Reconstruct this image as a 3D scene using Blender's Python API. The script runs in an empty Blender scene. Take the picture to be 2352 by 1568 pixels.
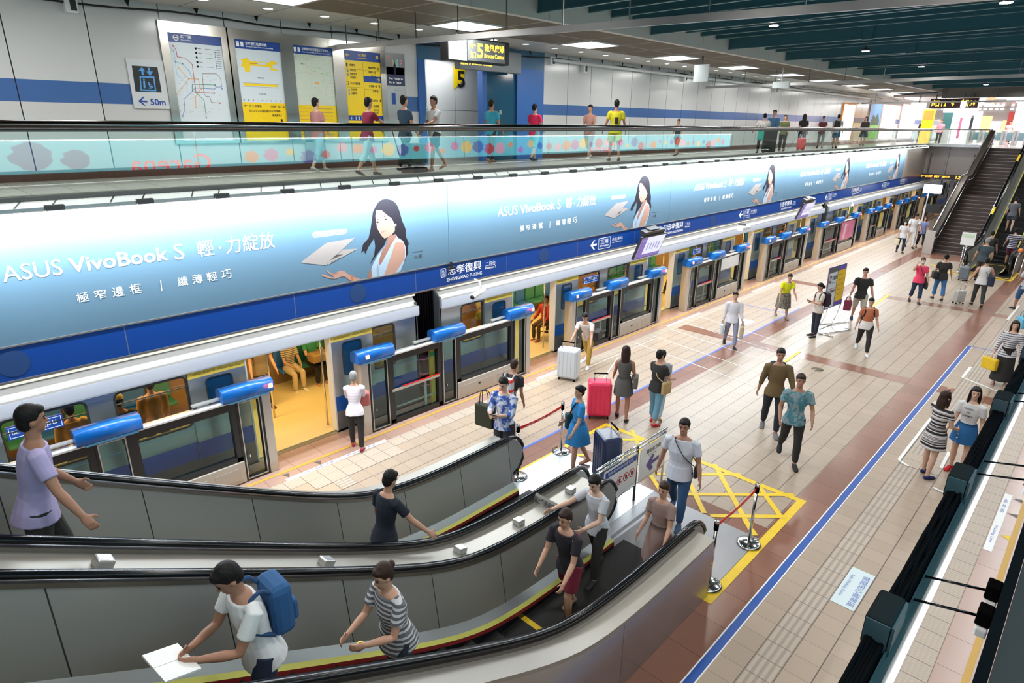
import bpy, bmesh, math, random
from mathutils import Vector, Matrix
random.seed(7)
SC = bpy.context.scene
COL = SC.collection
PI = math.pi
# ------------------------------------------------------------------ camera
YAW, PITCH, ROLL, FPX, EYE = 0.76735815, 0.33322666, 0.0080485, 1433.66, 5.7
_f = Vector((math.cos(PITCH)*math.cos(YAW), math.cos(PITCH)*math.sin(YAW), -math.sin(PITCH)))
_r0 = Vector((math.sin(YAW), -math.cos(YAW), 0)); _u0 = _r0.cross(_f)
_r = math.cos(ROLL)*_r0 + math.sin(ROLL)*_u0
_u = -math.sin(ROLL)*_r0 + math.cos(ROLL)*_u0
cd = bpy.data.cameras.new('camera'); cam = bpy.data.objects.new('camera', cd); COL.objects.link(cam)
cd.sensor_width = 36; cd.lens = FPX/2352*36; cd.clip_start = 0.05; cd.clip_end = 300
M = Matrix((_r, _u, -_f)).transposed().to_4x4(); M.translation = (0, 0, EYE)
cam.matrix_world = M
SC.camera = cam
# ------------------------------------------------------------------ world, exposure, big lights
SC.view_settings.view_transform = 'Standard'; SC.view_settings.look = 'None'
SC.view_settings.exposure = 0.0; SC.view_settings.gamma = 1.0; SC.view_settings.use_curve_mapping = False
SC.cycles.max_bounces = 7; SC.cycles.diffuse_bounces = 3; SC.cycles.glossy_bounces = 3
SC.cycles.transparent_max_bounces = 16; SC.cycles.transmission_bounces = 3
SC.cycles.sample_clamp_indirect = 4.0; SC.cycles.caustics_reflective = False; SC.cycles.caustics_refractive = False
wd = bpy.data.worlds.new('world'); SC.world = wd; wd.use_nodes = True
wd.node_tree.nodes['Background'].inputs[0].default_value = (0.75, 0.82, 0.9, 1)
wd.node_tree.nodes['Background'].inputs[1].default_value = 0.13

def area(name, loc, direction, sx, sy, watt, color=(1, 1, 1), spread=180, up=(1, 0, 0)):
    ld = bpy.data.lights.new(name, 'AREA'); ld.shape = 'RECTANGLE'; ld.size = sx; ld.size_y = sy
    ld.energy = watt; ld.color = color; ld.spread = math.radians(spread)
    o = bpy.data.objects.new(name, ld); COL.objects.link(o)
    z = -Vector(direction).normalized(); x = Vector(up); x = (x - x.dot(z)*z).normalized(); y = z.cross(x)
    m = Matrix((x, y, z)).transposed().to_4x4(); m.translation = loc; o.matrix_world = m
    return o
# daylight-white lamps of the atrium ceiling, in rows under the baffles
for i in range(7):
    for y in (2.4, 6.6):
        area('ceiling_lamp', (2.0+i*6.6, y, 7.82), (0, 0, -1), 0.5, 0.5, 95, (1.0, 0.95, 0.88))
# tube troughs over the long advertisement and its twin under the near gallery
for k in range(5):
    area('trough_lamp', (3.85+k*8.35, 9.24, 4.58), (0, 0.75, -1.0), 8.3, 0.05, 170, (0.93, 0.97, 1.0))
    area('trough_lamp', (3.85+k*8.35, 9.2, 4.56), (0, -0.35, -1.0), 8.3, 0.05, 320, (0.93, 0.97, 1.0))
    area('trough_lamp', (4.6+k*8.35, 0.156, 4.25), (0, -0.3, -1.0), 8.3, 0.012, 110, (0.93, 0.97, 1.0))
# added fill under the lower edge of the long fascia, brightening the train side
for k in range(7):
    area('edge_fill', (-4.5+k*8.35, 9.70, 2.60), (0, 0.55, -1.0), 8.3, 0.05, 24, (0.95, 0.98, 1.0))
area('corridor_fill', (12.1, 14.45, 7.45), (0, 0, -1), 1.6, 0.5, 22, (1, 0.98, 0.95))  # added fill light, brightens the exit corridor behind the portal
for k in range(5): area('panel_lamp', (1.4+9*k, -2.4, 7.74), (0, 0, -1), 1.2, 1.0, 60, (1.0, 0.97, 0.92))  # unseen lamps added to lighten the near gallery reflected in the far glass
# concourse ceiling panels
for i in range(10):
    area('panel_lamp', (1.4+4.5*i, 11.5, 7.74), (0, 0, -1), 1.2, 1.0, 60, (1.0, 0.97, 0.92))
area('panel_lamp', (58, 8, 7.3), (0, 0, -1), 16, 12, 1500, (1.0, 0.95, 0.93))
area('panel_lamp', (58, 5, 4.2), (0, 0, -1), 16, 8, 260, (1.0, 0.97, 0.93))
area('panel_lamp', (-4, 3, 7.9), (0, 0, -1), 6, 5, 160, (1.0, 0.96, 0.9))
# saloon lamps inside the train cars
for x0, x1 in ((-6.0, 7.2), (8.8, 31.0), (32.4, 54.5)):
    area('saloon_lamp', ((x0+x1)/2, 11.5, 2.14), (0, 0, -1), x1-x0, 0.5, 22*(x1-x0), (1.0, 0.66, 0.22))

# ------------------------------------------------------------------ helpers
_mats = {}
def mat(name, color=(0.5, 0.5, 0.5), rough=0.6, metal=0.0, emit=None, es=0.0, bump=None, spec=None, noise=None, alpha=None):
    if name in _mats: return _mats[name]
    m = bpy.data.materials.new(name); m.use_nodes = True; nt = m.node_tree
    b = nt.nodes['Principled BSDF']
    b.inputs['Base Color'].default_value = (*color, 1); b.inputs['Roughness'].default_value = rough
    b.inputs['Metallic'].default_value = metal
    if spec is not None: b.inputs['Specular IOR Level'].default_value = spec
    if emit: b.inputs['Emission Color'].default_value = (*emit, 1); b.inputs['Emission Strength'].default_value = es
    if noise or bump:
        tc = nt.nodes.new('ShaderNodeTexCoord'); n = nt.nodes.new('ShaderNodeTexNoise')
        sc = (noise or bump)[0]; n.inputs['Scale'].default_value = sc; n.inputs['Detail'].default_value = 3
        nt.links.new(tc.outputs['Object'], n.inputs['Vector'])
        if noise:
            mx = nt.nodes.new('ShaderNodeMix'); mx.data_type = 'RGBA'
            a = noise[1]; mx.inputs[6].default_value = (*[c*(1-a) for c in color], 1); mx.inputs[7].default_value = (*[min(1, c*(1+a)) for c in color], 1)
            nt.links.new(n.outputs['Fac'], mx.inputs[0]); nt.links.new(mx.outputs[2], b.inputs['Base Color'])
        if bump:
            bp = nt.nodes.new('ShaderNodeBump'); bp.inputs['Strength'].default_value = bump[1]; bp.inputs['Distance'].default_value = 0.01
            nt.links.new(n.outputs['Fac'], bp.inputs['Height']); nt.links.new(bp.outputs[0], b.inputs['Normal'])
    _mats[name] = m
    return m

def nmath(nt, op, a, b=None, c=None):
    n = nt.nodes.new('ShaderNodeMath'); n.operation = op
    for i, v in enumerate((a, b, c)):
        if v is None: continue
        if isinstance(v, (int, float)): n.inputs[i].default_value = v
        else: nt.links.new(v, n.inputs[i])
    return n.outputs[0]
def nmix(nt, f, a, b):
    mx = nt.nodes.new('ShaderNodeMix'); mx.data_type = 'RGBA'
    nt.links.new(f, mx.inputs[0])
    for i, v in ((6, a), (7, b)):
        if isinstance(v, tuple): mx.inputs[i].default_value = (*v, 1)
        else: nt.links.new(v, mx.inputs[i])
    return mx.outputs[2]

def tile_mat(name, color, grout, px, py, ox=0.0, oy=0.0, gw=0.012, rough=0.35, var=0.08, axes='XY', dots=None, metal=0.0, gy=None, speckle=0.06, noise=None):
    """tiles or panels with joints every px, py metres; dots = raised studs or bars"""
    if name in _mats: return _mats[name]
    m = bpy.data.materials.new(name); m.use_nodes = True; nt = m.node_tree; b = nt.nodes['Principled BSDF']
    b.inputs['Roughness'].default_value = rough; b.inputs['Metallic'].default_value = metal
    tc = nt.nodes.new('ShaderNodeTexCoord'); sp = nt.nodes.new('ShaderNodeSeparateXYZ'); nt.links.new(tc.outputs['Object'], sp.inputs[0])
    cx, cy = sp.outputs['XYZ'.index(axes[0])], sp.outputs['XYZ'.index(axes[1])]
    ux = nmath(nt, 'DIVIDE', nmath(nt, 'SUBTRACT', cx, ox), px); uy = nmath(nt, 'DIVIDE', nmath(nt, 'SUBTRACT', cy, oy), py)
    fx = nmath(nt, 'FRACT', ux); fy = nmath(nt, 'FRACT', uy)
    def line(f, p, w):
        d = nmath(nt, 'ABSOLUTE', nmath(nt, 'SUBTRACT', f, 0.5))
        return nmath(nt, 'GREATER_THAN', d, 0.5 - w/2/p)
    g = nmath(nt, 'MAXIMUM', line(fx, px, gw), line(fy, py, gy if gy is not None else gw))
    cb = nt.nodes.new('ShaderNodeCombineXYZ'); nt.links.new(nmath(nt, 'FLOOR', ux), cb.inputs[0]); nt.links.new(nmath(nt, 'FLOOR', uy), cb.inputs[1])
    wn = nt.nodes.new('ShaderNodeTexWhiteNoise'); wn.noise_dimensions = '2D'; nt.links.new(cb.outputs[0], wn.inputs['Vector'])
    c1 = nmix(nt, wn.outputs['Value'], tuple(c*(1-var) for c in color), tuple(min(1, c*(1+var)) for c in color))
    no = nt.nodes.new('ShaderNodeTexNoise'); no.inputs['Scale'].default_value = 90 if not noise else noise; no.inputs['Detail'].default_value = 2
    nt.links.new(tc.outputs['Object'], no.inputs['Vector'])
    c2 = nmix(nt, nmath(nt, 'MULTIPLY', no.outputs['Fac'], speckle*2.5), c1, tuple(c*0.55 for c in color))
    last = c2; h = nmath(nt, 'SUBTRACT', 1.0, g)
    if dots:
        kind, n = dots
        dx = nmath(nt, 'SUBTRACT', nmath(nt, 'FRACT', nmath(nt, 'MULTIPLY', fx, n)), 0.5)
        dy = nmath(nt, 'SUBTRACT', nmath(nt, 'FRACT', nmath(nt, 'MULTIPLY', fy, n)), 0.5)
        if kind == 'stud':
            d = nmath(nt, 'SQRT', nmath(nt, 'ADD', nmath(nt, 'MULTIPLY', dx, dx), nmath(nt, 'MULTIPLY', dy, dy)))
        else: d = nmath(nt, 'ABSOLUTE', dy)
        k = nmath(nt, 'LESS_THAN', d, 0.27)
        h = nmath(nt, 'ADD', h, k)
        rim = nmath(nt, 'MULTIPLY', nmath(nt, 'GREATER_THAN', d, 0.27), 1.0)  # shade between raised studs and bars, put into the colour
        last = nmix(nt, nmath(nt, 'MULTIPLY', rim, 0.75 if kind == 'bar' else 0.45), last, tuple(c*(0.6 if kind == 'bar' else 0.72) for c in color))
    last = nmix(nt, g, last, grout)
    nt.links.new(last, b.inputs['Base Color'])
    bp = nt.nodes.new('ShaderNodeBump'); bp.inputs['Strength'].default_value = 0.35; bp.inputs['Distance'].default_value = 0.003
    nt.links.new(h, bp.inputs['Height']); nt.links.new(bp.outputs[0], b.inputs['Normal'])
    _mats[name] = m
    return m

def glass_mat(name, tint=(0.85, 0.97, 0.94), refl=0.14, dark=0.0):
    if name in _mats: return _mats[name]
    m = bpy.data.materials.new(name); m.use_nodes = True; nt = m.node_tree; nt.nodes.clear()
    out = nt.nodes.new('ShaderNodeOutputMaterial'); tr = nt.nodes.new('ShaderNodeBsdfTransparent'); gl = nt.nodes.new('ShaderNodeBsdfGlossy')
    tr.inputs[0].default_value = (*tint, 1); gl.inputs['Roughness'].default_value = 0.02
    fr = nt.nodes.new('ShaderNodeFresnel'); fr.inputs[0].default_value = 1.45
    ge = nt.nodes.new('ShaderNodeNewGeometry')
    ad = nmath(nt, 'MULTIPLY', nmath(nt, 'ADD', fr.outputs[0], refl), nmath(nt, 'SUBTRACT', 1.0, ge.outputs['Backfacing']))
    mx = nt.nodes.new('ShaderNodeMixShader'); nt.links.new(ad, mx.inputs[0]); nt.links.new(tr.outputs[0], mx.inputs[1]); nt.links.new(gl.outputs[0], mx.inputs[2])
    nt.links.new(mx.outputs[0], out.inputs[0]); _mats[name] = m
    return m

class MB:
    """collects shapes; build() links them as ONE mesh object"""
    def __init__(s): s.v = []; s.f = []; s.m = []; s.mats = []; s.sm = []
    def mi(s, m):
        if m not in s.mats: s.mats.append(m)
        return s.mats.index(m)
    def add(s, vs, fs, m, smooth=False):
        o = len(s.v); s.v += [tuple(v) for v in vs]; i = s.mi(m)
        for f in fs: s.f.append([o+k for k in f]); s.m.append(i); s.sm.append(smooth)
        return s
    def box(s, x0, x1, y0, y1, z0, z1, m, bev=0.0):
        if bev > 0:
            b = min(bev, (x1-x0)/2.1, (y1-y0)/2.1, (z1-z0)/2.1)
            bm = bmesh.new(); bmesh.ops.create_cube(bm, size=1)
            for v in bm.verts: v.co = ((x0+x1)/2+v.co.x*(x1-x0), (y0+y1)/2+v.co.y*(y1-y0), (z0+z1)/2+v.co.z*(z1-z0))
            bmesh.ops.bevel(bm, geom=bm.edges[:]+bm.verts[:], offset=b, segments=2, affect='EDGES', profile=0.5)
            bm.verts.index_update(); s.add([v.co for v in bm.verts], [[v.index for v in f.verts] for f in bm.faces], m); bm.free(); return s
        v = [(x, y, z) for x in (x0, x1) for y in (y0, y1) for z in (z0, z1)]
        return s.add(v, [(0, 1, 3, 2), (4, 6, 7, 5), (0, 4, 5, 1), (2, 3, 7, 6), (0, 2, 6, 4), (1, 5, 7, 3)], m)
    def quad(s, a, b, c, d, m): return s.add([a, b, c, d], [(0, 1, 2, 3)], m)
    def prism(s, prof, axis, a0, a1, m, smooth=False):
        """extrude a closed 2D profile along axis (x, y or z) from a0 to a1"""
        def P(p, a):
            if axis == 'x': return (a, p[0], p[1])
            if axis == 'y': return (p[0], a, p[1])
            return (p[0], p[1], a)
        n = len(prof); v = [P(p, a0) for p in prof]+[P(p, a1) for p in prof]
        s.add(v, [[i, (i+1) % n, n+(i+1) % n, n+i] for i in range(n)], m, smooth)
        o = len(s.v)-2*n; i = s.mi(m)
        s.f += [[o+k for k in range(n)][::-1], [o+n+k for k in range(n)]]; s.m += [i, i]; s.sm += [False, False]
        return s
    def tube(s, pts, r, m, n=8, cap=True, r2=None, side=None, closed=False):
        pts = [Vector(p) for p in pts]; k = len(pts)
        rs = r if isinstance(r, (list, tuple)) else [r]*k
        rings = []; prev = None
        for i, p in enumerate(pts):
            t = (pts[min(i+1, k-1)]-pts[max(i-1, 0)])
            if closed: t = pts[(i+1) % k]-pts[i-1]
            t.normalize()
            if side is not None: a = Vector(side); a = a-a.dot(t)*t
            elif prev is not None: a = prev-prev.dot(t)*t
            else:
                a = Vector((0, 0, 1)) if abs(t.z) < 0.9 else Vector((1, 0, 0)); a = a-a.dot(t)*t
            a.normalize(); prev = a; b = t.cross(a)
            ra = rs[i]; rb = ra if r2 is None else (r2[i] if isinstance(r2, (list, tuple)) else r2)
            rings.append([p+a*ra*math.cos(2*PI*j/n)+b*rb*math.sin(2*PI*j/n) for j in range(n)])
        v = [q for R in rings for q in R]; f = []
        for i in range(k if closed else k-1):
            for j in range(n): f.append((i*n+j, i*n+(j+1) % n, ((i+1) % k)*n+(j+1) % n, ((i+1) % k)*n+j))
        if cap and not closed: f += [tuple(range(n))[::-1], tuple((k-1)*n+j for j in range(n))]
        return s.add(v, f, m, True)
    def cyl(s, c, r, z0, z1, m, n=16, r1=None): return s.tube([(c[0], c[1], z0), (c[0], c[1], z1)], [r, r if r1 is None else r1], m, n)
    def ell(s, c, r, m, rot=None, seg=14, ring=9):
        v = []; f = []
        for i in range(ring+1):
            th = PI*i/ring
            for j in range(seg):
                p = Vector((r[0]*math.sin(th)*math.cos(2*PI*j/seg), r[1]*math.sin(th)*math.sin(2*PI*j/seg), r[2]*math.cos(th)))
                if rot: p = rot @ p
                v.append(Vector(c)+p)
        for i in range(ring):
            for j in range(seg):
                f.append((i*seg+j, (i+1)*seg+j, (i+1)*seg+(j+1) % seg, i*seg+(j+1) % seg))
        return s.add(v, f, m, True)
    def text(s, st, o, u, v, w=None, h=None, m=None, bold=0.0, depth=0.0, align='l', off=0.002):
        """writes st into the box w x h whose lower left corner is o, u and v being unit axes"""
        vs, fs, bb = text_geo(st, bold)
        bw, bh = max(bb[2]-bb[0], 1e-3), max(bb[3]-bb[1], 1e-3)
        sx = (w/bw) if w else (h/bh); sy = (h/bh) if h else sx
        u = Vector(u); v = Vector(v); n = u.cross(v); o = Vector(o)
        V = [o+u*((x-bb[0])*sx)+v*((y-bb[1])*sy)+n*off for x, y in vs]
        return s.add(V, fs, m)
    def flat(s, pts, o, u, v, m, off=0.002):
        u = Vector(u); v = Vector(v); n = u.cross(v); o = Vector(o)
        return s.add([o+u*a+v*b+n*off for a, b in pts], [list(range(len(pts)))], m)
    def build(s, name, parent=None, **kw):
        me = bpy.data.meshes.new(name); me.from_pydata(s.v, [], s.f)
        for m in s.mats: me.materials.append(m)
        me.polygons.foreach_set('material_index', s.m); me.polygons.foreach_set('use_smooth', s.sm); me.update()
        o = bpy.data.objects.new(name, me); COL.objects.link(o)
        if parent: o.parent = parent
        if kw: tag(o, **kw)
        return o

_tc = {}
def text_geo(st, bold):
    key = (st, bold)
    if key in _tc: return _tc[key]
    c = bpy.data.curves.new('t', 'FONT'); c.body = st; c.offset = bold; c.resolution_u = 3; c.fill_mode = 'FRONT'
    o = bpy.data.objects.new('t', c); COL.objects.link(o)
    dg = bpy.context.evaluated_depsgraph_get(); me = bpy.data.meshes.new_from_object(o.evaluated_get(dg))
    vs = [(v.co.x, v.co.y) for v in me.vertices]; fs = [list(p.vertices) for p in me.polygons]
    bpy.data.objects.remove(o); bpy.data.curves.remove(c); bpy.data.meshes.remove(me)
    if not vs: vs = [(0, 0), (1, 0), (1, 1), (0, 1)]; fs = [[0, 1, 2, 3]]
    bb = (min(p[0] for p in vs), min(p[1] for p in vs), max(p[0] for p in vs), max(p[1] for p in vs))
    _tc[key] = (vs, fs, bb)
    return _tc[key]

def tag(o, label=None, cat=None, group=None, kind=None):
    if label: o['label'] = label
    if cat: o['category'] = cat
    if group: o['group'] = group
    if kind: o['kind'] = kind
    return o
def empty(name, loc=(0, 0, 0), rz=0.0, **kw):
    o = bpy.data.objects.new(name, None); COL.objects.link(o); o.location = loc; o.rotation_euler = (0, 0, rz); o.empty_display_size = 0.2
    return tag(o, **kw)
def kids(o): return [c for c in bpy.data.objects if c.parent == o]
def dup(o, dx=0, dy=0, dz=0, label=None, parent=None):
    c = o.copy(); COL.objects.link(c)
    if parent is None: c.location = (o.location.x+dx, o.location.y+dy, o.location.z+dz)
    else: c.parent = parent
    if label: c['label'] = label
    for ch in _tree.get(o, None) or kids(o): dup(ch, parent=c)
    return c
_tree = {}
def spl(pts, n=6):
    """Catmull-Rom through pts"""
    P = [Vector(p) for p in pts]; P = [P[0]*2-P[1]]+P+[P[-1]*2-P[-2]]; out = []
    for i in range(1, len(P)-2):
        for k in range(n):
            t = k/n; a, b, c, d = P[i-1:i+3]
            out.append(0.5*((2*b)+(c-a)*t+(2*a-5*b+4*c-d)*t*t+(3*b-a-3*c+d)*t**3))
    out.append(P[-2]); return out

def ray_to(px, py, axis, val):
    """metres of the place seen at a point of the photograph, on the plane axis = val"""
    d = _f*FPX+_r*(px-1176)-_u*(py-784); o = Vector((0, 0, EYE)); i = 'xyz'.index(axis)
    return o+d*((val-o[i])/d[i])
# common materials
STEEL = mat('brushed_steel', (0.42, 0.42, 0.42), 0.32, 0.9, noise=(4, 0.12))
CHROME = mat('polished_steel', (0.75, 0.75, 0.76), 0.12, 1.0)
BLACK = mat('black_rubber', (0.004, 0.005, 0.007), 0.16, spec=0.35)
MATTE = mat('black_paint', (0.004, 0.004, 0.005), 0.9, spec=0.02)
DARK = mat('dark_grey_paint', (0.06, 0.065, 0.07), 0.5)
WHITE = mat('white_paint', (0.8, 0.81, 0.82), 0.4)
YEL = mat('yellow_tape', (0.80, 0.55, 0.02), 0.5, noise=(14, 0.14))
BLU = mat('blue_tape', (0.005, 0.075, 0.36), 0.4)
LINE = mat('white_tape', (0.82, 0.84, 0.84), 0.45)
SIGNB = mat('sign_blue', (0.004, 0.055, 0.30), 0.35)
SIGNY = mat('sign_yellow', (0.93, 0.62, 0.01), 0.4)
INK = mat('black_ink', (0.01, 0.01, 0.012), 0.5)
WINK = mat('white_ink', (0.85, 0.87, 0.9), 0.5)
BINK = mat('blue_ink', (0.01, 0.06, 0.35), 0.5)
RED = mat('red_plastic', (0.6, 0.01, 0.015), 0.35)
GLASS = glass_mat('clear_glass', (0.90, 0.975, 0.955), 0.07)
DGLASS = glass_mat('door_glass', (0.72, 0.86, 0.84), 0.03)
TGLASS = glass_mat('train_glass', (0.75, 0.72, 0.66), 0.04)
X_, Y_, Z_ = (1, 0, 0), (0, 1, 0), (0, 0, 1)
# ================================================================== SETTING
TAN = (0.41, 0.325, 0.25)
t_main = tile_mat('tan_tile', TAN, (0.11, 0.08, 0.065), 0.3, 0.302, 0, 0.045, 0.004, 0.36, 0.05, gy=0.013)
t_stud = tile_mat('studded_tile', (0.50, 0.42, 0.34), (0.15, 0.12, 0.10), 0.3, 0.302, 0, 0.045, 0.010, 0.45, 0.03, dots=('stud', 6))
t_bar = tile_mat('ribbed_tile', (0.48, 0.41, 0.34), (0.17, 0.13, 0.10), 0.3, 0.302, 0, 0.045, 0.010, 0.45, 0.03, dots=('bar', 4))
t_red = tile_mat('red_granite', (0.25, 0.115, 0.078), (0.09, 0.04, 0.03), 0.6, 0.5, 0.1, 2.26, 0.008, 0.25, 0.10, noise=60, speckle=0.12)
t_pink = tile_mat('pink_granite', (0.42, 0.27, 0.215), (0.18, 0.10, 0.08), 0.6, 3.0, 0.1, -1.9, 0.008, 0.25, 0.06, noise=60)
concrete = mat('trackside_concrete', (0.10, 0.10, 0.10), 0.9, noise=(3, 0.3))

def strips():
    """platform floor: (y0, y1, material)"""
    return [(-0.62, 0.345, t_pink), (0.345, 0.649, t_stud), (0.649, 1.555, t_main), (1.555, 1.857, t_bar), (1.857, 2.272, t_main),
            (2.272, 2.75, t_red), (2.75, 6.52, t_main), (6.52, 7.0, t_red), (7.0, 8.803, t_main), (8.803, 9.105, t_stud), (9.105, 10.03, t_pink)]
fl = MB()
XC = [(7.95, 8.42), (16.25, 16.75), (24.65, 25.15), (34.2, 35.9)]
for y0, y1, m in strips():
    x = -12.0
    for a, b in XC+[(76, 76)]:
        if (a < 9 or 30 < a < 50) and not (2.7 < y0 < 6.5): continue
        fl.box(x, a, y0, y1, -0.12, 0, m)
        if b < 76: fl.box(a, b, y0, y1, -0.12, 0, t_red if m is t_main else m)
        x = b
fl.build('floor', kind='structure')
# floor of the near guide strip crossing (studded waiting spot) and door waiting spots of the far edge
g = MB()
for k in range(5):
    pass
for (x0, x1, y0, y1, m) in [(4.2, 6.0, 8.501, 8.803, t_stud), (4.5, 4.8, 8.198, 8.501, t_bar), (3.9, 4.2, 8.198, 8.5, t_stud), (12.0, 12.9, 1.253, 1.555, t_stud), (12.0, 12.6, 1.555, 1.857, t_stud)]:
    g.box(x0, x1, y0, y1, 0.0, 0.003, m)
g.build('floor_tactile_paving', kind='structure')
tr = MB()
tr.box(-12, 76, 10.03, 14.2, -1.3, -1.2, concrete); tr.box(-12, 76, -4.5, -0.62, -1.3, -1.2, concrete)
tr.box(-12, 76, 10.0, 10.05, -1.2, -0.12, concrete); tr.box(-12, 76, -0.66, -0.62, -1.2, -0.12, concrete)
tr.build('floor_trackbed', kind='structure')
tw = mat('tunnel_wall', (0.12, 0.12, 0.13), 0.8, noise=(2, 0.2))
MB().box(-12, 76, 14.0, 14.2, -1.2, 4.5, tw).build('wall_track_far', kind='structure')
MB().box(-12, 76, -4.5, -4.3, -1.2, 9.2, tw).build('wall_near', kind='structure')
MB().box(-12.2, -12, -4.5, 14.2, -1.3, 9.3, tw).build('wall_back', kind='structure')
# concourse gallery slabs
cf = tile_mat('concourse_floor', (0.46, 0.44, 0.40), (0.12, 0.11, 0.10), 0.6, 0.6, 0, 0, 0.010, 0.22, 0.04)
MB().box(-12, 48.6, 9.52, 14.0, 4.5, 4.7, cf).build('floor_concourse', kind='structure')
MB().box(-12, 48.6, -4.3, -0.62, 4.5, 4.7, cf).build('floor_near_gallery', kind='structure')
hf = tile_mat('hall_floor', (0.62, 0.55, 0.53), (0.25, 0.2, 0.2), 0.6, 0.6, 0, 0, 0.01, 0.15, 0.04)
s = MB(); s.box(46.4, 76, -4.3, 9.52, 4.5, 4.7, hf); s.box(48.6, 76, 9.52, 14.0, 4.5, 4.7, hf); s.box(45.5, 46.4, 2.3, 6.5, 4.5, 4.7, hf)
s.box(-12, -4.3, -0.62, 9.52, 4.5, 4.7, cf)
s.build('floor_hall', kind='structure')
# gallery wall of glossy enamel panels with a blue stripe
wp = tile_mat('enamel_panel', (0.60, 0.61, 0.62), (0.03, 0.03, 0.035), 1.22, 20, 1.12, -5, 0.018, 0.16, 0.03, axes='XZ', speckle=0.0)
ws = tile_mat('enamel_blue', (0.06, 0.14, 0.36), (0.02, 0.025, 0.05), 1.22, 20, 1.12, -5, 0.018, 0.2, 0.03, axes='XZ', speckle=0.0)
bb = mat('dark_granite_base', (0.10, 0.045, 0.035), 0.25, noise=(20, 0.2))
w = MB()
w.box(-12, 10.85, 13.95, 14.1, 4.88, 6.02, wp); w.box(-12, 10.85, 13.95, 14.1, 6.02, 6.38, ws); w.box(-12, 10.85, 13.95, 14.1, 6.38, 7.8, wp)
w.box(15.75, 76, 13.95, 14.1, 4.88, 6.02, wp); w.box(15.75, 76, 13.95, 14.1, 6.02, 6.34, ws); w.box(15.75, 76, 13.95, 14.1, 6.34, 7.8, wp)
w.build('wall_gallery', kind='structure')
MB().box(-12, 10.85, 13.93, 14.1, 4.7, 4.88, bb).box(15.75, 76, 13.93, 14.1, 4.7, 4.88, bb).build('baseboard_gallery', kind='structure')
# exit portal recess, blue enamel frame
pb = mat('portal_blue', (0.035, 0.13, 0.40), 0.22); pbd = mat('portal_header_blue', (0.045, 0.13, 0.24), 0.25)
lift = tile_mat('corridor_panel', (0.74, 0.76, 0.77), (0.05, 0.05, 0.05), 1.05, 1.5, 0.35, 4.6, 0.012, 0.25, 0.01, speckle=0, axes='XZ')
p = MB(); p.box(10.85, 15.75, 13.9, 14.1, 7.3, 7.8, pbd); p.box(10.85, 11.08, 13.9, 14.1, 4.7, 7.3, pb)
p.box(13.12, 13.3, 13.9, 14.1, 4.7, 7.3, pb); p.box(14.55, 15.75, 13.9, 14.1, 4.7, 7.3, pb)
p.build('trim_portal', kind='structure')
MB().box(11.0, 14.5, 14.9, 15.0, 4.7, 7.5, lift).box(11.0, 11.06, 14.1, 15, 4.7, 7.5, lift).box(14.45, 14.5, 14.1, 15, 4.7, 7.5, lift).box(11, 14.5, 14.1, 15, 7.5, 7.6, lift).box(11, 14.5, 14.1, 15, 4.6, 4.7, cf).build('wall_exit_corridor', kind='structure')
MB().box(13.3, 14.55, 13.98, 14.1, 4.7, 7.3, mat('dark_blue_glass', (0.02, 0.09, 0.16), 0.1)).build('wall_portal_glass', kind='structure')
# ceilings
cg = tile_mat('ceiling_grille', (0.17, 0.135, 0.10), (0.34, 0.31, 0.27), 1.5, 1.25, 0.65, 9.75, 0.06, 0.7, 0.1, dots=('stud', 16))
cpn = tile_mat('ceiling_panel', (0.56, 0.54, 0.49), (0.14, 0.13, 0.12), 1.5, 2.0, 0.65, 12.25, 0.03, 0.35, 0.03)
MB().box(-12, 48.6, 9.75, 12.25, 7.8, 7.95, cg).box(-12, 76, 12.25, 14.0, 7.8, 7.95, cpn).build('ceiling_concourse', kind='structure')
cw = tile_mat('fascia_panel', (0.62, 0.60, 0.56), (0.2, 0.18, 0.16), 2.2, 9, 0, 0, 0.012, 0.45, 0.02, axes='XZ')
MB().box(-12, 48.6, 9.6, 9.75, 7.78, 8.95, cw).build('trim_ceiling_fascia', kind='structure')
MB().box(-12, 76, -4.5, 14.2, 9.1, 9.3, mat('plenum', (0.015, 0.03, 0.035), 0.9)).build('ceiling_atrium', kind='structure')
MB().box(-12, 48.6, -4.3, -0.45, 7.8, 7.95, cpn).build('ceiling_near_gallery', kind='structure')
hc = tile_mat('hall_ceiling', (0.50, 0.40, 0.40), (0.2, 0.15, 0.14), 1.2, 1.2, 0, 0, 0.03, 0.1, 0.1)
MB().box(47.5, 76, -4.3, 12.25, 7.55, 7.7, hc).box(47.4, 47.5, -4.3, 9.6, 7.45, 9.1, mat('hall_fascia', (0.3, 0.25, 0.23), 0.2)).build('ceiling_hall', kind='structure')
MB().box(48.6, 76, -4.3, 14.0, 4.3, 4.5, mat('hall_soffit', (0.35, 0.33, 0.3), 0.5)).build('ceiling_underpass', kind='structure')
# wall closing the atrium under the hall: taupe panels, with the stair opening
wt = tile_mat('taupe_panel', (0.33, 0.285, 0.26), (0.03, 0.03, 0.03), 30, 1.55, 0, 6.8, 0.03, 0.28, 0.02, axes='ZY', speckle=0.02)
MB().box(46.3, 46.4, 6.5, 9.5, 2.95, 4.68, wt).box(46.3, 46.4, -0.6, 2.3, 2.95, 4.68, wt).build('wall_atrium_end', kind='structure')
MB().box(45.5, 46.4, 6.42, 6.5, 3.0, 4.5, wt).box(45.5, 46.4, 2.3, 2.4, 3.0, 4.5, wt).build('wall_stair_side', kind='structure')
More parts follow.
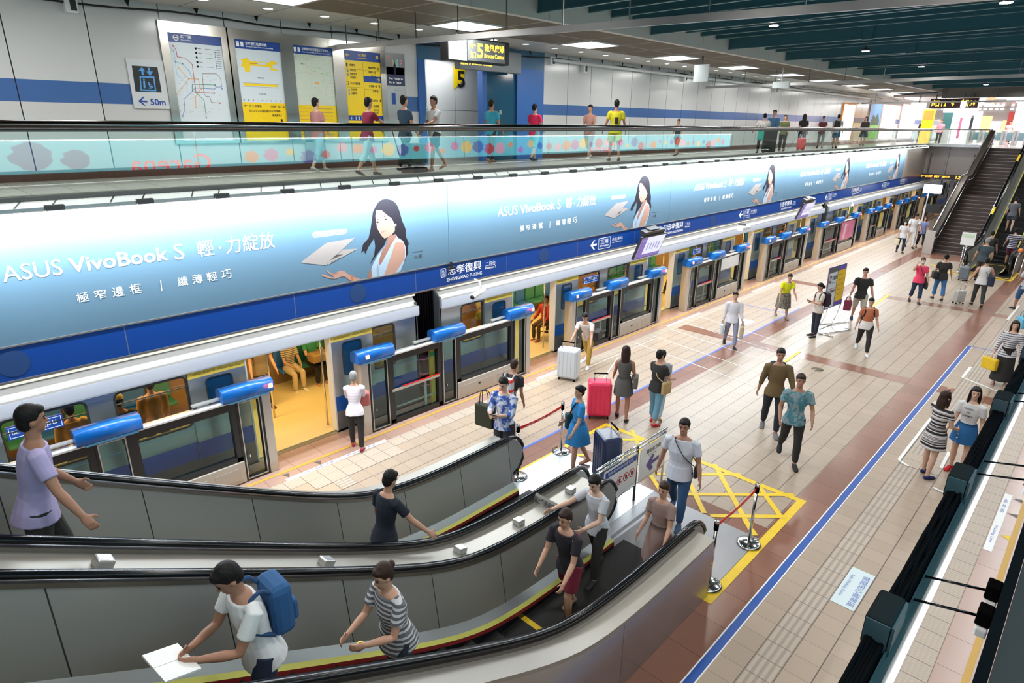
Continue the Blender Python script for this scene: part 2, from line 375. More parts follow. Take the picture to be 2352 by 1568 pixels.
# long fascia under the gallery railing, on both sides
fa = MB(); taupe = mat('gallery_fascia', (0.33, 0.29, 0.26), 0.35)
fa.box(-12, 48.6, 9.5, 9.56, 2.6, 4.86, taupe)
fa.build('wall_gallery_fascia', kind='structure')
MB().box(-12, 48.6, -0.12, -0.08, 2.6, 4.19, taupe).box(-12, 48.6, -0.62, -0.12, 4.2, 4.34, mat('near_ledge', (0.2, 0.185, 0.18), 0.45)).build('wall_near_fascia', kind='structure')
# ribbed ledge and hatches of the lamp trough along the far fascia
rib = tile_mat('ribbed_metal', (0.36, 0.35, 0.31), (0.18, 0.17, 0.15), 0.06, 30, 0, 0, 0.02, 0.4, 0.05, metal=0.5)
MB().box(-12, 48.5, 9.4, 9.5, 4.74, 4.80, rib).box(-12, 48.5, 9.37, 9.5, 4.68, 4.735, STEEL).build('trim_ledge', kind='structure')

# ------------------------------------------------------------------ atrium ceiling baffles
perf = tile_mat('perforated_teal', (0.03, 0.13, 0.17), (0.03, 0.13, 0.17), 0.05, 0.05, 0, 0, 0.0, 0.5, 0.0, axes='YZ', dots=('stud', 1), speckle=0)
lip = mat('teal_lip', (0.07, 0.17, 0.2), 0.3)
def baffle(x, deep, label):
    z0 = 7.9 if deep else 8.1
    e = empty('ceiling_baffle', (x, 4.7, z0), label=label, cat='ceiling baffle', group='perforated baffles across the atrium ceiling')
    MB().box(-0.03, 0.03, -5.15, 4.88, 0.0, 1.15 if deep else 0.95, perf).build('panel', e)
    MB().box(-0.04, 0.04, -5.15, 4.89, -0.025, 0.0, lip).build('bottom_lip', e)
    if deep:
        c = MB()
        for y in (-2.4, 1.1): c.box(-0.07, 0.07, y-0.12, y+0.12, -0.04, 0.3, perf)
        c.build('splice_plate', e)
    return e
xb = 2.15; i = 0; protos = {}
while xb < 46.8:
    deep = (i % 5 == 0)
    lab = ('deep teal perforated baffle hanging across the atrium ceiling' if deep else 'shallow teal perforated baffle between the deeper ones of the atrium ceiling')
    if deep not in protos:
        o = baffle(xb, deep, lab); protos[deep] = o
    else:
        o = protos[deep].copy(); COL.objects.link(o); o.location.x = xb
        for ch in kids(protos[deep]):
            c = ch.copy(); COL.objects.link(c); c.parent = o
    xb += 0.85; i += 1

# ------------------------------------------------------------------ downlights and ceiling light panels
LAMP = mat('lamp_white', (0.9, 0.9, 0.9), 0.5, emit=(1, 0.98, 0.94), es=9)
LAMP2 = mat('downlight_glow', (0.9, 0.9, 0.9), 0.5, emit=(1, 0.97, 0.9), es=14)
proto = None
for i in range(11):
    x = 1.4+4.5*i
    if proto is None:
        proto = empty('ceiling_light', (x, 11.5, 7.8), label='square white light panel in the gallery ceiling', cat='ceiling light', group='light panels in the gallery ceiling')
        MB().box(-0.6, 0.6, -0.5, 0.5, -0.012, -0.004, LAMP).build('diffuser', proto)
        f = MB()
        for a in (-0.64, 0.6): f.box(a, a+0.04, -0.54, 0.54, -0.03, 0, WHITE)
        for a in (-0.54, 0.5): f.box(-0.64, 0.64, a, a+0.04, -0.03, 0, WHITE)
        f.build('frame', proto)
        lv = MB()
        for a in range(1, 5): lv.box(-0.6+a*0.24-0.006, -0.6+a*0.24+0.006, -0.5, 0.5, -0.028, -0.012, WHITE)
        lv.build('louver', proto); pk = kids(proto)
    else:
        o = proto.copy(); COL.objects.link(o); o.location.x = x
        for ch in pk: c = ch.copy(); COL.objects.link(c); c.parent = o
first = None
for i in range(26):
    x = 0.3+1.215*i
    if first is None:
        first = empty('downlight', (x, 12.75, 7.8), label='round recessed downlight in the gallery ceiling near the wall', cat='downlight', group='downlights along the gallery wall')
        MB().cyl((0, 0), 0.085, -0.012, 0.0, LAMP2, 14).build('lens', first)
        MB().tube([(0.1*math.cos(a*PI/8), 0.1*math.sin(a*PI/8), -0.008) for a in range(16)], 0.014, WHITE, 6, closed=True).build('rim', first); pk = kids(first)
    else:
        o = first.copy(); COL.objects.link(o); o.location.x = x
        for ch in pk: c = ch.copy(); COL.objects.link(c); c.parent = o
first = None
for i in range(7):
    for y in (2.4, 6.6):
        if first is None:
            first = empty('atrium_downlight', (2.0+i*6.6, y, 7.84), label='round white downlight hanging between the teal baffles', cat='downlight', group='downlights between the teal baffles')
            MB().cyl((0, 0), 0.10, 0, 0.015, LAMP2, 14).build('lens', first)
            MB().cyl((0, 0), 0.12, 0.015, 0.07, DARK, 14).cyl((0, 0), 0.02, 0.07, 1.26, DARK, 6).build('can', first); pk = kids(first)
        else:
            o = first.copy(); COL.objects.link(o); o.location = (2.0+i*6.6, y, 7.84)
            for ch in pk: c = ch.copy(); COL.objects.link(c); c.parent = o
# cable run with clips along the gallery ceiling edge
cb = MB(); pts = []
for i in range(0, 60): pts.append((-3+i, 13.85, 7.66+0.03*math.sin(i*1.7)))
cb.tube(spl(pts, 3), 0.018, BLACK, 6)
o = cb.build('ceiling_cable', label='black cable sagging along the top of the gallery wall', cat='cable')
ck = MB()
for i in range(45): ck.add([(-3+i*1.2, 13.86, 7.8), (-2.9+i*1.2, 13.86, 7.8), (-2.95+i*1.2, 13.84, 7.68)], [(0, 1, 2)], BLACK)
ck.build('cable_clip', o)
MB().tube([(16, 13.75, 7.62), (48, 13.75, 7.55)], 0.05, WHITE, 8).build('ceiling_pipe', label='white conduit pipe under the gallery ceiling beyond the exit portal', cat='pipe')

# ------------------------------------------------------------------ smoke curtain glass hung across the atrium
def curtain(x, label, zf, y0=0.3, hh=1.2, sp=1.27, ytop=13.9):
    e = empty('smoke_curtain', (x, 0, 0), label=label, cat='glass screen')
    b = MB()
    b.box(-0.03, 0.03, -1.0, ytop, -0.05, 0.05, STEEL)
    for v in range(len(b.v)): X, Y, Z = b.v[v]; b.v[v] = (X, Y, Z+zf(Y))
    b.build('bottom_bar', e)
    y = y0; r = MB(); gs = MB()
    while y < ytop-0.3:
        r.box(-0.008, 0.008, y-0.008, y+0.008, zf(y), 7.8 if y > 9.6 else 9.1, DARK)
        y += sp
    r.build('hanger_rod', e)
    gs.quad((0, -1.0, zf(-1)+0.04), (0, ytop, zf(ytop)+0.04), (0, ytop, 7.8), (0, -1.0, 7.8), glass_mat('curtain_glass', (0.93, 0.97, 0.96), 0.0)).build('glass_panel', e)
    return e
curtain(8.55, 'clear glass smoke screen with steel bottom rail hung across the near ceiling', lambda y: 7.02+(y-2.3)*0.0305, y0=0.82)
curtain(26.1, 'second glass smoke screen hung across the ceiling halfway down the hall', lambda y: 7.28, y0=0.82)
curtain(46.9, 'farthest glass smoke screen hung across the ceiling before the ticket hall', lambda y: 7.22, y0=0.4)

# ------------------------------------------------------------------ gallery railing: steel handrail on glass panes
def railing(name, label, x0, x1, seams, y):
    e = empty(name, (0, 0, 0), label=label, cat='railing')
    MB().tube([(x0, y, 5.66), (x1, y, 5.66)], 0.058, mat('handrail_steel', (0.20, 0.19, 0.19), 0.16, 1.0), 14).build('handrail', e)
    MB().box(x0, x1, y-0.035, y+0.035, 4.78, 4.85, mat('rail_shoe', (0.13, 0.125, 0.12), 0.4, 0.6)).build('base_channel', e)
    MB().box(x0, x1, y-0.02, y+0.02, 5.585, 5.625, DARK).build('glass_cap', e)
    for a, b in zip(seams[:-1], seams[1:]):
        g = MB(); g.box(a+0.009, b-0.009, y-0.006, y+0.006, 4.84, 5.6, GLASS); g.build('glass_pane', e)
    return e
sm = [-12+(3.455+12) % 2.48-2.48+i*2.48 for i in range(0, 26)]
sm = [s_ for s_ in sm if -12 < s_ < 45.5]+[46.35]
railing('gallery_railing', 'long steel handrail on glass panes along the far gallery edge', -12, 46.35, sm, 9.45)
r2 = empty('hall_railing', (0, 0, 0), label='short glass railing across the end of the atrium beside the stair top', cat='railing')
MB().tube([(46.35, 9.45, 5.66), (46.35, 6.5, 5.66), ], 0.03, STEEL, 10).build('handrail', r2)
MB().box(45.58, 46.352, 6.5, 9.45, 4.7, 4.85, STEEL).build('base_channel', r2)
for a in (6.5, 7.5, 8.5): MB().box(45.594, 46.3506, a+0.01, a+0.94, 4.84, 5.6, GLASS).build('glass_pane', r2)

# ------------------------------------------------------------------ the long advertisement
PRINT = mat('ad_print', (0.085, 0.165, 0.24), 0.5, noise=(0.5, 0.10)); PRINTL = mat('ad_print_light', (0.16, 0.32, 0.46), 0.5)
SKIN = mat('print_skin', (0.38, 0.22, 0.17), 0.5); SKIND = mat('print_skin_shade', (0.26, 0.13, 0.10), 0.5)
HAIR = mat('print_hair', (0.012, 0.011, 0.018), 0.4); DRESS = mat('print_dress', (0.32, 0.42, 0.53), 0.5); DRESS2 = mat('print_dress_fold', (0.22, 0.31, 0.42), 0.5)
LAPT = mat('print_laptop', (0.27, 0.25, 0.245), 0.4); LAPD = mat('print_laptop_side', (0.06, 0.055, 0.06), 0.4); LIPS = mat('print_lips', (0.6, 0.13, 0.15), 0.5)
ADW = mat('print_letter', (0.88, 0.9, 0.92), 0.4)
AY = 9.5
def ap(px, py):
    p = ray_to(px, py, 'y', AY); return (p.x, p.z)
def zc(cx, cy, sc, pts):  # points read from an enlarged view with its corner at cx, cy
    return [ap(cx+a/sc, cy+b/sc) for a, b in pts]
AU = (1, 0, 0); AV = (0, 0, 1); AO = (0, AY-0.012, 0)
def adtext(b, st, p0, p1, ph, m, bold=0.0, off=0.004):
    """text whose baseline runs from pixel p0 to p1 and whose top left is ph"""
    a = ap(*p0); c = ap(*p1); t = ap(*ph)
    b.text(st, (a[0], AY-0.012, (a[1]+c[1])/2), AU, AV, c[0]-a[0], abs(t[1]-a[1]), m, bold, off=off)
ad = empty('advertising_panel', (0, 0, 0), label='backlit-looking blue grey advertisement panel nearest the camera, woman and floating laptop', cat='advertisement', group='row of identical advertisement panels along the gallery fascia')
b = MB(); b.box(-0.34, 8.0, AY-0.012, AY, 3.08, 4.66, PRINT); b.build('panel', ad)
b = MB(); b.flat(zc(680, 440, 7.128, [(260, 680), (300, 655), (800, 605), (825, 625), (815, 670), (780, 690), (300, 752), (268, 735)]), AO, AU, AV, ADW, 0.002)
b.flat(zc(680, 440, 7.128, [(275, 690), (305, 665), (795, 615), (812, 630), (804, 665), (780, 680), (302, 742), (278, 728)]), AO, AU, AV, PRINTL, 0.003)
adtext(b, 'ASUS', (8, 648), (145, 630), (17, 608), ADW)
adtext(b, 'VivoBook', (160, 623), (388, 600), (160, 588), ADW, 0.018)
adtext(b, 'S', (402, 597), (424, 594), (402, 560), ADW)
adtext(b, '輕', (455, 590), (492, 585), (452, 552), ADW); adtext(b, '·', (502, 572), (508, 571), (502, 566), ADW)
adtext(b, '力綻放', (520, 583), (631, 568), (518, 543), ADW)
for i, ch in enumerate('極窄邊框'): adtext(b, ch, (178+i*40.5, 695-i*6.5), (205+i*40.5, 691-i*6.5), (176+i*40.5, 672-i*6.5), ADW)
for i, ch in enumerate('纖薄輕巧'): adtext(b, ch, (409+i*33.4, 658-i*5.6), (432+i*33.4, 654-i*5.6), (407+i*33.4, 637-i*5.6), ADW)
b.flat([ap(367, 643), ap(369, 642.5), ap(372, 667), ap(370, 667.5)], AO, AU, AV, ADW, 0.004)
adtext(b, '新款S14 極窄上市', (726, 542), (788, 534), (725, 535), ADW, 0.02, 0.006)
b.build('lettering', ad)
Z = (680, 440, 7.128)
b = MB()
b.flat(zc(*Z, [(75, 1150), (470, 850), (510, 830), (955, 755), (505, 1175), (490, 1205), (100, 1165)]), AO, AU, AV, LAPT, 0.003)
b.flat(zc(*Z, [(505, 1175), (760, 945), (1005, 930), (520, 1195)]), AO, AU, AV, LAPT, 0.0035)
b.flat(zc(*Z, [(555, 1115), (650, 1030), (765, 1025), (700, 1055)]), AO, AU, AV, LAPD, 0.004)
for q in ([(563, 1150), (595, 1138), (592, 1152), (570, 1162)], [(615, 1128), (645, 1112), (642, 1125), (620, 1138)], [(670, 1095), (725, 1075), (722, 1082), (672, 1104)]):
    b.flat(zc(*Z, q), AO, AU, AV, LAPD, 0.0045)
b.build('laptop_picture', ad)
b = MB()
hairp = [(1290, 250), (1340, 170), (1400, 130), (1470, 118), (1550, 135), (1610, 170), (1660, 240), (1690, 330), (1720, 440), (1740, 500), (1790, 620), (1790, 730), (1840, 850), (1820, 900), (1830, 1000), (1800, 1060), (1775, 1130), (1760, 980), (1700, 820), (1640, 740), (1560, 700), (1480, 760), (1440, 870), (1380, 940), (1320, 1020), (1200, 1190), (1270, 1040), (1290, 900), (1270, 760), (1180, 900), (1125, 1020), (1110, 960), (1060, 1000), (1090, 860), (1180, 760), (1215, 600), (1240, 420), (1250, 330)]
b.flat(zc(*Z, hairp), AO, AU, AV, HAIR, 0.002)
b.flat(zc(*Z, [(1500, 740), (1620, 690), (1630, 740), (1560, 850), (1380, 1190), (1350, 1130), (1400, 960), (1470, 860)]), AO, AU, AV, SKIND, 0.0035)
b.flat(zc(*Z, [(1460, 870), (1620, 700), (1670, 760), (1740, 800), (1785, 900), (1790, 1060), (1740, 1200), (1700, 1300), (1590, 1340), (1330, 1385), (1240, 1400), (1225, 1260), (1260, 1170), (1330, 1040)]), AO, AU, AV, DRESS, 0.003)
b.flat(zc(*Z, [(1470, 870), (1500, 880), (1480, 960), (1360, 1210), (1345, 1160), (1390, 1020)]), AO, AU, AV, SKIND, 0.0038)
b.flat(zc(*Z, [(1330, 1180), (1350, 1260), (1350, 1380), (1325, 1385), (1310, 1260)]), AO, AU, AV, DRESS2, 0.004)
b.flat(zc(*Z, [(1620, 830), (1700, 815), (1760, 850), (1775, 960), (1770, 1100), (1700, 1200), (1610, 1340), (1435, 1370), (1490, 1200), (1560, 1010), (1590, 900)]), AO, AU, AV, SKIN, 0.004)
b.flat(zc(*Z, [(1160, 1420), (1180, 1340), (1220, 1260), (1240, 1400)]), AO, AU, AV, SKIND, 0.0035)
b.flat(zc(*Z, [(1310, 300), (1400, 310), (1480, 380), (1560, 440), (1610, 540), (1610, 640), (1550, 710), (1490, 745), (1440, 765), (1400, 730), (1360, 670), (1315, 590), (1305, 500), (1290, 400)]), AO, AU, AV, SKIN, 0.004)
for q, m_ in (([(1295, 495), (1330, 480), (1355, 500), (1325, 512)], HAIR), ([(1430, 460), (1460, 440), (1490, 448), (1450, 468)], HAIR), ([(1290, 465), (1330, 445), (1355, 460), (1325, 458)], HAIR), ([(1410, 430), (1440, 395), (1480, 395), (1440, 410)], HAIR), ([(1375, 660), (1420, 635), (1475, 632), (1430, 660), (1395, 675)], LIPS), ([(1365, 600), (1390, 612), (1415, 585), (1400, 618), (1375, 612)], SKIND), ([(1610, 520), (1632, 530), (1630, 562), (1612, 560)], WINK)):
    b.flat(zc(*Z, q), AO, AU, AV, m_, 0.005)
b.flat(zc(*Z, [(400, 1355), (440, 1350), (560, 1395), (620, 1400), (520, 1330), (480, 1270), (500, 1275), (560, 1335), (620, 1330), (720, 1290), (780, 1295), (850, 1350), (930, 1390), (1060, 1430), (920, 1465), (860, 1440), (800, 1390), (740, 1385), (640, 1425), (560, 1420), (430, 1385)]), AO, AU, AV, SKIN, 0.003)
b.flat(zc(*Z, [(540, 1345), (620, 1335), (700, 1310), (660, 1345), (590, 1355)]), AO, AU, AV, SKIND, 0.0035)
b.flat(zc(*Z, [(875, 1345), (905, 1350), (930, 1400), (920, 1465), (890, 1460), (905, 1400)]), AO, AU, AV, mat('print_bracelet', (0.45, 0.14, 0.05), 0.4), 0.0045)
b.flat(zc(*Z, [(1905, 985), (2065, 962), (2065, 970), (1905, 993)]), AO, AU, AV, LAPD, 0.003)
adtext(b, '許', (951, 594), (957, 593), (950, 587), LAPD); adtext(b, '穎', (960, 593), (968, 591), (959, 583), LAPD)
b.build('woman_picture', ad)
_tree[ad] = kids(ad)
adl = ['second advertisement panel along the fascia, above the station name band', 'third advertisement panel along the fascia, woman left of the hanging screen',
       'fourth advertisement panel along the fascia, small in the distance', 'farthest advertisement panel along the fascia, ending at the bare taupe wall']
for k in range(1, 5): dup(ad, 8.35*k, label=adl[k-1])
e = empty('advertising_panel', (-8.35, 0, 0), label='advertisement panel left of the nearest one, mostly outside the view', cat='advertisement')
MB().box(-4, 8.0, AY-0.012, AY, 3.08, 4.66, PRINT).build('panel', e)

# blue station band
bandm = tile_mat('band_blue', (0.004, 0.05, 0.27), (0.10, 0.12, 0.2), 2.49, 30, 2.16, 0, 0.014, 0.3, 0.03, axes='XZ', speckle=0.02)
bd = empty('station_name_band', (0, 0, 0), label='long blue station name band under the advertisements', cat='sign')
MB().box(-12, 48.5, 9.47, 9.5, 2.64, 3.07, bandm).build('band_panel', bd)
b = MB(); b.box(-12, 48.5, 9.46, 9.5, 3.065, 3.085, STEEL).box(-12, 48.5, 9.455, 9.56, 2.62, 2.645, STEEL); b.build('edge_trim', bd)
for k in range(6):
    b = MB(); X0 = 7.78+k*8.35
    O = (0, 9.47, 0)
    b.text('忠孝復興', (X0+0.16, 9.47, 2.83), AU, AV, 0.92, 0.19, WINK, 0.012, off=0.004)
    b.text('ZHONGXIAO FUXING', (X0+0.12, 9.47, 2.715), AU, AV, 0.98, 0.07, WINK, 0.02, off=0.004)
    b.text('二月台', (X0+1.2, 9.47, 2.86), AU, AV, 0.3, 0.1, WINK, 0.0, off=0.004)
    b.text('Platform 2', (X0+1.2, 9.47, 2.80), AU, AV, 0.32, 0.05, WINK, 0.02, off=0.004)
    def rr(x0, z0, x1, z1, m, off): b.flat([(x0+.02, z0), (x1-.02, z0), (x1, z0+.02), (x1, z1-.02), (x1-.02, z1), (x0+.02, z1), (x0, z1-.02), (x0, z0+.02)], (0, 9.47, 0), AU, AV, m, off)
    rr(X0-0.02, 2.82, X0+0.12, 3.0, WINK, 0.003); rr(X0-0.008, 2.832, X0+0.108, 2.988, SIGNB, 0.004)
    b.text('BL', (X0+0.01, 9.47, 2.92), AU, AV, 0.08, 0.045, WINK, off=0.005); b.text('15', (X0+0.01, 9.47, 2.85), AU, AV, 0.08, 0.055, WINK, off=0.005)
    X1 = X0+4.85
    b.flat([(X1, 2.85), (X1+0.14, 2.97), (X1+0.2, 2.97), (X1+0.1, 2.875), (X1+0.27, 2.875), (X1+0.27, 2.825), (X1+0.1, 2.825), (X1+0.2, 2.73), (X1+0.14, 2.73)], (0, 9.47, 0), AU, AV, WINK, 0.004)
    rr(X1+0.34, 2.70, X1+0.86, 2.99, WINK, 0.003); rr(X1+0.355, 2.715, X1+0.845, 2.975, SIGNB, 0.004)
    b.text('頂埔', (X1+0.42, 9.47, 2.83), AU, AV, 0.34, 0.12, WINK, 0.012, off=0.005); b.text('Dingpu', (X1+0.42, 9.47, 2.745), AU, AV, 0.36, 0.065, WINK, 0.012, off=0.005)
    b.text('台北車站', (X1+0.93, 9.47, 2.85), AU, AV, 0.48, 0.09, WINK, off=0.004); b.text('Taipei Main Station', (X1+0.93, 9.47, 2.79), AU, AV, 0.48, 0.04, WINK, 0.01, off=0.004)
    b.build('lettering', bd)
dk = mat('band_patch', (0.008, 0.045, 0.16), 0.5)
for x in (0.9, 5.85, 10.86, 19.1, 27.5):
    b = MB(); b.flat([(x+0.17*math.cos(t*PI/10), 2.855+0.17*math.sin(t*PI/10)) for t in range(20)], (0, 9.47, 0), AU, AV, dk, 0.003)
    b.build('round_patch', bd)

# lamp trough over the advertisement
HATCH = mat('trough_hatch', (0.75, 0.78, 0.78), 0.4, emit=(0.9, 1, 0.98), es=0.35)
TUBE = mat('tube_glow', (1, 1, 1), 0.5, emit=(0.95, 1.0, 1.0), es=14)
trl = empty('lamp_trough', (0, 0, 0), label='long lit lamp trough with white lids above the advertisements', cat='light fixture')
a = MB(); a.add([(-12, 9.42, 4.80), (45, 9.42, 4.80), (45, 9.2, 4.74), (-12, 9.2, 4.74)], [(0, 1, 2, 3)], HATCH)
a.box(-12, 45, 9.185, 9.2, 4.70, 4.742, STEEL); a.build('lid', trl)
a = MB(); i = 0; x = -11.5
while x < 44.6:
    a.add([(x, 9.205, 4.747), (x+0.02, 9.205, 4.747), (x+0.13, 9.42, 4.807), (x+0.11, 9.42, 4.807)], [(0, 1, 2, 3)], DARK)
    x += 0.62 if i % 2 else 0.36; i += 1
a.build('lid_joint', trl)
a = MB(); a.box(-12, 45, 9.21, 9.24, 4.655, 4.685, TUBE); a.build('tube', trl)
for i in range(57):
    a = MB(); a.box(-11.27+i*0.985, -11.07+i*0.985, 9.15, 9.22, 4.70, 4.765, DARK, 0.008); a.build('ballast_box', trl)
# its twin below the camera: black cable tray, grey boxes, bright tube, stay rods
tn = empty('near_lamp_trough', (0, 0, 0), label='black cable tray with bright tube running below the camera at right', cat='light fixture')
GT = mat('trough_grey', (0.05, 0.075, 0.085), 0.5); BX = mat('box_black', (0.016, 0.017, 0.018), 0.9, spec=0.02)
a = MB(); a.box(-1, 45, 0.19, 0.235, 4.33, 4.40, MATTE); a.build('cable_tray', tn)
a = MB()
for k in range(5): a.tube([(-1+i*0.12, 0.196+k*0.009, 4.405+0.006*math.sin(i*(1.3+k*0.3)+k)) for i in range(380)], 0.006, MATTE, 5)
a.build('cable', tn)
a = MB(); a.box(-1, 45, 0.165, 0.19, 4.27, 4.37, GT); a.box(-1, 45, 0.18, 0.186, 4.37, 4.385, GT); a.build('side_plate', tn)
a = MB(); a.box(-1, 45, 0.155, 0.163, 4.262, 4.275, TUBE); a.build('tube', tn)
for i in range(46):
    a = MB(); x = 1.63+i*1.0-1
    a.box(x, x+0.145, 0.182, 0.248, 4.37, 4.47, BX, 0.01); a.box(x-0.004, x, 0.186, 0.244, 4.375, 4.465, GT); a.box(x+0.002, x+0.14, 0.176, 0.183, 4.372, 4.462, GT)
    a.build('ballast_box', tn)
for i in range(20):
    for d in (0, 0.14):
        x = 1.9+i*0.99+d*1.0
        a = MB(); a.tube([(x, 0.18, 4.39), (x+0.012, 0.03, 4.42)], 0.0045, BLACK, 6); a.box(x-0.005, x+0.05, 0.0, 0.035, 4.40, 4.445, MATTE, 0.004)
        a.box(x-0.02, x+0.02, 0.002, 0.03, 4.375, 4.40, WINK, 0.004)
        a.build('stay_rod', tn)
MB().box(-1, 45, -0.025, 0.0, 4.2, 4.52, MATTE).build('near_frame_beam', label='black steel beam along the right edge below the camera', cat='beam')
MB().box(-1, 45, -0.34, -0.03, 4.35, 4.375, mat('near_cover_plate', (0.085, 0.04, 0.036), 0.8, spec=0.1)).build('near_cover_plate', label='dull grey metal cover beside the black beam at the right edge', cat='cover plate')
# advertisement under the near gallery, seen only mirrored in the far glass
ng = empty('near_light_box', (0, 0, 0), label='pale blue backlit game banner on the near gallery edge, mirrored in the far glass', cat='light box')
NB = mat('near_ad_print', (0.18, 0.60, 0.68), 0.4, emit=(0.16, 0.62, 0.72), es=4.5, noise=(0.7, 0.25)); a = MB(); a.box(-6, 40, -0.36, -0.35, 4.38, 5.25, NB); a.build('panel', ng)
a = MB(); RI = mat('near_ad_red', (0.75, 0.05, 0.06), 0.4, emit=(0.9, 0.02, 0.03), es=7)
for x in (7.38, 27.3): a.text('Garena', (x, -0.35, 4.42), (-1, 0, 0), AV, 2.1, 0.45, RI, off=0.006)
a.build('lettering', ng)
a = MB(); a.box(-6, 40, -0.35, -0.33, 5.26, 5.28, TUBE); a.build('tube', ng)
a = MB(); rr_ = random.Random(3); bc = [(0.75, 0.25, 0.03), (0.55, 0.1, 0.35), (0.8, 0.55, 0.05), (0.06, 0.12, 0.4), (0.5, 0.03, 0.05), (0.75, 0.35, 0.45)]
for i in range(50):
    x = 8.6+i*0.62; z = 4.82+rr_.uniform(-0.14, 0.14); r = rr_.uniform(0.12, 0.30)
    m_ = mat('near_ad_blob%d' % (i % 6), bc[i % 6], 0.5, emit=bc[i % 6], es=5)
    a.flat([(x*-1+r*(1+0.18*math.cos(3*t))*math.cos(t*PI/9), z+r*0.8*(1+0.15*math.sin(4*t))*math.sin(t*PI/9)) for t in range(18)], (0, -0.35, 0), (-1, 0, 0), AV, m_, 0.003+0.0005*(i % 5))
for (x, z, r) in ((3.2, 4.9, 0.42), (4.1, 4.8, 0.3), (0.6, 4.8, 0.4)):
    a.flat([(x*-1+r*(1+0.18*math.cos(3*t))*math.cos(t*PI/9), z+r*0.8*math.sin(t*PI/9)) for t in range(18)], (0, -0.35, 0), (-1, 0, 0), AV, mat('near_ad_violet', (0.2, 0.15, 0.5), 0.5, emit=(0.2, 0.15, 0.5), es=1.8), 0.003)
a.build('colour_shape', ng)
# ================================================================== PLATFORM SCREEN DOORS
CAPB = mat('cap_blue', (0.004, 0.11, 0.42), 0.25, noise=(5, 0.08)); BEIGE = mat('warm_grey_metal', (0.50, 0.47, 0.43), 0.38, 0.4); POST = mat('post_metal', (0.55, 0.53, 0.50), 0.3, 0.6)
REDL = mat('red_signal', (1, 0.1, 0.05), 0.4, emit=(1, 0.10, 0.05), es=14)
FR = mat('frame_black', (0.018, 0.018, 0.02), 0.35)
TOPR = mat('top_rail', (0.82, 0.83, 0.84), 0.25, 0.3)
def cap(parent, x0, x1, lamp):
    m = MB(); prof = [(9.485, 1.50), (9.47, 1.53), (9.465, 1.60), (9.475, 1.65), (9.495, 1.69), (9.53, 1.715), (9.60, 1.725), (9.68, 1.72), (9.72, 1.70), (9.74, 1.65), (9.74, 1.50)]
    m.prism(prof, 'x', x0, x1, CAPB, True); o = m.build('cap_housing', parent)
    m = MB(); s = MB()
    m.prism([(9.50, 1.46), (9.49, 1.5), (9.72, 1.5), (9.71, 1.46)], 'x', x0+0.1, x1-0.06, mat('cap_light_blue', (0.08, 0.38, 0.75), 0.3)); m.build('lower_lip', o)
    if lamp is not None:
        s.box(lamp-0.035, lamp+0.035, 9.455, 9.475, 1.575, 1.645, REDL); s.build('signal_lamp', o, label='glowing red signal lamp')
def frame(m, x0, x1, z0, z1, y0, y1, w, mt):
    m.box(x0, x0+w, y0, y1, z0, z1, mt); m.box(x1-w, x1, y0, y1, z0, z1, mt); m.box(x0+w, x1-w, y0, y1, z0, z0+w, mt); m.box(x0+w, x1-w, y0, y1, z1-w, z1, mt)
def narrow(parent, x0, x1):
    m = MB(); frame(m, x0, x1, 0.01, 1.47, 9.54, 9.62, 0.045, FR); frame(m, x0+0.03, x1-0.03, 0.04, 1.44, 9.53, 9.54, 0.016, POST)
    o = m.build('side_door', parent); MB().box(x0+0.05, x1-0.05, 9.575, 9.585, 0.05, 1.42, DGLASS).build('glass_pane', o)
    MB().box(x0+0.09, x0+0.11, 9.50, 9.53, 0.45, 0.49, CHROME).build('lock', o)
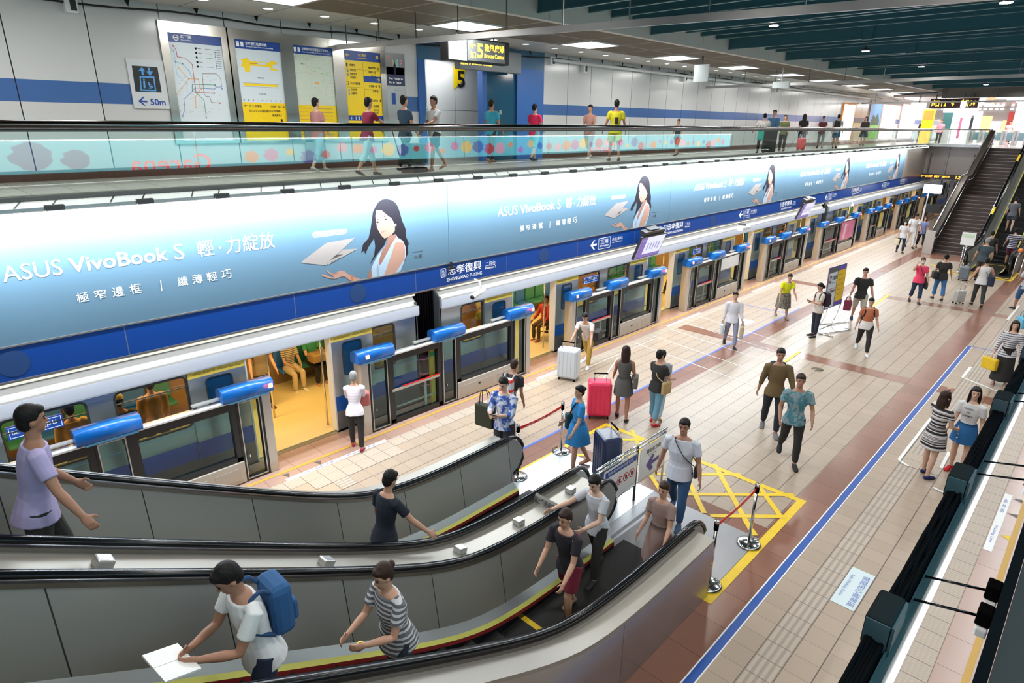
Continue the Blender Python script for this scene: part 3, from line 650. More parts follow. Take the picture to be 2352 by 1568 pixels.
def unit(x0, x1, label, bars=True, beige=True, extra=None, barr=False):
    e = empty('platform_screen', (0, 0, 0), label=label, cat='platform screen', group='half height platform screens beside the train')
    mid = (x0+x1)/2-0.2
    m = MB(); m.box(x0-0.02, x0+0.14, 9.53, 9.78, 0, 1.5, POST, 0.012); m.build('post', e); m = MB(); m.box(x1-0.13, x1+0.02, 9.53, 9.78, 0, 1.5, POST, 0.012); m.build('post', e)
    cap(e, x0-0.1, x0+0.72, x0+0.1); cap(e, mid-0.4, mid+0.42, None); cap(e, x1-0.76, x1+0.08, x1+0.02)
    narrow(e, x0+0.15, x0+0.6); narrow(e, mid-0.2, mid+0.22); narrow(e, x1-0.55, x1-0.14)
    for (a, b_, bar, bg) in ((x0+0.6, mid-0.2, bars, False), (mid+0.22, x1-0.55, barr, beige)):
        z0 = 0.40 if bg else 0.03
        m = MB(); m.box(a, b_, 9.55, 9.66, 1.33, 1.46, FR); m.box(a, a+0.12, 9.55, 9.66, z0, 1.33, FR); m.box(b_-0.09, b_, 9.55, 9.66, z0, 1.33, FR); m.box(a, b_, 9.55, 9.66, z0, z0+0.08, FR); o = m.build('panel_frame', e)
        MB().box(a+0.1, b_-0.08, 9.60, 9.612, z0+0.07, 1.34, DGLASS).build('glass_pane', o)
        m = MB(); m.box(a, b_, 9.53, 9.68, 1.46, 1.50, TOPR, 0.01); m.build('top_rail', e)
        if b_ > 3.5 or True:
            m = MB(); m.box(b_-0.62, b_-0.12, 9.62, 9.70, 1.53, 1.57, TOPR, 0.012); m.box(b_-0.6, b_-0.55, 9.64, 9.68, 1.5, 1.54, FR); m.build('closer_arm', e)
        if bar:
            m = MB(); m.box(a+0.06, b_-0.06, 9.535, 9.56, 0.70, 0.755, POST, 0.005); m.box(a+0.3, b_-0.05, 9.53, 9.56, 0.755, 0.77, RED); q = m.build('push_bar', e)
            MB().box(b_-0.42, b_-0.36, 9.62, 9.65, 0.1, 0.7, POST).box(a+0.2, b_-0.1, 9.63, 9.65, 0.3, 0.33, POST).build('brace', e)
        if bg:
            m = MB(); m.box(a, b_, 9.52, 9.7, 0.02, 0.40, BEIGE, 0.008); q = m.build('base_cabinet', e)
            w = (b_-a); MB().box(a+0.08, a+w*0.6, 9.514, 9.52, 0.09, 0.30, mat('cabinet_door', (0.46, 0.43, 0.39), 0.4, 0.3)).box(a+w*0.68, b_-0.08, 9.514, 9.52, 0.09, 0.30, mat('cabinet_door', ())).build('cabinet_door', q)
            MB().box(a+w*0.34, a+w*0.34+0.06, 9.508, 9.516, 0.21, 0.25, INK).build('vent', q)
    m = MB(); m.box(x0, x1, 9.56, 9.7, 0, 0.03, FR); m.build('sill', e)
    if extra: extra(e, x0, x1, mid)
    return e
U = [(-6.1, -2.1, 'platform screen left of the photo edge'), (-0.2, 4.05, 'platform screen nearest the camera, left of the first open train door'),
     (5.85, 10.5, 'platform screen with the yellow pole, between the first and second open doors'), (12.1, 16.45, 'platform screen between the second and third open doors'),
     (18.0, 22.2, 'platform screen beyond the hanging display, white notice on its glass'), (23.9, 28.05, 'platform screen behind the phone reader, plain glass'),
     (29.8, 35.0, 'platform screen carrying the pink poster'), (36.7, 40.6, 'platform screen just past the pink poster one'),
     (42.5, 46.5, 'platform screen in the distance beside the three standing people'), (48.4, 52.3, 'farthest platform screen in the underpass')]
def x_u1(e, x0, x1, mid):
    MB().box(7.56, 7.66, 9.64, 9.70, 0.05, 1.52, mat('yellow_pole', (0.85, 0.55, 0.02), 0.4)).box(7.555, 7.665, 9.635, 9.64, 1.15, 1.25, mat('green_sticker', (0.05, 0.4, 0.15), 0.5)).build('guide_pole', e, label='yellow guide pole')
def x_white(e, x0, x1, mid): MB().box(mid+0.35, x1-0.62, 9.535, 9.545, 1.02, 1.42, WHITE).build('notice_sheet', e)
def x_pink(e, x0, x1, mid):
    m = MB(); m.box(mid+0.3, x1-0.6, 9.53, 9.545, 0.55, 1.42, mat('poster_pink', (0.62, 0.16, 0.30), 0.4, noise=(3, 0.5)))
    m.flat([(mid+0.6, 0.6), (mid+0.9, 0.6), (mid+1.1, 1.3), (mid+0.8, 1.38)], (0, 9.53, 0), AU, AV, mat('poster_pale', (0.75, 0.5, 0.55), 0.4), 0.003); m.build('poster', e)
for i, (a, b_, l) in enumerate(U):
    unit(a, b_, l, bars=True, beige=True, barr=(i == 0), extra={2: x_u1, 4: x_white, 6: x_pink}.get(i))

# ================================================================== TRAIN
TS = mat('train_steel', (0.50, 0.54, 0.60), 0.28, 0.75, noise=(1.5, 0.1)); TB = mat('train_blue', (0.005, 0.10, 0.48), 0.3, noise=(3, 0.08)); TW = mat('train_white', (0.60, 0.64, 0.74), 0.3)
TROOF = mat('train_roof', (0.55, 0.54, 0.53), 0.35, 0.2, noise=(0.8, 0.08)); RUB = mat('window_gasket', (0.05, 0.05, 0.055), 0.4); TYEL = mat('train_yellow', (0.85, 0.62, 0.10), 0.4)
INW = mat('saloon_wall', (0.26, 0.16, 0.08), 0.5); INF = tile_mat('saloon_floor', (0.78, 0.62, 0.32), (0.7, 0.55, 0.3), 3, 3, 0, 0, 0.0, 0.3, 0.02); SEAT = mat('seat_green', (0.04, 0.22, 0.16), 0.4); SEAT2 = mat('seat_blue', (0.03, 0.15, 0.5), 0.4)
TY = 10.12
def rrect(x0, x1, z0, z1, r=0.07, n=3):
    p = []
    for cx, cz, a0 in ((x1-r, z1-r, 0), (x0+r, z1-r, 90), (x0+r, z0+r, 180), (x1-r, z0+r, 270)):
        for k in range(n+1):
            a = math.radians(a0+90*k/n); p.append((cx+r*math.cos(a), cz+r*math.sin(a)))
    return p
def ringface(m, outer, inner, y, mt):
    """flat frame between two outlines with as many points"""
    n = len(outer); v = [(x, y, z) for x, z in outer]+[(x, y, z) for x, z in inner]
    m.add(v, [(i, (i+1) % n, n+(i+1) % n, n+i) for i in range(n)], mt)
def holepanel(m, x0, x1, z0, z1, hx0, hx1, hz0, hz1, y, mt, r=0.07):
    """panel face with one rounded opening"""
    h = rrect(hx0, hx1, hz0, hz1, r); n = len(h); out = []
    cx, cz = (hx0+hx1)/2, (hz0+hz1)/2
    for (x, z) in h:
        out.append((x1 if x > cx else x0, z1 if z > cz else z0))
    # spread the outline points: first and last of each corner sit on the sides
    k = n//4
    for c in range(4):
        sx, sz = out[c*k]
        for j in range(k):
            hx, hz = h[c*k+j]
            if j == 0: out[c*k+j] = (sx, hz) if c in (0, 2) else (hx, sz)
            elif j == k-1: out[c*k+j] = (hx, sz) if c in (0, 2) else (sx, hz)
            else: out[c*k+j] = (sx, sz)
    ringface(m, out, h, y, mt)
def gasket(m, hx0, hx1, hz0, hz1, y, r=0.07, w=0.03, mt=None):
    a = rrect(hx0-w, hx1+w, hz0-w, hz1+w, r+w); b_ = rrect(hx0, hx1, hz0, hz1, r); ringface(m, a, b_, y, mt or RUB)
    n = len(b_); m.add([(x, y, z) for x, z in b_]+[(x, y+0.04, z) for x, z in b_], [(i, (i+1) % n, n+(i+1) % n, n+i) for i in range(n)], RUB)
def car(x0, x1, doors, name_label, wins_end):
    e = empty('train_car', (0, 0, 0), label=name_label, cat='train car', group='cars of the standing train')
    # side wall between the leaves
    segs = []; cur = x0
    for c in doors: segs.append((cur, c-0.80)); cur = c+0.80
    segs.append((cur, x1))
    w = MB(); gk = MB(); gl = []
    for (a, b_) in segs:
        L = b_-a
        if L > 2.6: wins = [(a+0.95, a+1.92), (b_-1.94, b_-0.96)] if L > 3.5 else [(a+0.95, b_-0.4)]
        elif L > 1.3: wins = [(a+0.95, b_-0.58)] if a > x0+0.01 else [(a+0.61, b_-0.96)]
        else: wins = []
        xs = a
        cuts = []
        for i, (p, q) in enumerate(wins): cuts.append((p-0.09, q+0.09, p, q))
        for (ca, cb_, p, q) in cuts:
            w.quad((xs, TY, 0.95), (ca, TY, 0.95), (ca, TY, 1.97), (xs, TY, 1.97), TS)
            holepanel(w, ca, cb_, 0.95, 1.97, p, q, 1.04, 1.88, TY, TS)
            gl.append((p, q)); xs = cb_
        w.quad((xs, TY, 0.95), (b_, TY, 0.95), (b_, TY, 1.97), (xs, TY, 1.97), TS)
        for z0, z1, mt in ((-0.9, 0.41, mat('train_lower', (0.22, 0.23, 0.25), 0.35, 0.6)), (0.41, 0.72, TB), (0.72, 0.95, TS)):
            w.quad((a, TY, z0), (b_, TY, z0), (b_, TY, z1), (a, TY, z1), mt)
        w.box(a+0.01, b_-0.01, TY-0.012, TY, 0.93, 0.955, TS)
    w.box(x0, x1, TY, TY+0.1, -0.9, -0.02, DARK)
    w.build('side_wall', e)
    for (p, q) in gl:
        m = MB(); m.quad((p, TY+0.02, 1.04), (q, TY+0.02, 1.04), (q, TY+0.02, 1.88), (p, TY+0.02, 1.88), TGLASS); m.box(p, q, TY+0.01, TY+0.03, 1.70, 1.715, RUB); g = m.build('window', e)
        gk = MB(); gasket(gk, p, q, 1.04, 1.88, TY-0.006); gk.build('window_gasket', g)
    # roof, gutter and ends
    r = MB(); prof = [(10.05, 1.97), (10.05, 2.15), (10.12, 2.16), (10.16, 2.24), (10.26, 2.34), (10.42, 2.42), (10.5, 2.43), (10.7, 2.55), (11.5, 2.68), (12.5, 2.62), (13.2, 2.3), (13.2, 2.2), (10.2, 2.45-0.22), (10.2, 1.97)]
    rp = prof[1:]; v0 = []
    r.prism(prof, 'x', x0, x1, TROOF); r.build('roof', e)
    r = MB(); r.box(x0-0.02, x1+0.02, 10.03, 10.06, 1.965, 2.155, TW); r.box(x0, x1, 10.03, 10.2, 1.955, 1.97, TW); r.build('gutter', e)
    for xe in (x0, x1):
        en = MB(); en.prism([(TY, -0.9), (TY, 2.2), (10.6, 2.5), (12.5, 2.6), (13.0, 2.2), (13.0, -0.9)], 'x', xe-0.03, xe+0.03, mat('car_end', (0.10, 0.11, 0.12), 0.5)); en.build('end_wall', e)
    # saloon
    i = MB(); i.box(x0, x1, TY+0.02, 13.15, -0.06, 0.015, INF); i.box(x0, x1, 13.12, 13.2, 0, 2.4, INW); i.box(x0, x1, TY, 13.15, 2.36, 2.4, mat('saloon_ceiling', (0.8, 0.75, 0.65), 0.5)); i.build('saloon_shell', e)
    xs = x0+0.3
    for c in list(doors)+[None]:
        x_end = (c-1.0) if c is not None else x1-0.3
        for k in range(int((x_end-xs)/0.46)):
            X = xs+k*0.46; s = MB(); s.box(X+0.02, X+0.44, 12.68, 13.08, 0.38, 0.45, SEAT if k % 3 else SEAT2, 0.03); s.box(X+0.02, X+0.44, 13.02, 13.1, 0.45, 0.95, SEAT if k % 3 else SEAT2, 0.03); s.build('seat', e)
        if c is not None: xs = c+1.0
    p = MB()
    for c in doors:
        for X in (c-0.95, c+0.8): p.tube([(X, 10.45, 0), (X, 10.45, 2.36)], 0.02, CHROME, 8)
        p.tube([(c+0.2, 11.5, 0), (c+0.2, 11.5, 2.36)], 0.02, CHROME, 8)
    p.tube([(x0+0.3, 11.1, 1.95), (x1-0.3, 11.1, 1.95)], 0.018, CHROME, 8); p.build('grab_pole', e)
    # leaves, pushed outside the wall when open
    for c in doors:
        for sgn in (-1, 1):
            a, b_ = (c-1.73, c-0.80) if sgn < 0 else (c+0.80, c+1.73)
            m = MB(); y = TY-0.045
            if sgn < 0: hx = (a+0.27, a+0.68)
            else: hx = (b_-0.68, b_-0.27)
            holepanel(m, a, b_, 1.0, 1.83, hx[0], hx[1], 1.12, 1.77, y, TS, 0.06)
            for z0, z1, mt in ((0.02, 0.41, mat('train_lower', ())), (0.41, 0.72, TB), (0.72, 1.0, TS), (1.83, 1.95, TYEL)): m.quad((a, y, z0), (b_, y, z0), (b_, y, z1), (a, y, z1), mt)
            m.quad((a, y, 0.02), (a, TY, 0.02), (a, TY, 1.95), (a, y, 1.95), TS); m.quad((b_, y, 0.02), (b_, TY, 0.02), (b_, TY, 1.95), (b_, y, 1.95), TS)
            ex = b_ if sgn < 0 else a
            m.box(ex-0.012, ex+0.012, y-0.012, TY+0.14, 0.02, 1.95, WHITE); m.box(ex-0.03*sgn-0.008, ex-0.03*sgn+0.008, y-0.014, y, 0.02, 1.95, RUB) if False else None
            o = m.build('door_leaf', e)
            g = MB(); gasket(g, hx[0], hx[1], 1.12, 1.77, y-0.004, 0.06, 0.018); g.build('window_gasket', o)
            MB().quad((hx[0], y+0.01, 1.12), (hx[1], y+0.01, 1.12), (hx[1], y+0.01, 1.77), (hx[0], y+0.01, 1.77), mat('leaf_window', (0.01, 0.06, 0.16), 0.08)).build('window', o)
            if c < 26: MB().text('請緊握扶手  Mind the gap', (a+0.08, y, 1.865), AU, AV, 0.78, 0.05, mat('strip_ink', (0.35, 0.22, 0.03), 0.5), 0, off=0.003).build('lettering', o)
        MB().box(c-0.8, c+0.8, 10.02, TY, -0.04, 0.0, STEEL).build('door_sill', e)
    return e
car(-15.4, 7.6, [-12.8, -6.95, -1.1, 4.75], 'nearest train car, its last door open beside the first screen', 0)
car(8.25, 31.3, [11.25, 17.15, 23.0, 28.9], 'second train car, from the dark gangway to the distant roof joint', 0)
car(31.95, 55.0, [35.6, 41.5, 47.4, 53.0], 'third train car, small in the distance behind the screens', 0)
car(55.6, 76, [59, 65, 71], 'last train car in the underpass', 0)
for xa, l in ((7.63, 'black ribbed gangway bellows between the two nearest cars'), (31.33, 'gangway bellows between the second and third cars'), (55.03, 'gangway bellows between the farthest cars')):
    m = MB()
    for k in range(9): m.box(xa+k*0.066, xa+k*0.066+0.03, 10.28, 12.8, -0.6, 2.44, MATTE); m.box(xa+k*0.066+0.03, xa+k*0.066+0.066, 10.34, 12.7, -0.6, 2.4, mat('bellows_light', (0.07, 0.07, 0.075), 0.4))
    m.build('gangway', label=l, cat='gangway')
m = MB()
for z in (0.35, 0.62, 0.95, 1.3): m.tube([(7.62, 10.1, z), (7.72, 10.05, z-0.02), (8.0, 10.05, z-0.02), (8.24, 10.1, z)], 0.012, mat('pink_strap', (0.85, 0.12, 0.3), 0.5), 6)
m.build('gap_strap', label='four pink safety straps across the gap between cars', cat='strap')
# destination display in the train windows
for xw, l in ((0.70, 'blue lit destination display in the nearest car window'), (13.35, 'blue lit destination display in the second car window'), (19.3, 'distant blue destination display in a train window')):
    e = empty('destination_display', (xw, TY+0.03, 1.60), label=l, cat='display')
    MB().box(0, 0.64, 0, 0.03, 0, 0.19, mat('display_blue', (0.01, 0.05, 0.3), 0.4, emit=(0.02, 0.10, 0.6), es=0.8)).build('housing', e)
    m = MB(); wm = mat('display_white', (0.7, 0.8, 1), 0.4, emit=(0.7, 0.85, 1), es=1.3)
    m.text('Dingpu', (0.2, 0, 0.045), AU, AV, 0.36, 0.115, wm, off=0.003); m.text('BL', (0.05, 0, 0.07), AU, AV, 0.08, 0.05, wm, off=0.003)
    for q in ((0.02, 0.62, 0.165, 0.172), (0.02, 0.62, 0.018, 0.025), (0.02, 0.027, 0.018, 0.172), (0.613, 0.62, 0.018, 0.172)): m.box(q[0], q[1], -0.004, 0, q[2], q[3], wm)
    m.build('lettering', e)
# hanging displays and cameras
for (a, b_, l) in ((14.4, 16.25, 'black framed display screen hanging over the platform edge, nearer one'), (25.9, 28.1, 'farther display screen hanging over the platform edge')):
    e = empty('hanging_display', (a, 9.33, 2.24), label=l, cat='display screen'); e.rotation_euler = (math.radians(21), 0, 0); e.scale = (1.26, 1, 1.12)
    m = MB(); m.box(0, 1.0, 0, 0.07, 0, 0.62, FR, 0.008); h = m.build('housing', e)
    s = MB(); scr = mat('screen_white', (0.6, 0.62, 0.75), 0.3, emit=(0.62, 0.64, 0.85), es=0.8); s.box(0.03, 0.97, -0.004, 0, 0.03, 0.59, scr)
    pu = mat('screen_purple', (0.12, 0.08, 0.35), 0.3, emit=(0.18, 0.12, 0.45), es=0.6)
    s.box(0.03, 0.25, -0.006, -0.004, 0.12, 0.59, pu); s.box(0.03, 0.97, -0.006, -0.004, 0.03, 0.12, pu)
    for k in range(5): s.box(0.35+k*0.11, 0.40+k*0.11, -0.006, -0.004, 0.22+0.03*(k % 2), 0.42, mat('screen_grey', (0.3, 0.33, 0.5), 0.3, emit=(0.3, 0.33, 0.55), es=0.6))
    s.text('往頂埔 Dingpu', (0.06, -0.004, 0.5), AU, AV, 0.17, 0.04, scr, off=0.004); s.build('screen', e)
    MB().box(0.1, 0.9, 0.04, 0.2, 0.62, 0.72, FR).box(0.3, 0.7, 0.07, 0.24, 0.4, 0.75, FR).build('bracket', e)
for (x, z, l) in ((8.62, 2.50, 'white box camera on an arm under the station name'), (32.6, 2.36, 'small white dome camera in the distance over the platform edge')):
    e = empty('security_camera', (x, 9.25, z), label=l, cat='camera')
    MB().tube([(0.15, 0.05, -0.06), (-0.28, -0.07, -0.13)], [0.055, 0.065], WHITE, 8).build('body', e); MB().tube([(-0.28, -0.07, -0.13), (-0.29, -0.074, -0.132)], 0.05, INK, 8).build('lens', e)
    MB().tube([(0.05, 0.03, -0.04), (0.05, 0.05, 0.12), (0.05, 0.22, 0.14)], 0.02, WHITE, 8).build('arm', e)
e = empty('projector', (20.9, 9.2, 2.38), label='pale ceiling mounted projector box over the platform edge', cat='projector')
MB().box(-0.3, 0.35, -0.1, 0.12, 0, 0.12, WHITE, 0.02).build('body', e); MB().box(0.1, 0.14, 0, 0.25, 0.12, 0.2, DARK).build('bracket', e)
e = empty('camera_bracket', (7.98, 9.42, 3.0), label='small black clamp at the top of the station name band', cat='bracket')
MB().box(-0.08, 0.08, -0.06, 0.04, -0.02, 0.02, INK).box(-0.02, 0.02, -0.04, 0.0, 0.02, 0.12, INK).build('clamp', e)

e = empty('added_edge_tube', (0, 0, 0), label='long added tube under the lower edge of the name band, brightening the train side', cat='light fixture')
MB().box(-8, 48, 9.6, 9.66, 2.60, 2.64, WHITE).build('housing', e); MB().box(-8, 48, 9.61, 9.65, 2.585, 2.60, TUBE).build('tube', e)  # made-up fixture, added with the fill lights that brighten the train
# ================================================================== ESCALATORS
SKT = mat('skirt_steel', (0.30, 0.32, 0.33), 0.4, 0.7); STEP = tile_mat('step_metal', (0.03, 0.03, 0.032), (0.008, 0.008, 0.008), 3, 0.012, 0, 0, 0.005, 0.45, 0.02, metal=0.5)
BAL = tile_mat('balustrade_steel', (0.34, 0.34, 0.325), (0.04, 0.04, 0.04), 1.02, 90, 0.27, 0, 0.010, 0.42, 0.03, axes='XZ', metal=0.55, speckle=0.02)
DECK = mat('deck_steel', (0.36, 0.345, 0.31), 0.42, 0.6, noise=(1.2, 0.12)); CLAD = tile_mat('cladding_steel', (0.42, 0.41, 0.41), (0.08, 0.08, 0.08), 2.1, 60, 0.3, 0, 0.01, 0.22, 0.02, axes='XZ', metal=0.85, speckle=0.0)
PLATE = mat('landing_steel', (0.52, 0.55, 0.58), 0.3, 0.8, noise=(2, 0.08)); YEDGE = mat('skirt_yellow', (0.60, 0.60, 0.12), 0.5); REDB = mat('skirt_red', (0.25, 0.02, 0.02), 0.5)
T30 = math.tan(math.radians(30))
class Path:
    """step line of a flight: level near x = xe, climbing away in direction -sgn"""
    def __init__(s, xk, xe, xt, sgn=1): s.xk, s.xe, s.xt, s.sgn = xk, xe, xt, sgn
    def z(s, x):
        d = (s.xk-x)*s.sgn
        return T30*(d+math.sqrt(d*d+0.5))/2-T30*0.09 if d > -2.5 else 0.0
    def xs(s, a, b, st=0.22):
        n = max(2, int(abs(b-a)/st)); return [a+(b-a)*i/n for i in range(n+1)]
def strip(m, P, xs, yz0, yz1, mt, smooth=True):
    """ribbon between two (y, z offset) rails that follow the step line"""
    v = []
    for x in xs:
        z = max(P.z(x), 0); v += [(x, yz0[0], z+yz0[1]), (x, yz1[0], z+yz1[1])]
    m.add(v, [(2*i, 2*i+1, 2*i+3, 2*i+2) for i in range(len(xs)-1)], mt, smooth)
def solid(m, P, xs, y0, y1, o0, o1, mt):
    strip(m, P, xs, (y0, o1), (y1, o1), mt); strip(m, P, xs, (y0, o0), (y0, o1), mt, False); strip(m, P, xs, (y1, o0), (y1, o1), mt, False); strip(m, P, xs, (y0, o0), (y1, o0), mt)
    for x in (xs[0], xs[-1]):
        z = max(P.z(x), 0); m.quad((x, y0, z+o0), (x, y1, z+o0), (x, y1, z+o1), (x, y0, z+o1), mt)
def balustrade(e, P, y, inner, rail_mat=BLACK):
    """handrail loop, solid panel, sloping inner deck with yellow edge and dark skirt; inner = +1 or -1 towards the steps"""
    s = P.sgn; xe = P.xe-0.36*s; xs = P.xs(P.xt, xe)
    top = [(x, y, max(P.z(x), 0)+0.95) for x in xs]
    arc = [(xe+s*0.36*math.sin(a), y, 0.59+0.36*math.cos(a)) for a in [PI*k/10 for k in range(1, 11)]]
    m = MB(); m.tube(top+arc+[(xe-0.3*s, y, 0.22)], 0.028, rail_mat, 10, r2=0.045, side=(0, 0, 1)); m.build('handrail', e)
    m = MB()
    strip(m, P, xs, (y-inner*0.028, 0.12), (y-inner*0.028, 0.90), BAL); strip(m, P, xs, (y+inner*0.135, 0.20), (y+inner*0.03, 0.90), BAL)
    ring = [(xe+s*0.32*math.sin(a), 0.59+0.32*math.cos(a)) for a in [PI*k/10 for k in range(0, 11)]]
    for yy in (y-0.028, y+0.028): m.add([(xe, yy, 0.59)]+[(p[0], yy, p[1]) for p in ring], [(0, i, i+1) for i in range(1, 11)], BAL)
    for i in range(10): m.quad((ring[i][0], y-0.028, ring[i][1]), (ring[i+1][0], y-0.028, ring[i+1][1]), (ring[i+1][0], y+0.028, ring[i+1][1]), (ring[i][0], y+0.028, ring[i][1]), STEEL)
    m.build('balustrade_panel', e)
    m = MB(); yi = y+inner*0.045
    solid(m, P, xs, min(y-0.045, y+0.045), max(y-0.045, y+0.045), 0.865, 0.905, mat('rail_guide', (0.22, 0.2, 0.18), 0.3, 0.8)); m.build('rail_guide', e)
    m = MB(); strip(m, P, xs, (y+inner*0.133, 0.205), (y+inner*0.22, 0.12), SKT); strip(m, P, xs, (y+inner*0.22, 0.12), (y+inner*0.235, 0.105), SKT); m.build('inner_deck', e)
    m = MB(); strip(m, P, xs, (y+inner*0.215, 0.128), (y+inner*0.262, 0.10), YEDGE); strip(m, P, xs, (y+inner*0.262, 0.10), (y+inner*0.267, 0.05), REDB); strip(m, P, xs, (y+inner*0.267, 0.05), (y+inner*0.27, -0.35), BLACK); m.build('skirt', e)
def escalator(label, P, ya, yb, zt, plate):
    e = empty('escalator', (0, 0, 0), label=label, cat='escalator')
    balustrade(e, P, ya, -1); balustrade(e, P, yb, 1)
    s = P.sgn; y0, y1 = yb+0.27, ya-0.27
    x = P.xk+0.6*s; k = 0
    MB().box(min(x, x+2.2*s), max(x, x+2.2*s), y0, y1, 0.003, 0.012, STEP).box(min(x+0.0*s, x+0.09*s), max(x, x+0.09*s), y0, y1, 0.012, 0.016, YEL).build('comb_plate', e)
    # steps: 0.4 m treads with yellow side marks
    while abs(x-P.xt) > 0.4 and (x-P.xt)*s > 0:
        xa = x-0.4*s; za = max(P.z(x-0.2*s), 0)-0.03
        m = MB(); a, b_ = min(x, xa), max(x, xa)
        m.box(a, b_, y0, y1, za-0.05, za, STEP); m.box(x-0.02*s-0.01, x-0.02*s+0.01, y0, y1, za-0.26, za-0.004, STEP)
        m.build('step', e); x = xa; k += 1
    MB().box(*plate[:4], 0.0, 0.006, plate[4]).build('landing_plate', e)
    return e
PA = Path(3.86, 6.78, -4.3)
escalator('far one of the two foreground escalators, bright landing plate, next to the blue floor line', PA, 6.27, 4.9, 4.7, (6.2, 8.1, 4.5, 6.52, PLATE))
escalator('near one of the two foreground escalators, dark steps and grey landing plate', PA, 4.4, 3.0, 4.7, (6.2, 8.08, 2.72, 4.495, mat('landing_grey', (0.30, 0.31, 0.33), 0.35, 0.7, noise=(2, 0.08))))
xs_ = PA.xs(-4.3, 6.45)
def deck(name, label, y0, y1, skirts):
    e = empty(name, (0, 0, 0), label=label, cat='escalator deck')
    m = MB(); solid(m, PA, xs_, y0, y1, 0.82, 0.865, DECK); m.build('deck_plate', e)
    c = MB(); v = []
    for yy in skirts:
        for x in xs_: v += [(x, yy, max(PA.z(x)-1.1 if PA.z(x) > 1.0 else 0, 0)), (x, yy, max(PA.z(x), 0)+0.82)]
        c.add(v, [(2*i, 2*i+1, 2*i+3, 2*i+2) for i in range(len(xs_)-1)], CLAD); v = []
    c.quad((6.45, y0, 0), (6.45, y1, 0), (6.45, y1, 0.82), (6.45, y0, 0.82), STEEL); c.build('cladding', e)
    return e
d1 = deck('escalator_outer_deck', 'bright steel deck strip along the far side of the far escalator', 6.315, 6.60, (6.60,))
d2 = deck('escalator_centre_deck', 'wide steel deck with square studs between the two foreground escalators', 4.445, 4.855, (4.446, 4.854))
d3 = deck('escalator_side_deck', 'steel deck and cladding along the near side of the near escalator', 2.70, 2.955, (2.70,))
def tilt(x): return math.atan2(PA.z(x+0.05)-PA.z(x-0.05), 0.1)
for x in (6.02, 4.97, 3.97, 2.3, 0.62, -1.0):
    m = MB(); a = tilt(x); m.box(-0.06, 0.06, -0.06, 0.06, 0.0, 0.075, mat('stud_metal', (0.55, 0.56, 0.56), 0.25, 0.7), 0.012)
    o = m.build('anti_slide_stud', d2); o.location = (x, 4.65, max(PA.z(x), 0)+0.862); o.rotation_euler = (0, -a, 0)
st = MB()
for x in (2.5, 0.2): pass
m = MB(); m.prism([(-0.05, 0), (0.05, 0), (0, 0.13)], 'y', -0.19, 0.19, mat('notice_metal', (0.45, 0.44, 0.40), 0.4, 0.4))
m.text('禁止攀爬滑行', (-0.055, 0.17, 0.025), (0, -1, 0), (0.36, 0, 0.93), 0.33, 0.085, INK, 0.01, off=0.006)
for v in range(len(m.v)): pass
o = m.build('tent_notice', label='small metal tent notice with black characters on the escalator deck', cat='sign'); o.location = (5.52, 4.66, 0.866); 
# warning stickers on the decks and panel
def sticker(name, label, origin, u, v, w, h, lines, ink=BINK, base=SIGNY, pic=True):
    e = MB(); u = Vector(u).normalized(); v = Vector(v).normalized(); o = Vector(origin)
    e.flat([(0, 0), (w, 0), (w, h), (0, h)], o, u, v, base, 0.004)
    for i, t in enumerate(lines): e.text(t, o+u*(w*0.36)+v*(h*(0.72-0.27*i)), u, v, w*0.56, h*0.16, ink, 0.01, off=0.006)
    if pic:
        e.flat([(w*0.08, h*0.12), (w*0.14, h*0.12), (w*0.14, h*0.35), (w*0.08, h*0.35)], o, u, v, INK, 0.006)
        c = [(0.2, 0.2), (0.24, 0.2), (0.25, 0.45), (0.27, 0.2), (0.31, 0.2), (0.29, 0.5), (0.31, 0.72), (0.2, 0.72), (0.18, 0.5)]
        e.flat([(a*w, b_*h) for a, b_ in c], o, u, v, ink if pic == 2 else INK, 0.006); e.flat([(w*0.25+w*0.03*math.cos(t), h*0.8+w*0.03*math.sin(t)) for t in [k*PI/5 for k in range(10)]], o, u, v, INK, 0.006)
    return e.build(name, label=label, cat='sticker')
a = tilt(2.0); sticker('deck_sticker', 'yellow sticker with blue hand symbol on the near escalator side deck', (2.72, 2.93, PA.z(2.72)+0.866), (0, -1, 0), (-math.cos(tilt(2.5)), 0, math.sin(-tilt(2.5))), 0.22, 0.36, ['請緊握', '扶手站', '穩踏階'], pic=2)
sticker('panel_sticker', 'yellow warning sticker inside the near escalator, half hidden by passengers', (4.7, 4.36, 0.38), (1, 0, 0), (0, 0, 1), 0.62, 0.28, ['請勿奔跑', 'Do not run', 'Hold handrail'], INK)
sticker('deck_sticker', 'yellow triangular marked sticker on the centre deck beside the striped shirt rider', (1.45, 4.46, PA.z(1.45)+0.868), (1, 0, tilt(1.45)*1.15), (0, 1, 0), 0.3, 0.12, ['小心'], INK, pic=False)

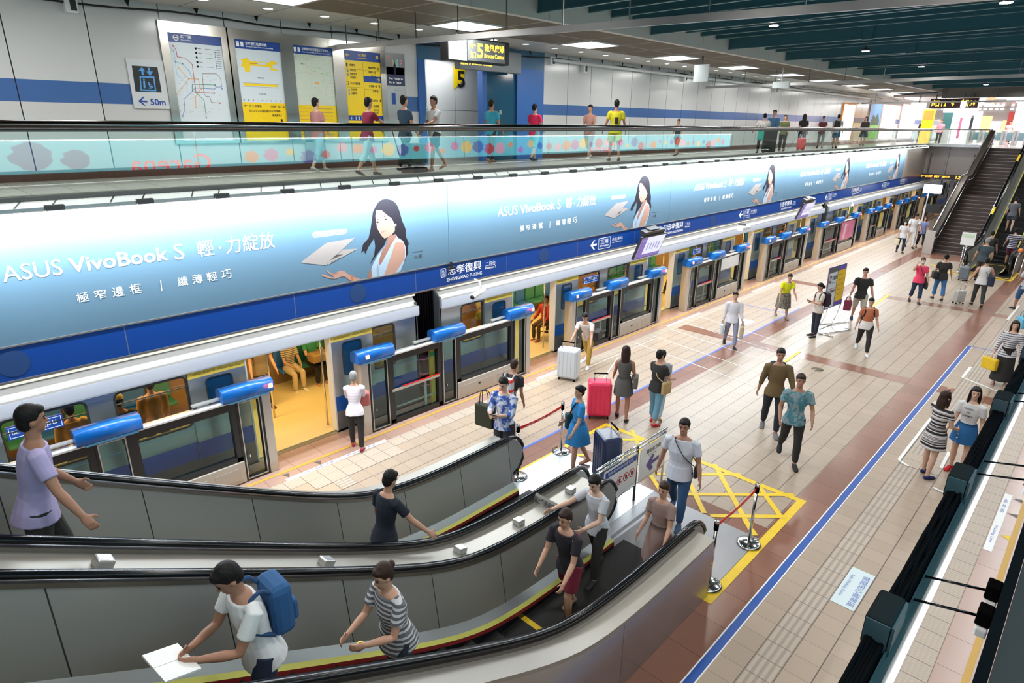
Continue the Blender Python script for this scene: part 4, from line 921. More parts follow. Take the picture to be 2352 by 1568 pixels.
# landing barrier with two notice panels, stanchions
e = empty('landing_barrier', (0, 0, 0), label='double steel rail barrier with two notice panels between the escalator landings', cat='barrier')
m = MB()
for z in (1.0, 0.93): m.tube([(6.55, 4.6, z), (8.48, 4.6, z)], 0.02, CHROME, 8)
for z in (0.3,): m.tube([(6.6, 4.6, z), (8.48, 4.6, z)], 0.018, CHROME, 8)
for x in (6.6, 7.62, 8.46): m.tube([(x, 4.6, 0), (x, 4.6, 1.0)], 0.02, CHROME if x != 7.62 else INK, 8)
m.build('rail', e)
m = MB(); m.box(6.72, 7.58, 4.57, 4.585, 0.34, 0.90, WHITE); m.flat([(6.74, 0.78), (7.56, 0.78), (7.56, 0.88), (6.74, 0.88)], (0, 4.57, 0), AU, AV, SIGNB, 0.002)
m.text('搭乘電扶梯請注意安全', (6.8, 4.57, 0.81), AU, AV, 0.66, 0.05, WINK, off=0.004)
for cx in (6.92, 7.12, 7.29, 7.45):
    m.flat([(cx+0.075*math.cos(t*PI/8), 0.6+0.075*math.sin(t*PI/8)) for t in range(16)], (0, 4.57, 0), AU, AV, RED, 0.002); m.flat([(cx+0.058*math.cos(t*PI/8), 0.6+0.058*math.sin(t*PI/8)) for t in range(16)], (0, 4.57, 0), AU, AV, WINK, 0.003)
    m.flat([(cx-0.02, 0.56), (cx+0.02, 0.56), (cx+0.03, 0.62), (cx, 0.645), (cx-0.03, 0.62)], (0, 4.57, 0), AU, AV, INK, 0.004); m.flat([(cx-0.05, 0.635), (cx-0.04, 0.645), (cx+0.05, 0.565), (cx+0.04, 0.555)], (0, 4.57, 0), AU, AV, RED, 0.005)
m.build('notice_panel', e)
m = MB(); m.box(7.68, 8.42, 4.57, 4.585, 0.34, 0.90, WHITE); m.text('請由此方向', (7.84, 4.57, 0.76), AU, AV, 0.42, 0.08, INK, 0.01, off=0.003); m.text('This way', (7.9, 4.57, 0.70), AU, AV, 0.25, 0.035, INK, off=0.003)
m.flat([(7.86, 0.55), (8.02, 0.70), (8.10, 0.66), (8.02, 0.585), (8.24, 0.60), (8.24, 0.53), (8.02, 0.515), (8.08, 0.44), (8.0, 0.40)], (0, 4.57, 0), AU, AV, mat('arrow_violet', (0.10, 0.08, 0.3), 0.5), 0.003)
m.build('notice_panel', e, label='white notice panel with a dark arrow')
def stanchion(x, y, label, post=CHROME):
    e = empty('stanchion', (x, y, 0), label=label, cat='stanchion', group='belt stanchions round the escalator landing')
    m = MB(); m.tube([(0, 0, 0.006), (0, 0, 0.02), (0, 0, 0.035), (0, 0, 0.05)], [0.17, 0.172, 0.14, 0.03], CHROME, 28); m.build('base', e)
    MB().cyl((0, 0), 0.022, 0.04, 0.9, post, 12).build('pole', e); MB().cyl((0, 0), 0.032, 0.86, 0.96, MATTE, 14).cyl((0, 0), 0.034, 0.96, 1.0, CHROME, 14).build('belt_head', e)
    return e
stanchion(6.66, 2.79, 'belt stanchion at the near corner of the grey landing plate'); stanchion(7.86, 2.79, 'belt stanchion on the corner of the yellow taped box')
stanchion(8.03, 6.46, 'belt stanchion beside the woman in blue, black glossy disc edge'); stanchion(6.82, 6.42, 'belt stanchion behind the far escalator newel, beside the tie-dye shirt')
def belt(a, b_, label, t):
    m = MB(); a = Vector(a); b_ = Vector(b_); n = 10; top = []; 
    for i in range(n+1):
        k = i/n; p = a.lerp(b_, k); top.append(p-Vector((0, 0, 0.03*4*k*(1-k))))
    d = (b_-a).normalized(); side = Vector((-d.y, d.x, 0))*0.002
    v = []
    for p in top: v += [p+side+Vector((0, 0, 0.025)), p+side-Vector((0, 0, 0.025)), p-side-Vector((0, 0, 0.025)), p-side+Vector((0, 0, 0.025))]
    f = []
    for i in range(n):
        for j in range(4): f.append((4*i+j, 4*i+(j+1) % 4, 4*i+4+(j+1) % 4, 4*i+4+j))
    m.add(v, f, mat('belt_red', (0.75, 0.02, 0.02), 0.5)); o = m.build('queue_belt', label=label, cat='belt')
    q = MB(); u = d; o0 = a.lerp(b_, 0.2)-Vector((0, 0, 0.03)); 
    for k in range(3): q.text(t, a.lerp(b_, 0.15+0.25*k)-side*2-Vector((0, 0, 0.037)), u, AV, 0.2, 0.02, WINK, 0, off=0.002)
    q.build('lettering', o)
belt((6.69, 2.79, 0.92), (7.83, 2.79, 0.92), 'red retractable belt between the two near stanchions', '台北捷運')
belt((6.85, 6.42, 0.92), (8.0, 6.46, 0.92), 'red retractable belt between the two stanchions beside the tie-dye shirt', '台北捷運')

# ================================================================== STAIRS AND ESCALATOR AT THE FAR END (climbing away)
BRN = mat('stair_brown', (0.055, 0.035, 0.03), 0.4); BRN2 = mat('stair_tread', (0.10, 0.07, 0.06), 0.35); NOSE = mat('stair_nosing', (0.40, 0.35, 0.33), 0.25, 0.7)
e = empty('staircase', (0, 0, 0), label='wide dark brown stairs with bright nosings climbing at the far end', cat='stairs')
SX0, RUN, RISE = 36.0, 0.29, 0.162
def stepx(i): return SX0+i*RUN+(1.1 if i > 14 else 0)
for i in range(29):
    m = MB(); xa = stepx(i); xb = stepx(i+1)+0.02
    m.box(xa, xb, 4.52, 6.25, max(0, i*RISE-0.2), (i+1)*RISE-0.004, BRN); m.box(xa-0.01, xa+0.035, 4.55, 6.2, (i+1)*RISE-0.012, (i+1)*RISE+0.002, NOSE)
    m.build('step', e)
def zs(x):
    i = 0
    pts = [(SX0, 0), (SX0+15*RUN, 15*RISE), (SX0+15*RUN+1.1, 15*RISE), (SX0+29*RUN+1.1, 29*RISE)]
    for (a, za), (b_, zb) in zip(pts[:-1], pts[1:]):
        if x <= b_: return za+(zb-za)*max(0, x-a)/(b_-a)
    return 29*RISE
for y0, y1 in ((6.25, 6.55), (4.42, 4.52)):
    m = MB(); xs = [35.4, 36.0]+[36.0+k*0.55 for k in range(1, 18)]+[45.5]; v = []
    top = [(x, zs(x)+0.95) for x in xs]; bot = [(x, max(0, zs(x)-0.7)) for x in xs]
    poly = top+bot[::-1]; n = len(xs)
    for yy in (y0, y1): m.add([(x, yy, z) for x, z in top]+[(x, yy, z) for x, z in bot], [(i, i+1, n+i+1, n+i) for i in range(n-1)], MATTE if yy != y0 or y1 < 5 else mat('stair_side', (0.05, 0.04, 0.035), 0.35))
    m.add([(x, y0, z) for x, z in top]+[(x, y1, z) for x, z in top], [(i, i+1, n+i+1, n+i) for i in range(n-1)], mat('stair_cap', (0.10, 0.085, 0.075), 0.3, 0.4))
    m.quad((35.4, y0, 0), (35.4, y1, 0), (35.4, y1, 0.95), (35.4, y0, 0.95), BEIGE); m.build('side_wall', e)
    for yy, o_ in ((y1-0.06, 0.06), ((y0-0.06) if y0 > 5 else y1+0.1, -0.18)):
        m = MB(); m.tube([(x, yy, zs(x)+0.95+o_) for x in xs], 0.025, CHROME, 8); m.build('handrail', e)
MB().box(35.36, 35.46, 6.2, 6.6, 0, 1.1, BEIGE, 0.01).build('end_post', e)
m = MB(); m.box(45.5, 46.3, 6.4, 6.46, 4.75, 5.6, GLASS); m.build('upper_glass', e)
# far escalator, beside the stairs
PF = Path(35.2, 31.7, 44.0, -1)
fe = escalator('black escalator beside the far stairs carrying three people upward', PF, 4.36, 2.85, 4.7, (31.3, 33.2, 2.72, 4.45, mat('landing_dark', (0.10, 0.10, 0.11), 0.3, 0.6)))
m = MB(); xs2 = PF.xs(32.2, 44)
v = []
for x in xs2: v += [(x, 2.66, 0 if PF.z(x) < 1 else PF.z(x)-1.0), (x, 2.66, max(PF.z(x), 0)+0.86)]
m.add(v, [(2*i, 2*i+1, 2*i+3, 2*i+2) for i in range(len(xs2)-1)], mat('far_cladding', (0.36, 0.31, 0.30), 0.3, 0.5)); solid(m, PF, xs2, 2.66, 2.80, 0.8, 0.86, DARK); solid(m, PF, xs2, 4.40, 4.5, 0.8, 0.9, MATTE)
m.build('cladding', fe)
for x, l in ((37.0, 'lower yellow sticker'), (41.0, 'upper yellow sticker')):
    m = MB(); m.box(x, x+0.35, 4.40, 4.41, PF.z(x)+0.55, PF.z(x)+0.8, SIGNY); m.flat([(x-0.1, PF.z(x)+0.91), (x+0.3, PF.z(x)+1.12), (x+0.3, PF.z(x)+1.1)], (0, 4.4, 0), AU, AV, SIGNY)
    m.quad((x, 4.41, PF.z(x)+0.905), (x, 4.5, PF.z(x)+0.905), (x+0.5, 4.5, PF.z(x+0.5)+0.905), (x+0.5, 4.41, PF.z(x+0.5)+0.905), SIGNY); m.build('sticker', fe, label=l)
# notice stand, panels and rails in front of them
e = empty('notice_stand', (31.7, 4.38, 0), label='small white notice board on a thin steel pole before the far escalator', cat='sign')
MB().tube([(0, 0, 0), (0, 0, 1.2)], 0.02, CHROME, 8).build('pole', e); MB().box(-0.02, 0.02, -0.24, 0.24, 1.14, 1.66, WHITE).box(-0.025, -0.02, -0.2, 0.2, 1.45, 1.6, mat('notice_green', (0.55, 0.7, 0.5), 0.5)).build('board', e); MB().cyl((0, 0), 0.16, 0, 0.02, CHROME, 16).build('base', e)
e = empty('landing_barrier', (0, 0, 0), label='short steel rail with clear notice panels left of the far escalator', cat='barrier')
m = MB(); m.tube([(32.0, 4.5, 0), (32.0, 4.5, 1.0), (34.6, 4.5, 1.0), (34.6, 4.5, 0)], 0.022, CHROME, 8); m.tube([(32.0, 4.5, 0.35), (34.6, 4.5, 0.35)], 0.015, CHROME, 8); m.build('rail', e)
m = MB(); m.box(32.1, 33.2, 4.49, 4.51, 0.4, 0.95, mat('acrylic_notice', (0.6, 0.68, 0.75), 0.2)); m.box(33.3, 34.5, 4.49, 4.51, 0.4, 0.95, mat('acrylic_notice', ())); m.build('notice_panel', e)
e = empty('landing_barrier', (0, 0, 0), label='curved steel rail with an orange ball at the right of the far escalator', cat='barrier')
m = MB()
for y in (2.62, 2.4): m.tube([(31.3, y, 0), (31.5, y, 0.9), (32.2, y, 1.0), (34, y, 1.0), (34, y, 0)], 0.022, CHROME, 8)
m.build('rail', e); MB().ell((32.0, 2.62, 1.12), (0.09, 0.09, 0.09), mat('orange_ball', (0.9, 0.25, 0.04), 0.4)).build('ball', e)
MB().box(33.5, 34.2, 3.1, 3.9, 0.006, 0.4, mat('grey_box', (0.25, 0.27, 0.3), 0.5), 0.02) if False else None
# signs under the far hall
e = empty('led_sign', (46.0, 8.0, 3.1), label='orange lettered electronic sign hanging in the underpass', cat='sign')
OR = mat('led_orange', (1, 0.4, 0.05), 0.5, emit=(1, 0.42, 0.04), es=2.5)
MB().box(0, 0.1, -1.3, 1.6, -0.28, 0.0, INK).build('housing', e); m = MB()
m.text('往頂埔 開往南港', (-0.0, 1.5, -0.2), (0, -1, 0), AV, 1.5, 0.13, OR, 0.02, off=0.005); m.text('12:34', (0, -0.3, -0.22), (0, -1, 0), AV, 0.6, 0.18, OR, 0.02, off=0.005); m.build('lettering', e)
MB().box(0.03, 0.07, -1.0, -0.95, 0, 1.2, DARK).box(0.03, 0.07, 1.2, 1.25, 0, 1.2, DARK).build('hanger', e)
e = empty('hanging_sign', (40.0, 7.6, 2.45), label='blank glowing white box sign left of the stair handrail', cat='sign')
MB().box(-0.06, 0.06, -0.42, 0.42, 0, 0.45, mat('white_glow', (1, 1, 1), 0.5, emit=(1, 1, 1), es=2.2), 0.04).build('light_box', e); MB().box(-0.02, 0.02, -0.3, -0.27, 0.45, 1.9, DARK).build('hanger', e)
e = empty('hanging_display', (39.0, 7.25, 1.55), label='small black display below the glowing white box sign', cat='display screen')
MB().box(-0.05, 0.05, -0.4, 0.3, 0, 0.42, INK).build('housing', e); MB().tube([(0, 0.3, 0.4), (0, 0.3, 1.0)], 0.03, WHITE, 6).box(-0.06, 0.06, 0.28, 0.36, -1.55, 0.4, mat('cream_post', (0.62, 0.56, 0.5), 0.4)).build('post', e)
# ================================================================== GALLERY WALL: MAPS, POSTERS, SIGNS
WY = 13.95
MAPW = mat('map_paper', (0.66, 0.74, 0.80), 0.35); MAPY = mat('map_yellow', (0.93, 0.66, 0.01), 0.35); MAPG = mat('map_green_paper', (0.62, 0.72, 0.60), 0.4)
def case(name, label, x0, x1, z0, z1):
    e = empty(name, (0, 0, 0), label=label, cat='information board')
    m = MB(); f = 0.15
    for a, b_, c, d in ((x0-f, x0, z0-0.05, z1+f*1.3), (x1, x1+f, z0-0.05, z1+f*1.3), (x0, x1, z1, z1+f*1.3), (x0, x1, z0-0.05, z0)): m.box(a, b_, WY-0.05, WY, c, d, mat('case_steel', (0.48, 0.46, 0.43), 0.22, 0.95, noise=(2, 0.2)))
    m.build('frame', e); return e
def R_(m, x0, x1, z0, z1, mt, off=0.003): m.flat([(x0, z0), (x1, z0), (x1, z1), (x0, z1)], (0, WY-0.02, 0), AU, AV, mt, off)
def T_(m, s, x, z, w, h, mt, bold=0.0, off=0.006): m.text(s, (x, WY-0.02, z), AU, AV, w, h, mt, bold, off=off)
def L_(m, pts, w, mt, off=0.005):
    for (a, b_) in zip(pts[:-1], pts[1:]):
        d = Vector((b_[0]-a[0], b_[1]-a[1])); L = d.length; d /= max(L, 1e-6); n = Vector((-d.y, d.x))*w/2; ex = d*w/2
        m.flat([(a[0]-ex.x-n.x, a[1]-ex.y-n.y), (b_[0]+ex.x-n.x, b_[1]+ex.y-n.y), (b_[0]+ex.x+n.x, b_[1]+ex.y+n.y), (a[0]-ex.x+n.x, a[1]-ex.y+n.y)], (0, WY-0.02, 0), AU, AV, mt, off)
def D_(m, x, z, r, mt, off=0.007, n=10): m.flat([(x+r*math.cos(2*PI*k/n), z+r*math.sin(2*PI*k/n)) for k in range(n)], (0, WY-0.02, 0), AU, AV, mt, off)
Z0, Z1 = 5.35, 7.33
# 1 route map
e = case('route_map', 'white route map board with coloured metro lines, leftmost of the steel framed boards', 4.87, 5.88, Z0, Z1)
m = MB(); R_(m, 4.87, 5.88, Z0, Z1, MAPW); R_(m, 4.87, 5.88, 7.17, Z1, SIGNB, 0.004); D_(m, 5.02, 7.25, 0.055, WINK); D_(m, 5.02, 7.25, 0.04, SIGNB, 0.008); L_(m, [(4.99, 7.25), (5.05, 7.25)], 0.02, WINK, 0.009)
T_(m, '路網圖', 5.11, 7.25, 0.2, 0.06, WINK, 0.02); T_(m, 'Route Map', 5.11, 7.20, 0.2, 0.035, WINK, 0.01)
def mp(px, py):  # position read inside the enlarged view of the board
    q = ray_to(370+px/6.817, 60+py/6.817, 'y', WY); return (q.x, q.z)
LC = {'r': mat('line_red', (0.55, 0.08, 0.14), 0.5), 'o': mat('line_orange', (0.85, 0.40, 0.12), 0.5), 'g': mat('line_green', (0.05, 0.30, 0.20), 0.5), 'b': mat('line_blue', (0.15, 0.25, 0.55), 0.5), 'n': mat('line_brown', (0.28, 0.22, 0.18), 0.5), 'w': mat('river_blue', (0.45, 0.62, 0.78), 0.5)}
for c, w_, pts in (('w', 0.02, [(90, 290), (190, 390), (215, 560), (330, 590), (430, 700), (470, 800)]), ('w', 0.012, [(215, 560), (240, 750), (400, 900), (400, 1050)]),
    ('r', 0.011, [(178, 310), (225, 370), (245, 480), (365, 500), (480, 600), (510, 830), (540, 1040), (820, 1047)]), ('o', 0.011, [(262, 652), (425, 825), (575, 830), (605, 1000), (530, 1110), (540, 1275)]), ('o', 0.011, [(425, 825), (225, 1085)]),
    ('g', 0.011, [(835, 922), (480, 910), (480, 1010), (560, 1060), (665, 1160), (700, 1430)]), ('b', 0.011, [(945, 950), (850, 955), (830, 985), (530, 968), (350, 1150), (365, 1300), (330, 1405)]), ('n', 0.011, [(940, 950), (925, 820), (850, 745), (635, 745), (665, 1060), (700, 1100), (755, 1105), (780, 1195), (910, 1205)])):
    L_(m, [mp(*p) for p in pts], w_, LC[c])
for c, p in (('r', (178, 310)), ('o', (262, 652)), ('o', (225, 1090)), ('o', (540, 1278)), ('g', (835, 922)), ('g', (700, 1432)), ('b', (330, 1408)), ('b', (945, 980)), ('r', (823, 1048)), ('r', (912, 1205)), ('o', (625, 985))): D_(m, *mp(*p), 0.016, LC[c])
for k, c in enumerate('nrgob'): q = mp(533+k*9, 350+k*71); R_(m, q[0]-0.018, q[0]+0.018, q[1]-0.018, q[1]+0.018, LC[c]); L_(m, [(q[0]+0.04, q[1]), (q[0]+0.1, q[1])], 0.008, INK); L_(m, [(q[0]+0.18, q[1]), (q[0]+0.3, q[1])], 0.008, LC[c])
for k in range(9): q = mp(830+k*4, 380+k*35); D_(m, q[0], q[1], 0.01, INK if k % 2 else LC['b']); L_(m, [(q[0]+0.03, q[1]), (q[0]+0.1, q[1])], 0.006, INK)
rr2 = random.Random(5)
for k in range(60):
    q = mp(250+rr2.random()*650, 760+rr2.random()*620); L_(m, [q, (q[0]+0.035, q[1])], 0.005, mat('faint_ink', (0.4, 0.42, 0.46), 0.5))
m.build('map_sheet', e)
# 2 station information map
e = case('station_map', 'board with a yellow station plan and yellow exit list, second steel framed board', 6.15, 7.13, Z0, Z1)
m = MB(); R_(m, 6.15, 7.13, Z0, Z1, MAPW); R_(m, 6.15, 7.13, 7.16, Z1, SIGNB, 0.004); R_(m, 6.15, 7.13, Z0, 6.12, MAPY, 0.004)
for x in (6.19, 6.28): R_(m, x, x+0.06, 7.20, 7.29, WINK, 0.005)
T_(m, '忠孝復興站資訊圖', 6.38, 7.24, 0.46, 0.06, WINK, 0.015); T_(m, 'Zhongxiao Fuxing Station Information Map', 6.38, 7.19, 0.6, 0.035, WINK, 0.02)
for p in ([(1230, 520), (1350, 500), (1370, 545), (1690, 575), (1710, 540), (1810, 575), (1810, 600), (1740, 605), (1740, 660), (1830, 685), (1820, 700), (1710, 690), (1700, 640), (1390, 620), (1385, 720), (1310, 715), (1290, 640), (1230, 620), (1270, 590), (1250, 540)],): m.flat([mp(*q) for q in p], (0, WY-0.02, 0), AU, AV, MAPY, 0.005)
L_(m, [mp(1380, 585), mp(1500, 590)], 0.01, LC['r'], 0.007); m.flat([mp(*q) for q in [(1500, 570), (1640, 580), (1640, 610), (1500, 600)]], (0, WY-0.02, 0), AU, AV, MAPW, 0.006)
m.flat([mp(*q) for q in [(1290, 890), (1820, 920), (1820, 955), (1295, 930)]], (0, WY-0.02, 0), AU, AV, MAPY, 0.005)
L_(m, [mp(1270, 885), mp(1840, 915)], 0.004, INK); L_(m, [mp(1275, 940), mp(1840, 970)], 0.004, INK)
T_(m, '大廳層平面圖', 6.55, 6.60, 0.16, 0.03, INK); T_(m, '月台層平面圖', 6.55, 6.28, 0.16, 0.03, INK)
T_(m, '←', 6.20, 6.03, 0.07, 0.05, INK, 0.02); T_(m, '出口1 安東街', 6.30, 6.02, 0.28, 0.06, INK, 0.01); T_(m, '出口2 SOGO復興館', 6.30, 5.92, 0.42, 0.06, INK, 0.01)
T_(m, '大安路一段 3', 6.78, 6.02, 0.24, 0.05, INK, 0.01); T_(m, '→', 7.04, 6.02, 0.07, 0.05, INK, 0.02); T_(m, 'SOGO忠孝館 4', 6.72, 5.93, 0.3, 0.05, INK, 0.01); T_(m, '微風廣場 5', 6.80, 5.84, 0.22, 0.05, INK, 0.01); R_(m, 6.98, 7.03, 5.74, 5.79, INK, 0.006)
for k in range(9): R_(m, 6.2+k*0.1, 6.225+k*0.1, 6.15, 6.175, LC['bgrwnobgr'[k]], 0.006)
m.build('map_sheet', e)
# 3 street map
e = case('street_map', 'pale green street map board with yellow strip, third steel framed board', 7.43, 8.40, Z0, Z1)
m = MB(); R_(m, 7.43, 8.40, Z0, Z1, MAPG); R_(m, 7.43, 8.40, 7.16, Z1, SIGNB, 0.004); R_(m, 7.43, 8.40, Z0, 6.10, MAPY, 0.004)
for x in (7.46, 7.55): R_(m, x, x+0.06, 7.20, 7.29, WINK, 0.005)
T_(m, '忠孝復興站位置圖及轉乘資訊', 7.65, 7.24, 0.66, 0.06, WINK, 0.015); T_(m, 'Station Location Map and Transfer Information', 7.65, 7.19, 0.68, 0.03, WINK, 0.02)
st = mat('street', (0.75, 0.78, 0.72), 0.5)
for k in range(13): L_(m, [(7.43, 6.15+k*0.078), (8.40, 6.17+k*0.078)], 0.008 if k % 4 else 0.02, st)
for k in range(12): L_(m, [(7.47+k*0.08, 6.10), (7.47+k*0.08, 7.16)], 0.008 if k % 4 else 0.02, st)
for k in range(26): x = 7.47+rr2.random()*0.85; z = 6.15+rr2.random()*0.95; R_(m, x, x+0.02+rr2.random()*0.08, z, z+0.02, mat('park_green', (0.30, 0.62, 0.30), 0.5) if k % 3 == 0 else mat('block_tan', (0.62, 0.60, 0.45), 0.5), 0.006)
R_(m, 7.9, 8.0, 6.55, 6.6, LC['o'], 0.007)
for k in range(8): L_(m, [(7.47, 6.03-k*0.08), (7.75, 6.03-k*0.08)], 0.01, LC['r' if k % 2 else 'n']); L_(m, [(7.9, 6.03-k*0.08), (8.3, 6.03-k*0.08)], 0.01, LC['n'])
m.build('map_sheet', e)
# 4 exit information
e = case('exit_board', 'yellow exit information board with blue header, fourth steel framed board', 8.70, 9.70, Z0, Z1)
m = MB(); R_(m, 8.70, 9.70, Z0, Z1, MAPY); R_(m, 8.70, 9.70, 7.12, Z1, SIGNB, 0.004); R_(m, 8.70, 9.70, 5.78, 5.90, SIGNB, 0.004); R_(m, 9.21, 9.70, 6.66, 6.80, SIGNB, 0.004)
Yk = MAPY
T_(m, '←', 8.74, 7.19, 0.1, 0.08, Yk, 0.03); T_(m, '↗', 9.57, 7.18, 0.09, 0.09, Yk, 0.03); T_(m, '出口資訊', 9.09, 7.22, 0.22, 0.06, Yk, 0.01); T_(m, 'Exit Information', 9.08, 7.17, 0.24, 0.03, Yk, 0.01); T_(m, '→', 9.58, 6.69, 0.1, 0.08, Yk, 0.03)
T_(m, '← 1 2 3', 8.76, 5.80, 0.36, 0.07, WINK, 0.02)
for s_, x, z, w_ in (('1', 8.75, 6.98, 0.04), ('安東街', 8.84, 6.99, 0.15), ('大安公園', 8.84, 6.88, 0.16), ('遠東大飯店', 8.84, 6.80, 0.18), ('懷生國小', 8.84, 6.72, 0.16), ('2', 8.75, 6.58, 0.05), ('SOGO復興館', 8.83, 6.59, 0.28), ('頂好廣場', 8.84, 6.45, 0.16), ('正義國宅', 8.84, 6.37, 0.16),
    ('微風廣場', 9.36, 6.96, 0.2), ('5', 9.60, 6.95, 0.06), ('懷寧街一段', 9.36, 6.86, 0.2), ('市民大道', 9.42, 6.77, 0.15), ('大安路一段', 9.34, 6.55, 0.24), ('3', 9.62, 6.54, 0.05), ('好樂迪', 9.45, 6.44, 0.16), ('SOGO忠孝館', 9.32, 6.22, 0.26), ('4', 9.62, 6.21, 0.06), ('敦化南路', 9.44, 6.09, 0.16), ('頂好名店', 9.44, 6.0, 0.16), ('東區地下街', 9.36, 5.93, 0.22)):
    T_(m, s_, x, z, w_, 0.055 if s_ not in '12345' else 0.075, INK, 0.012)
for z in (6.92, 6.50): R_(m, 9.21, 9.68, z, z+0.004, INK, 0.006)
for z in (6.93, 6.53): R_(m, 8.73, 9.18, z, z+0.004, INK, 0.006)
R_(m, 9.205, 9.209, 5.92, 7.1, INK, 0.006)
for z in (6.86, 6.78, 6.44, 6.36): R_(m, 8.76, 8.80, z, z+0.05, LC['b'], 0.006)
m.build('map_sheet', e)
# 5 city poster
e = empty('poster', (0, 0, 0), label='purple night city poster with tall tower, right of the exit board', cat='poster')
m = MB()
R_(m, 9.88, 10.43, 6.62, 7.35, mat('dusk_violet', (0.11, 0.03, 0.20), 0.3), 0.004); R_(m, 9.88, 10.43, 6.86, 7.05, mat('dusk_pink', (0.50, 0.15, 0.30), 0.3), 0.005); R_(m, 9.88, 10.43, 6.62, 6.88, mat('city_night', (0.02, 0.03, 0.09), 0.3), 0.006); R_(m, 9.88, 10.43, 5.72, 6.62, mat('poster_white', (0.72, 0.76, 0.80), 0.3), 0.004)
m.flat([(10.10, 6.8), (10.17, 6.8), (10.165, 7.1), (10.145, 7.14), (10.135, 7.2), (10.125, 7.14), (10.105, 7.1)], (0, WY-0.02, 0), AU, AV, mat('tower_dark', (0.015, 0.01, 0.04), 0.3), 0.008)
for i, (ch, c) in enumerate((('T', (0.8, 0.3, 0.2)), ('A', (0.7, 0.5, 0.2)), ('I', (0.3, 0.6, 0.5)), ('P', (0.8, 0.3, 0.5)))): T_(m, ch, 9.93+i*0.12, 7.05+0.05*(i == 0), 0.08, 0.18, mat('poster_letter%d' % i, c, 0.4), 0.02, 0.009 if i != 1 else 0.0075)
T_(m, 'Fun Things to', 9.95, 6.75, 0.42, 0.055, WINK, 0.03, 0.009); T_(m, 'Do in Taipei', 9.95, 6.66, 0.36, 0.055, WINK, 0.03, 0.009)
R_(m, 10.0, 10.12, 6.18, 6.45, SIGNB, 0.006); T_(m, 'Taipei Tourist Pass', 10.08, 6.5, 0.26, 0.03, LC['b'], 0.01); T_(m, 'www.travel.taipei', 10.15, 6.25, 0.24, 0.025, LC['b'])
m.build('print', e); MB().box(9.86, 10.45, WY-0.025, WY, 5.7, 7.37, STEEL).build('frame', e)
# lift sign
e = empty('lift_sign', (0, 0, 0), label='white sign with lift and wheelchair pictogram, arrow and 50m', cat='sign')
m = MB(); MB().box(4.08, 4.78, WY-0.03, WY, 5.95, 6.82, mat('sign_panel', (0.60, 0.63, 0.66), 0.35)).build('panel', e)
def W_(m, pts, mt, off): m.flat(pts, (0, WY-0.03, 0), AU, AV, mt, off)
def ls(px, py):
    q = ray_to(px/3.0154, py/3.0154, 'y', WY-0.03); return (q.x, q.z)
W_(m, [ls(912, 453), ls(1090, 465), ls(1120, 640), ls(938, 633)], INK, 0.002)
lb = mat('picto_blue', (0.08, 0.32, 0.72), 0.4)
W_(m, [ls(965, 527), ls(1068, 530), ls(1082, 632), ls(972, 628)], lb, 0.004); W_(m, [ls(975, 538), ls(1060, 541), ls(1072, 622), ls(982, 618)], INK, 0.005)
W_(m, [ls(957, 492), ls(982, 463), ls(1006, 495), ls(992, 492), ls(996, 520), ls(982, 519), ls(977, 490)], lb, 0.004); W_(m, [ls(1022, 468), ls(1036, 469), ls(1040, 494), ls(1058, 495), ls(1040, 526), ls(1014, 496), ls(1026, 495)], lb, 0.004)
W_(m, [ls(990, 560), ls(1003, 560), ls(1008, 612), ls(994, 612)], lb, 0.006)
for (cx, cy, r) in ((996, 552, 7), (1030, 575, 6)): q = ls(cx, cy); m.flat([(q[0]+r*0.0023*math.cos(t), q[1]+r*0.0023*math.sin(t)) for t in [k*PI/5 for k in range(10)]], (0, WY-0.03, 0), AU, AV, lb, 0.006)
q = ls(1036, 597); pts = [(q[0]+0.045*math.cos(t), q[1]+0.045*math.sin(t)) for t in [k*PI/8-2.6 for k in range(13)]]
for a_, b_ in zip(pts[:-1], pts[1:]): W_(m, [a_, b_, (b_[0]*0.84+q[0]*0.16, b_[1]*0.84+q[1]*0.16), (a_[0]*0.84+q[0]*0.16, a_[1]*0.84+q[1]*0.16)], lb, 0.006)
W_(m, [ls(1026, 580), ls(1036, 580), ls(1040, 595), ls(1055, 596), ls(1060, 606), ls(1034, 604)], lb, 0.007)
W_(m, [ls(957, 700), ls(990, 669), ls(1002, 669), ls(980, 695), ls(1020, 697), ls(1021, 709), ls(982, 707), ls(1012, 732), ls(998, 731)], BINK, 0.003)
q0 = ls(1045, 728); q1 = ls(1150, 733); m.text('50m', (q0[0], WY-0.03, q0[1]), AU, AV, q1[0]-q0[0], 0.115, BINK, 0.02, off=0.003)
m.build('pictogram', e)
# exit 5 signs
e = empty('exit_sign', (10.25, 12.0, 7.12), label='black lightbox sign reading exit 5 Breeze Center hanging in the gallery', cat='sign')
SY = mat('lit_yellow', (1, 0.75, 0.1), 0.5, emit=(1, 0.72, 0.08), es=1.3); SW = mat('lit_white', (0.9, 1, 0.97), 0.5, emit=(0.85, 1, 0.95), es=1.2); SG = mat('lightbox_grey', (0.16, 0.18, 0.20), 0.4)
MB().box(0, 2.02, 0, 0.28, 0, 0.52, INK, 0.01).build('housing', e)
m = MB(); m.box(0.02, 0.57, -0.006, 0, 0.02, 0.5, SW); m.box(0.6, 1.86, -0.006, 0, 0.03, 0.49, SG)
m.text('← →', (0.1, -0.006, 0.2), AU, AV, 0.36, 0.07, mat('faint_green', (0.3, 0.6, 0.5), 0.5), off=0.003)
m.text('←', (0.66, -0.006, 0.29), AU, AV, 0.2, 0.15, SY, 0.03, off=0.004); m.text('出口', (0.66, -0.006, 0.08), AU, AV, 0.2, 0.16, SY, 0.01, off=0.004); m.text('5', (0.9, -0.006, 0.1), AU, AV, 0.2, 0.32, SY, 0.03, off=0.004)
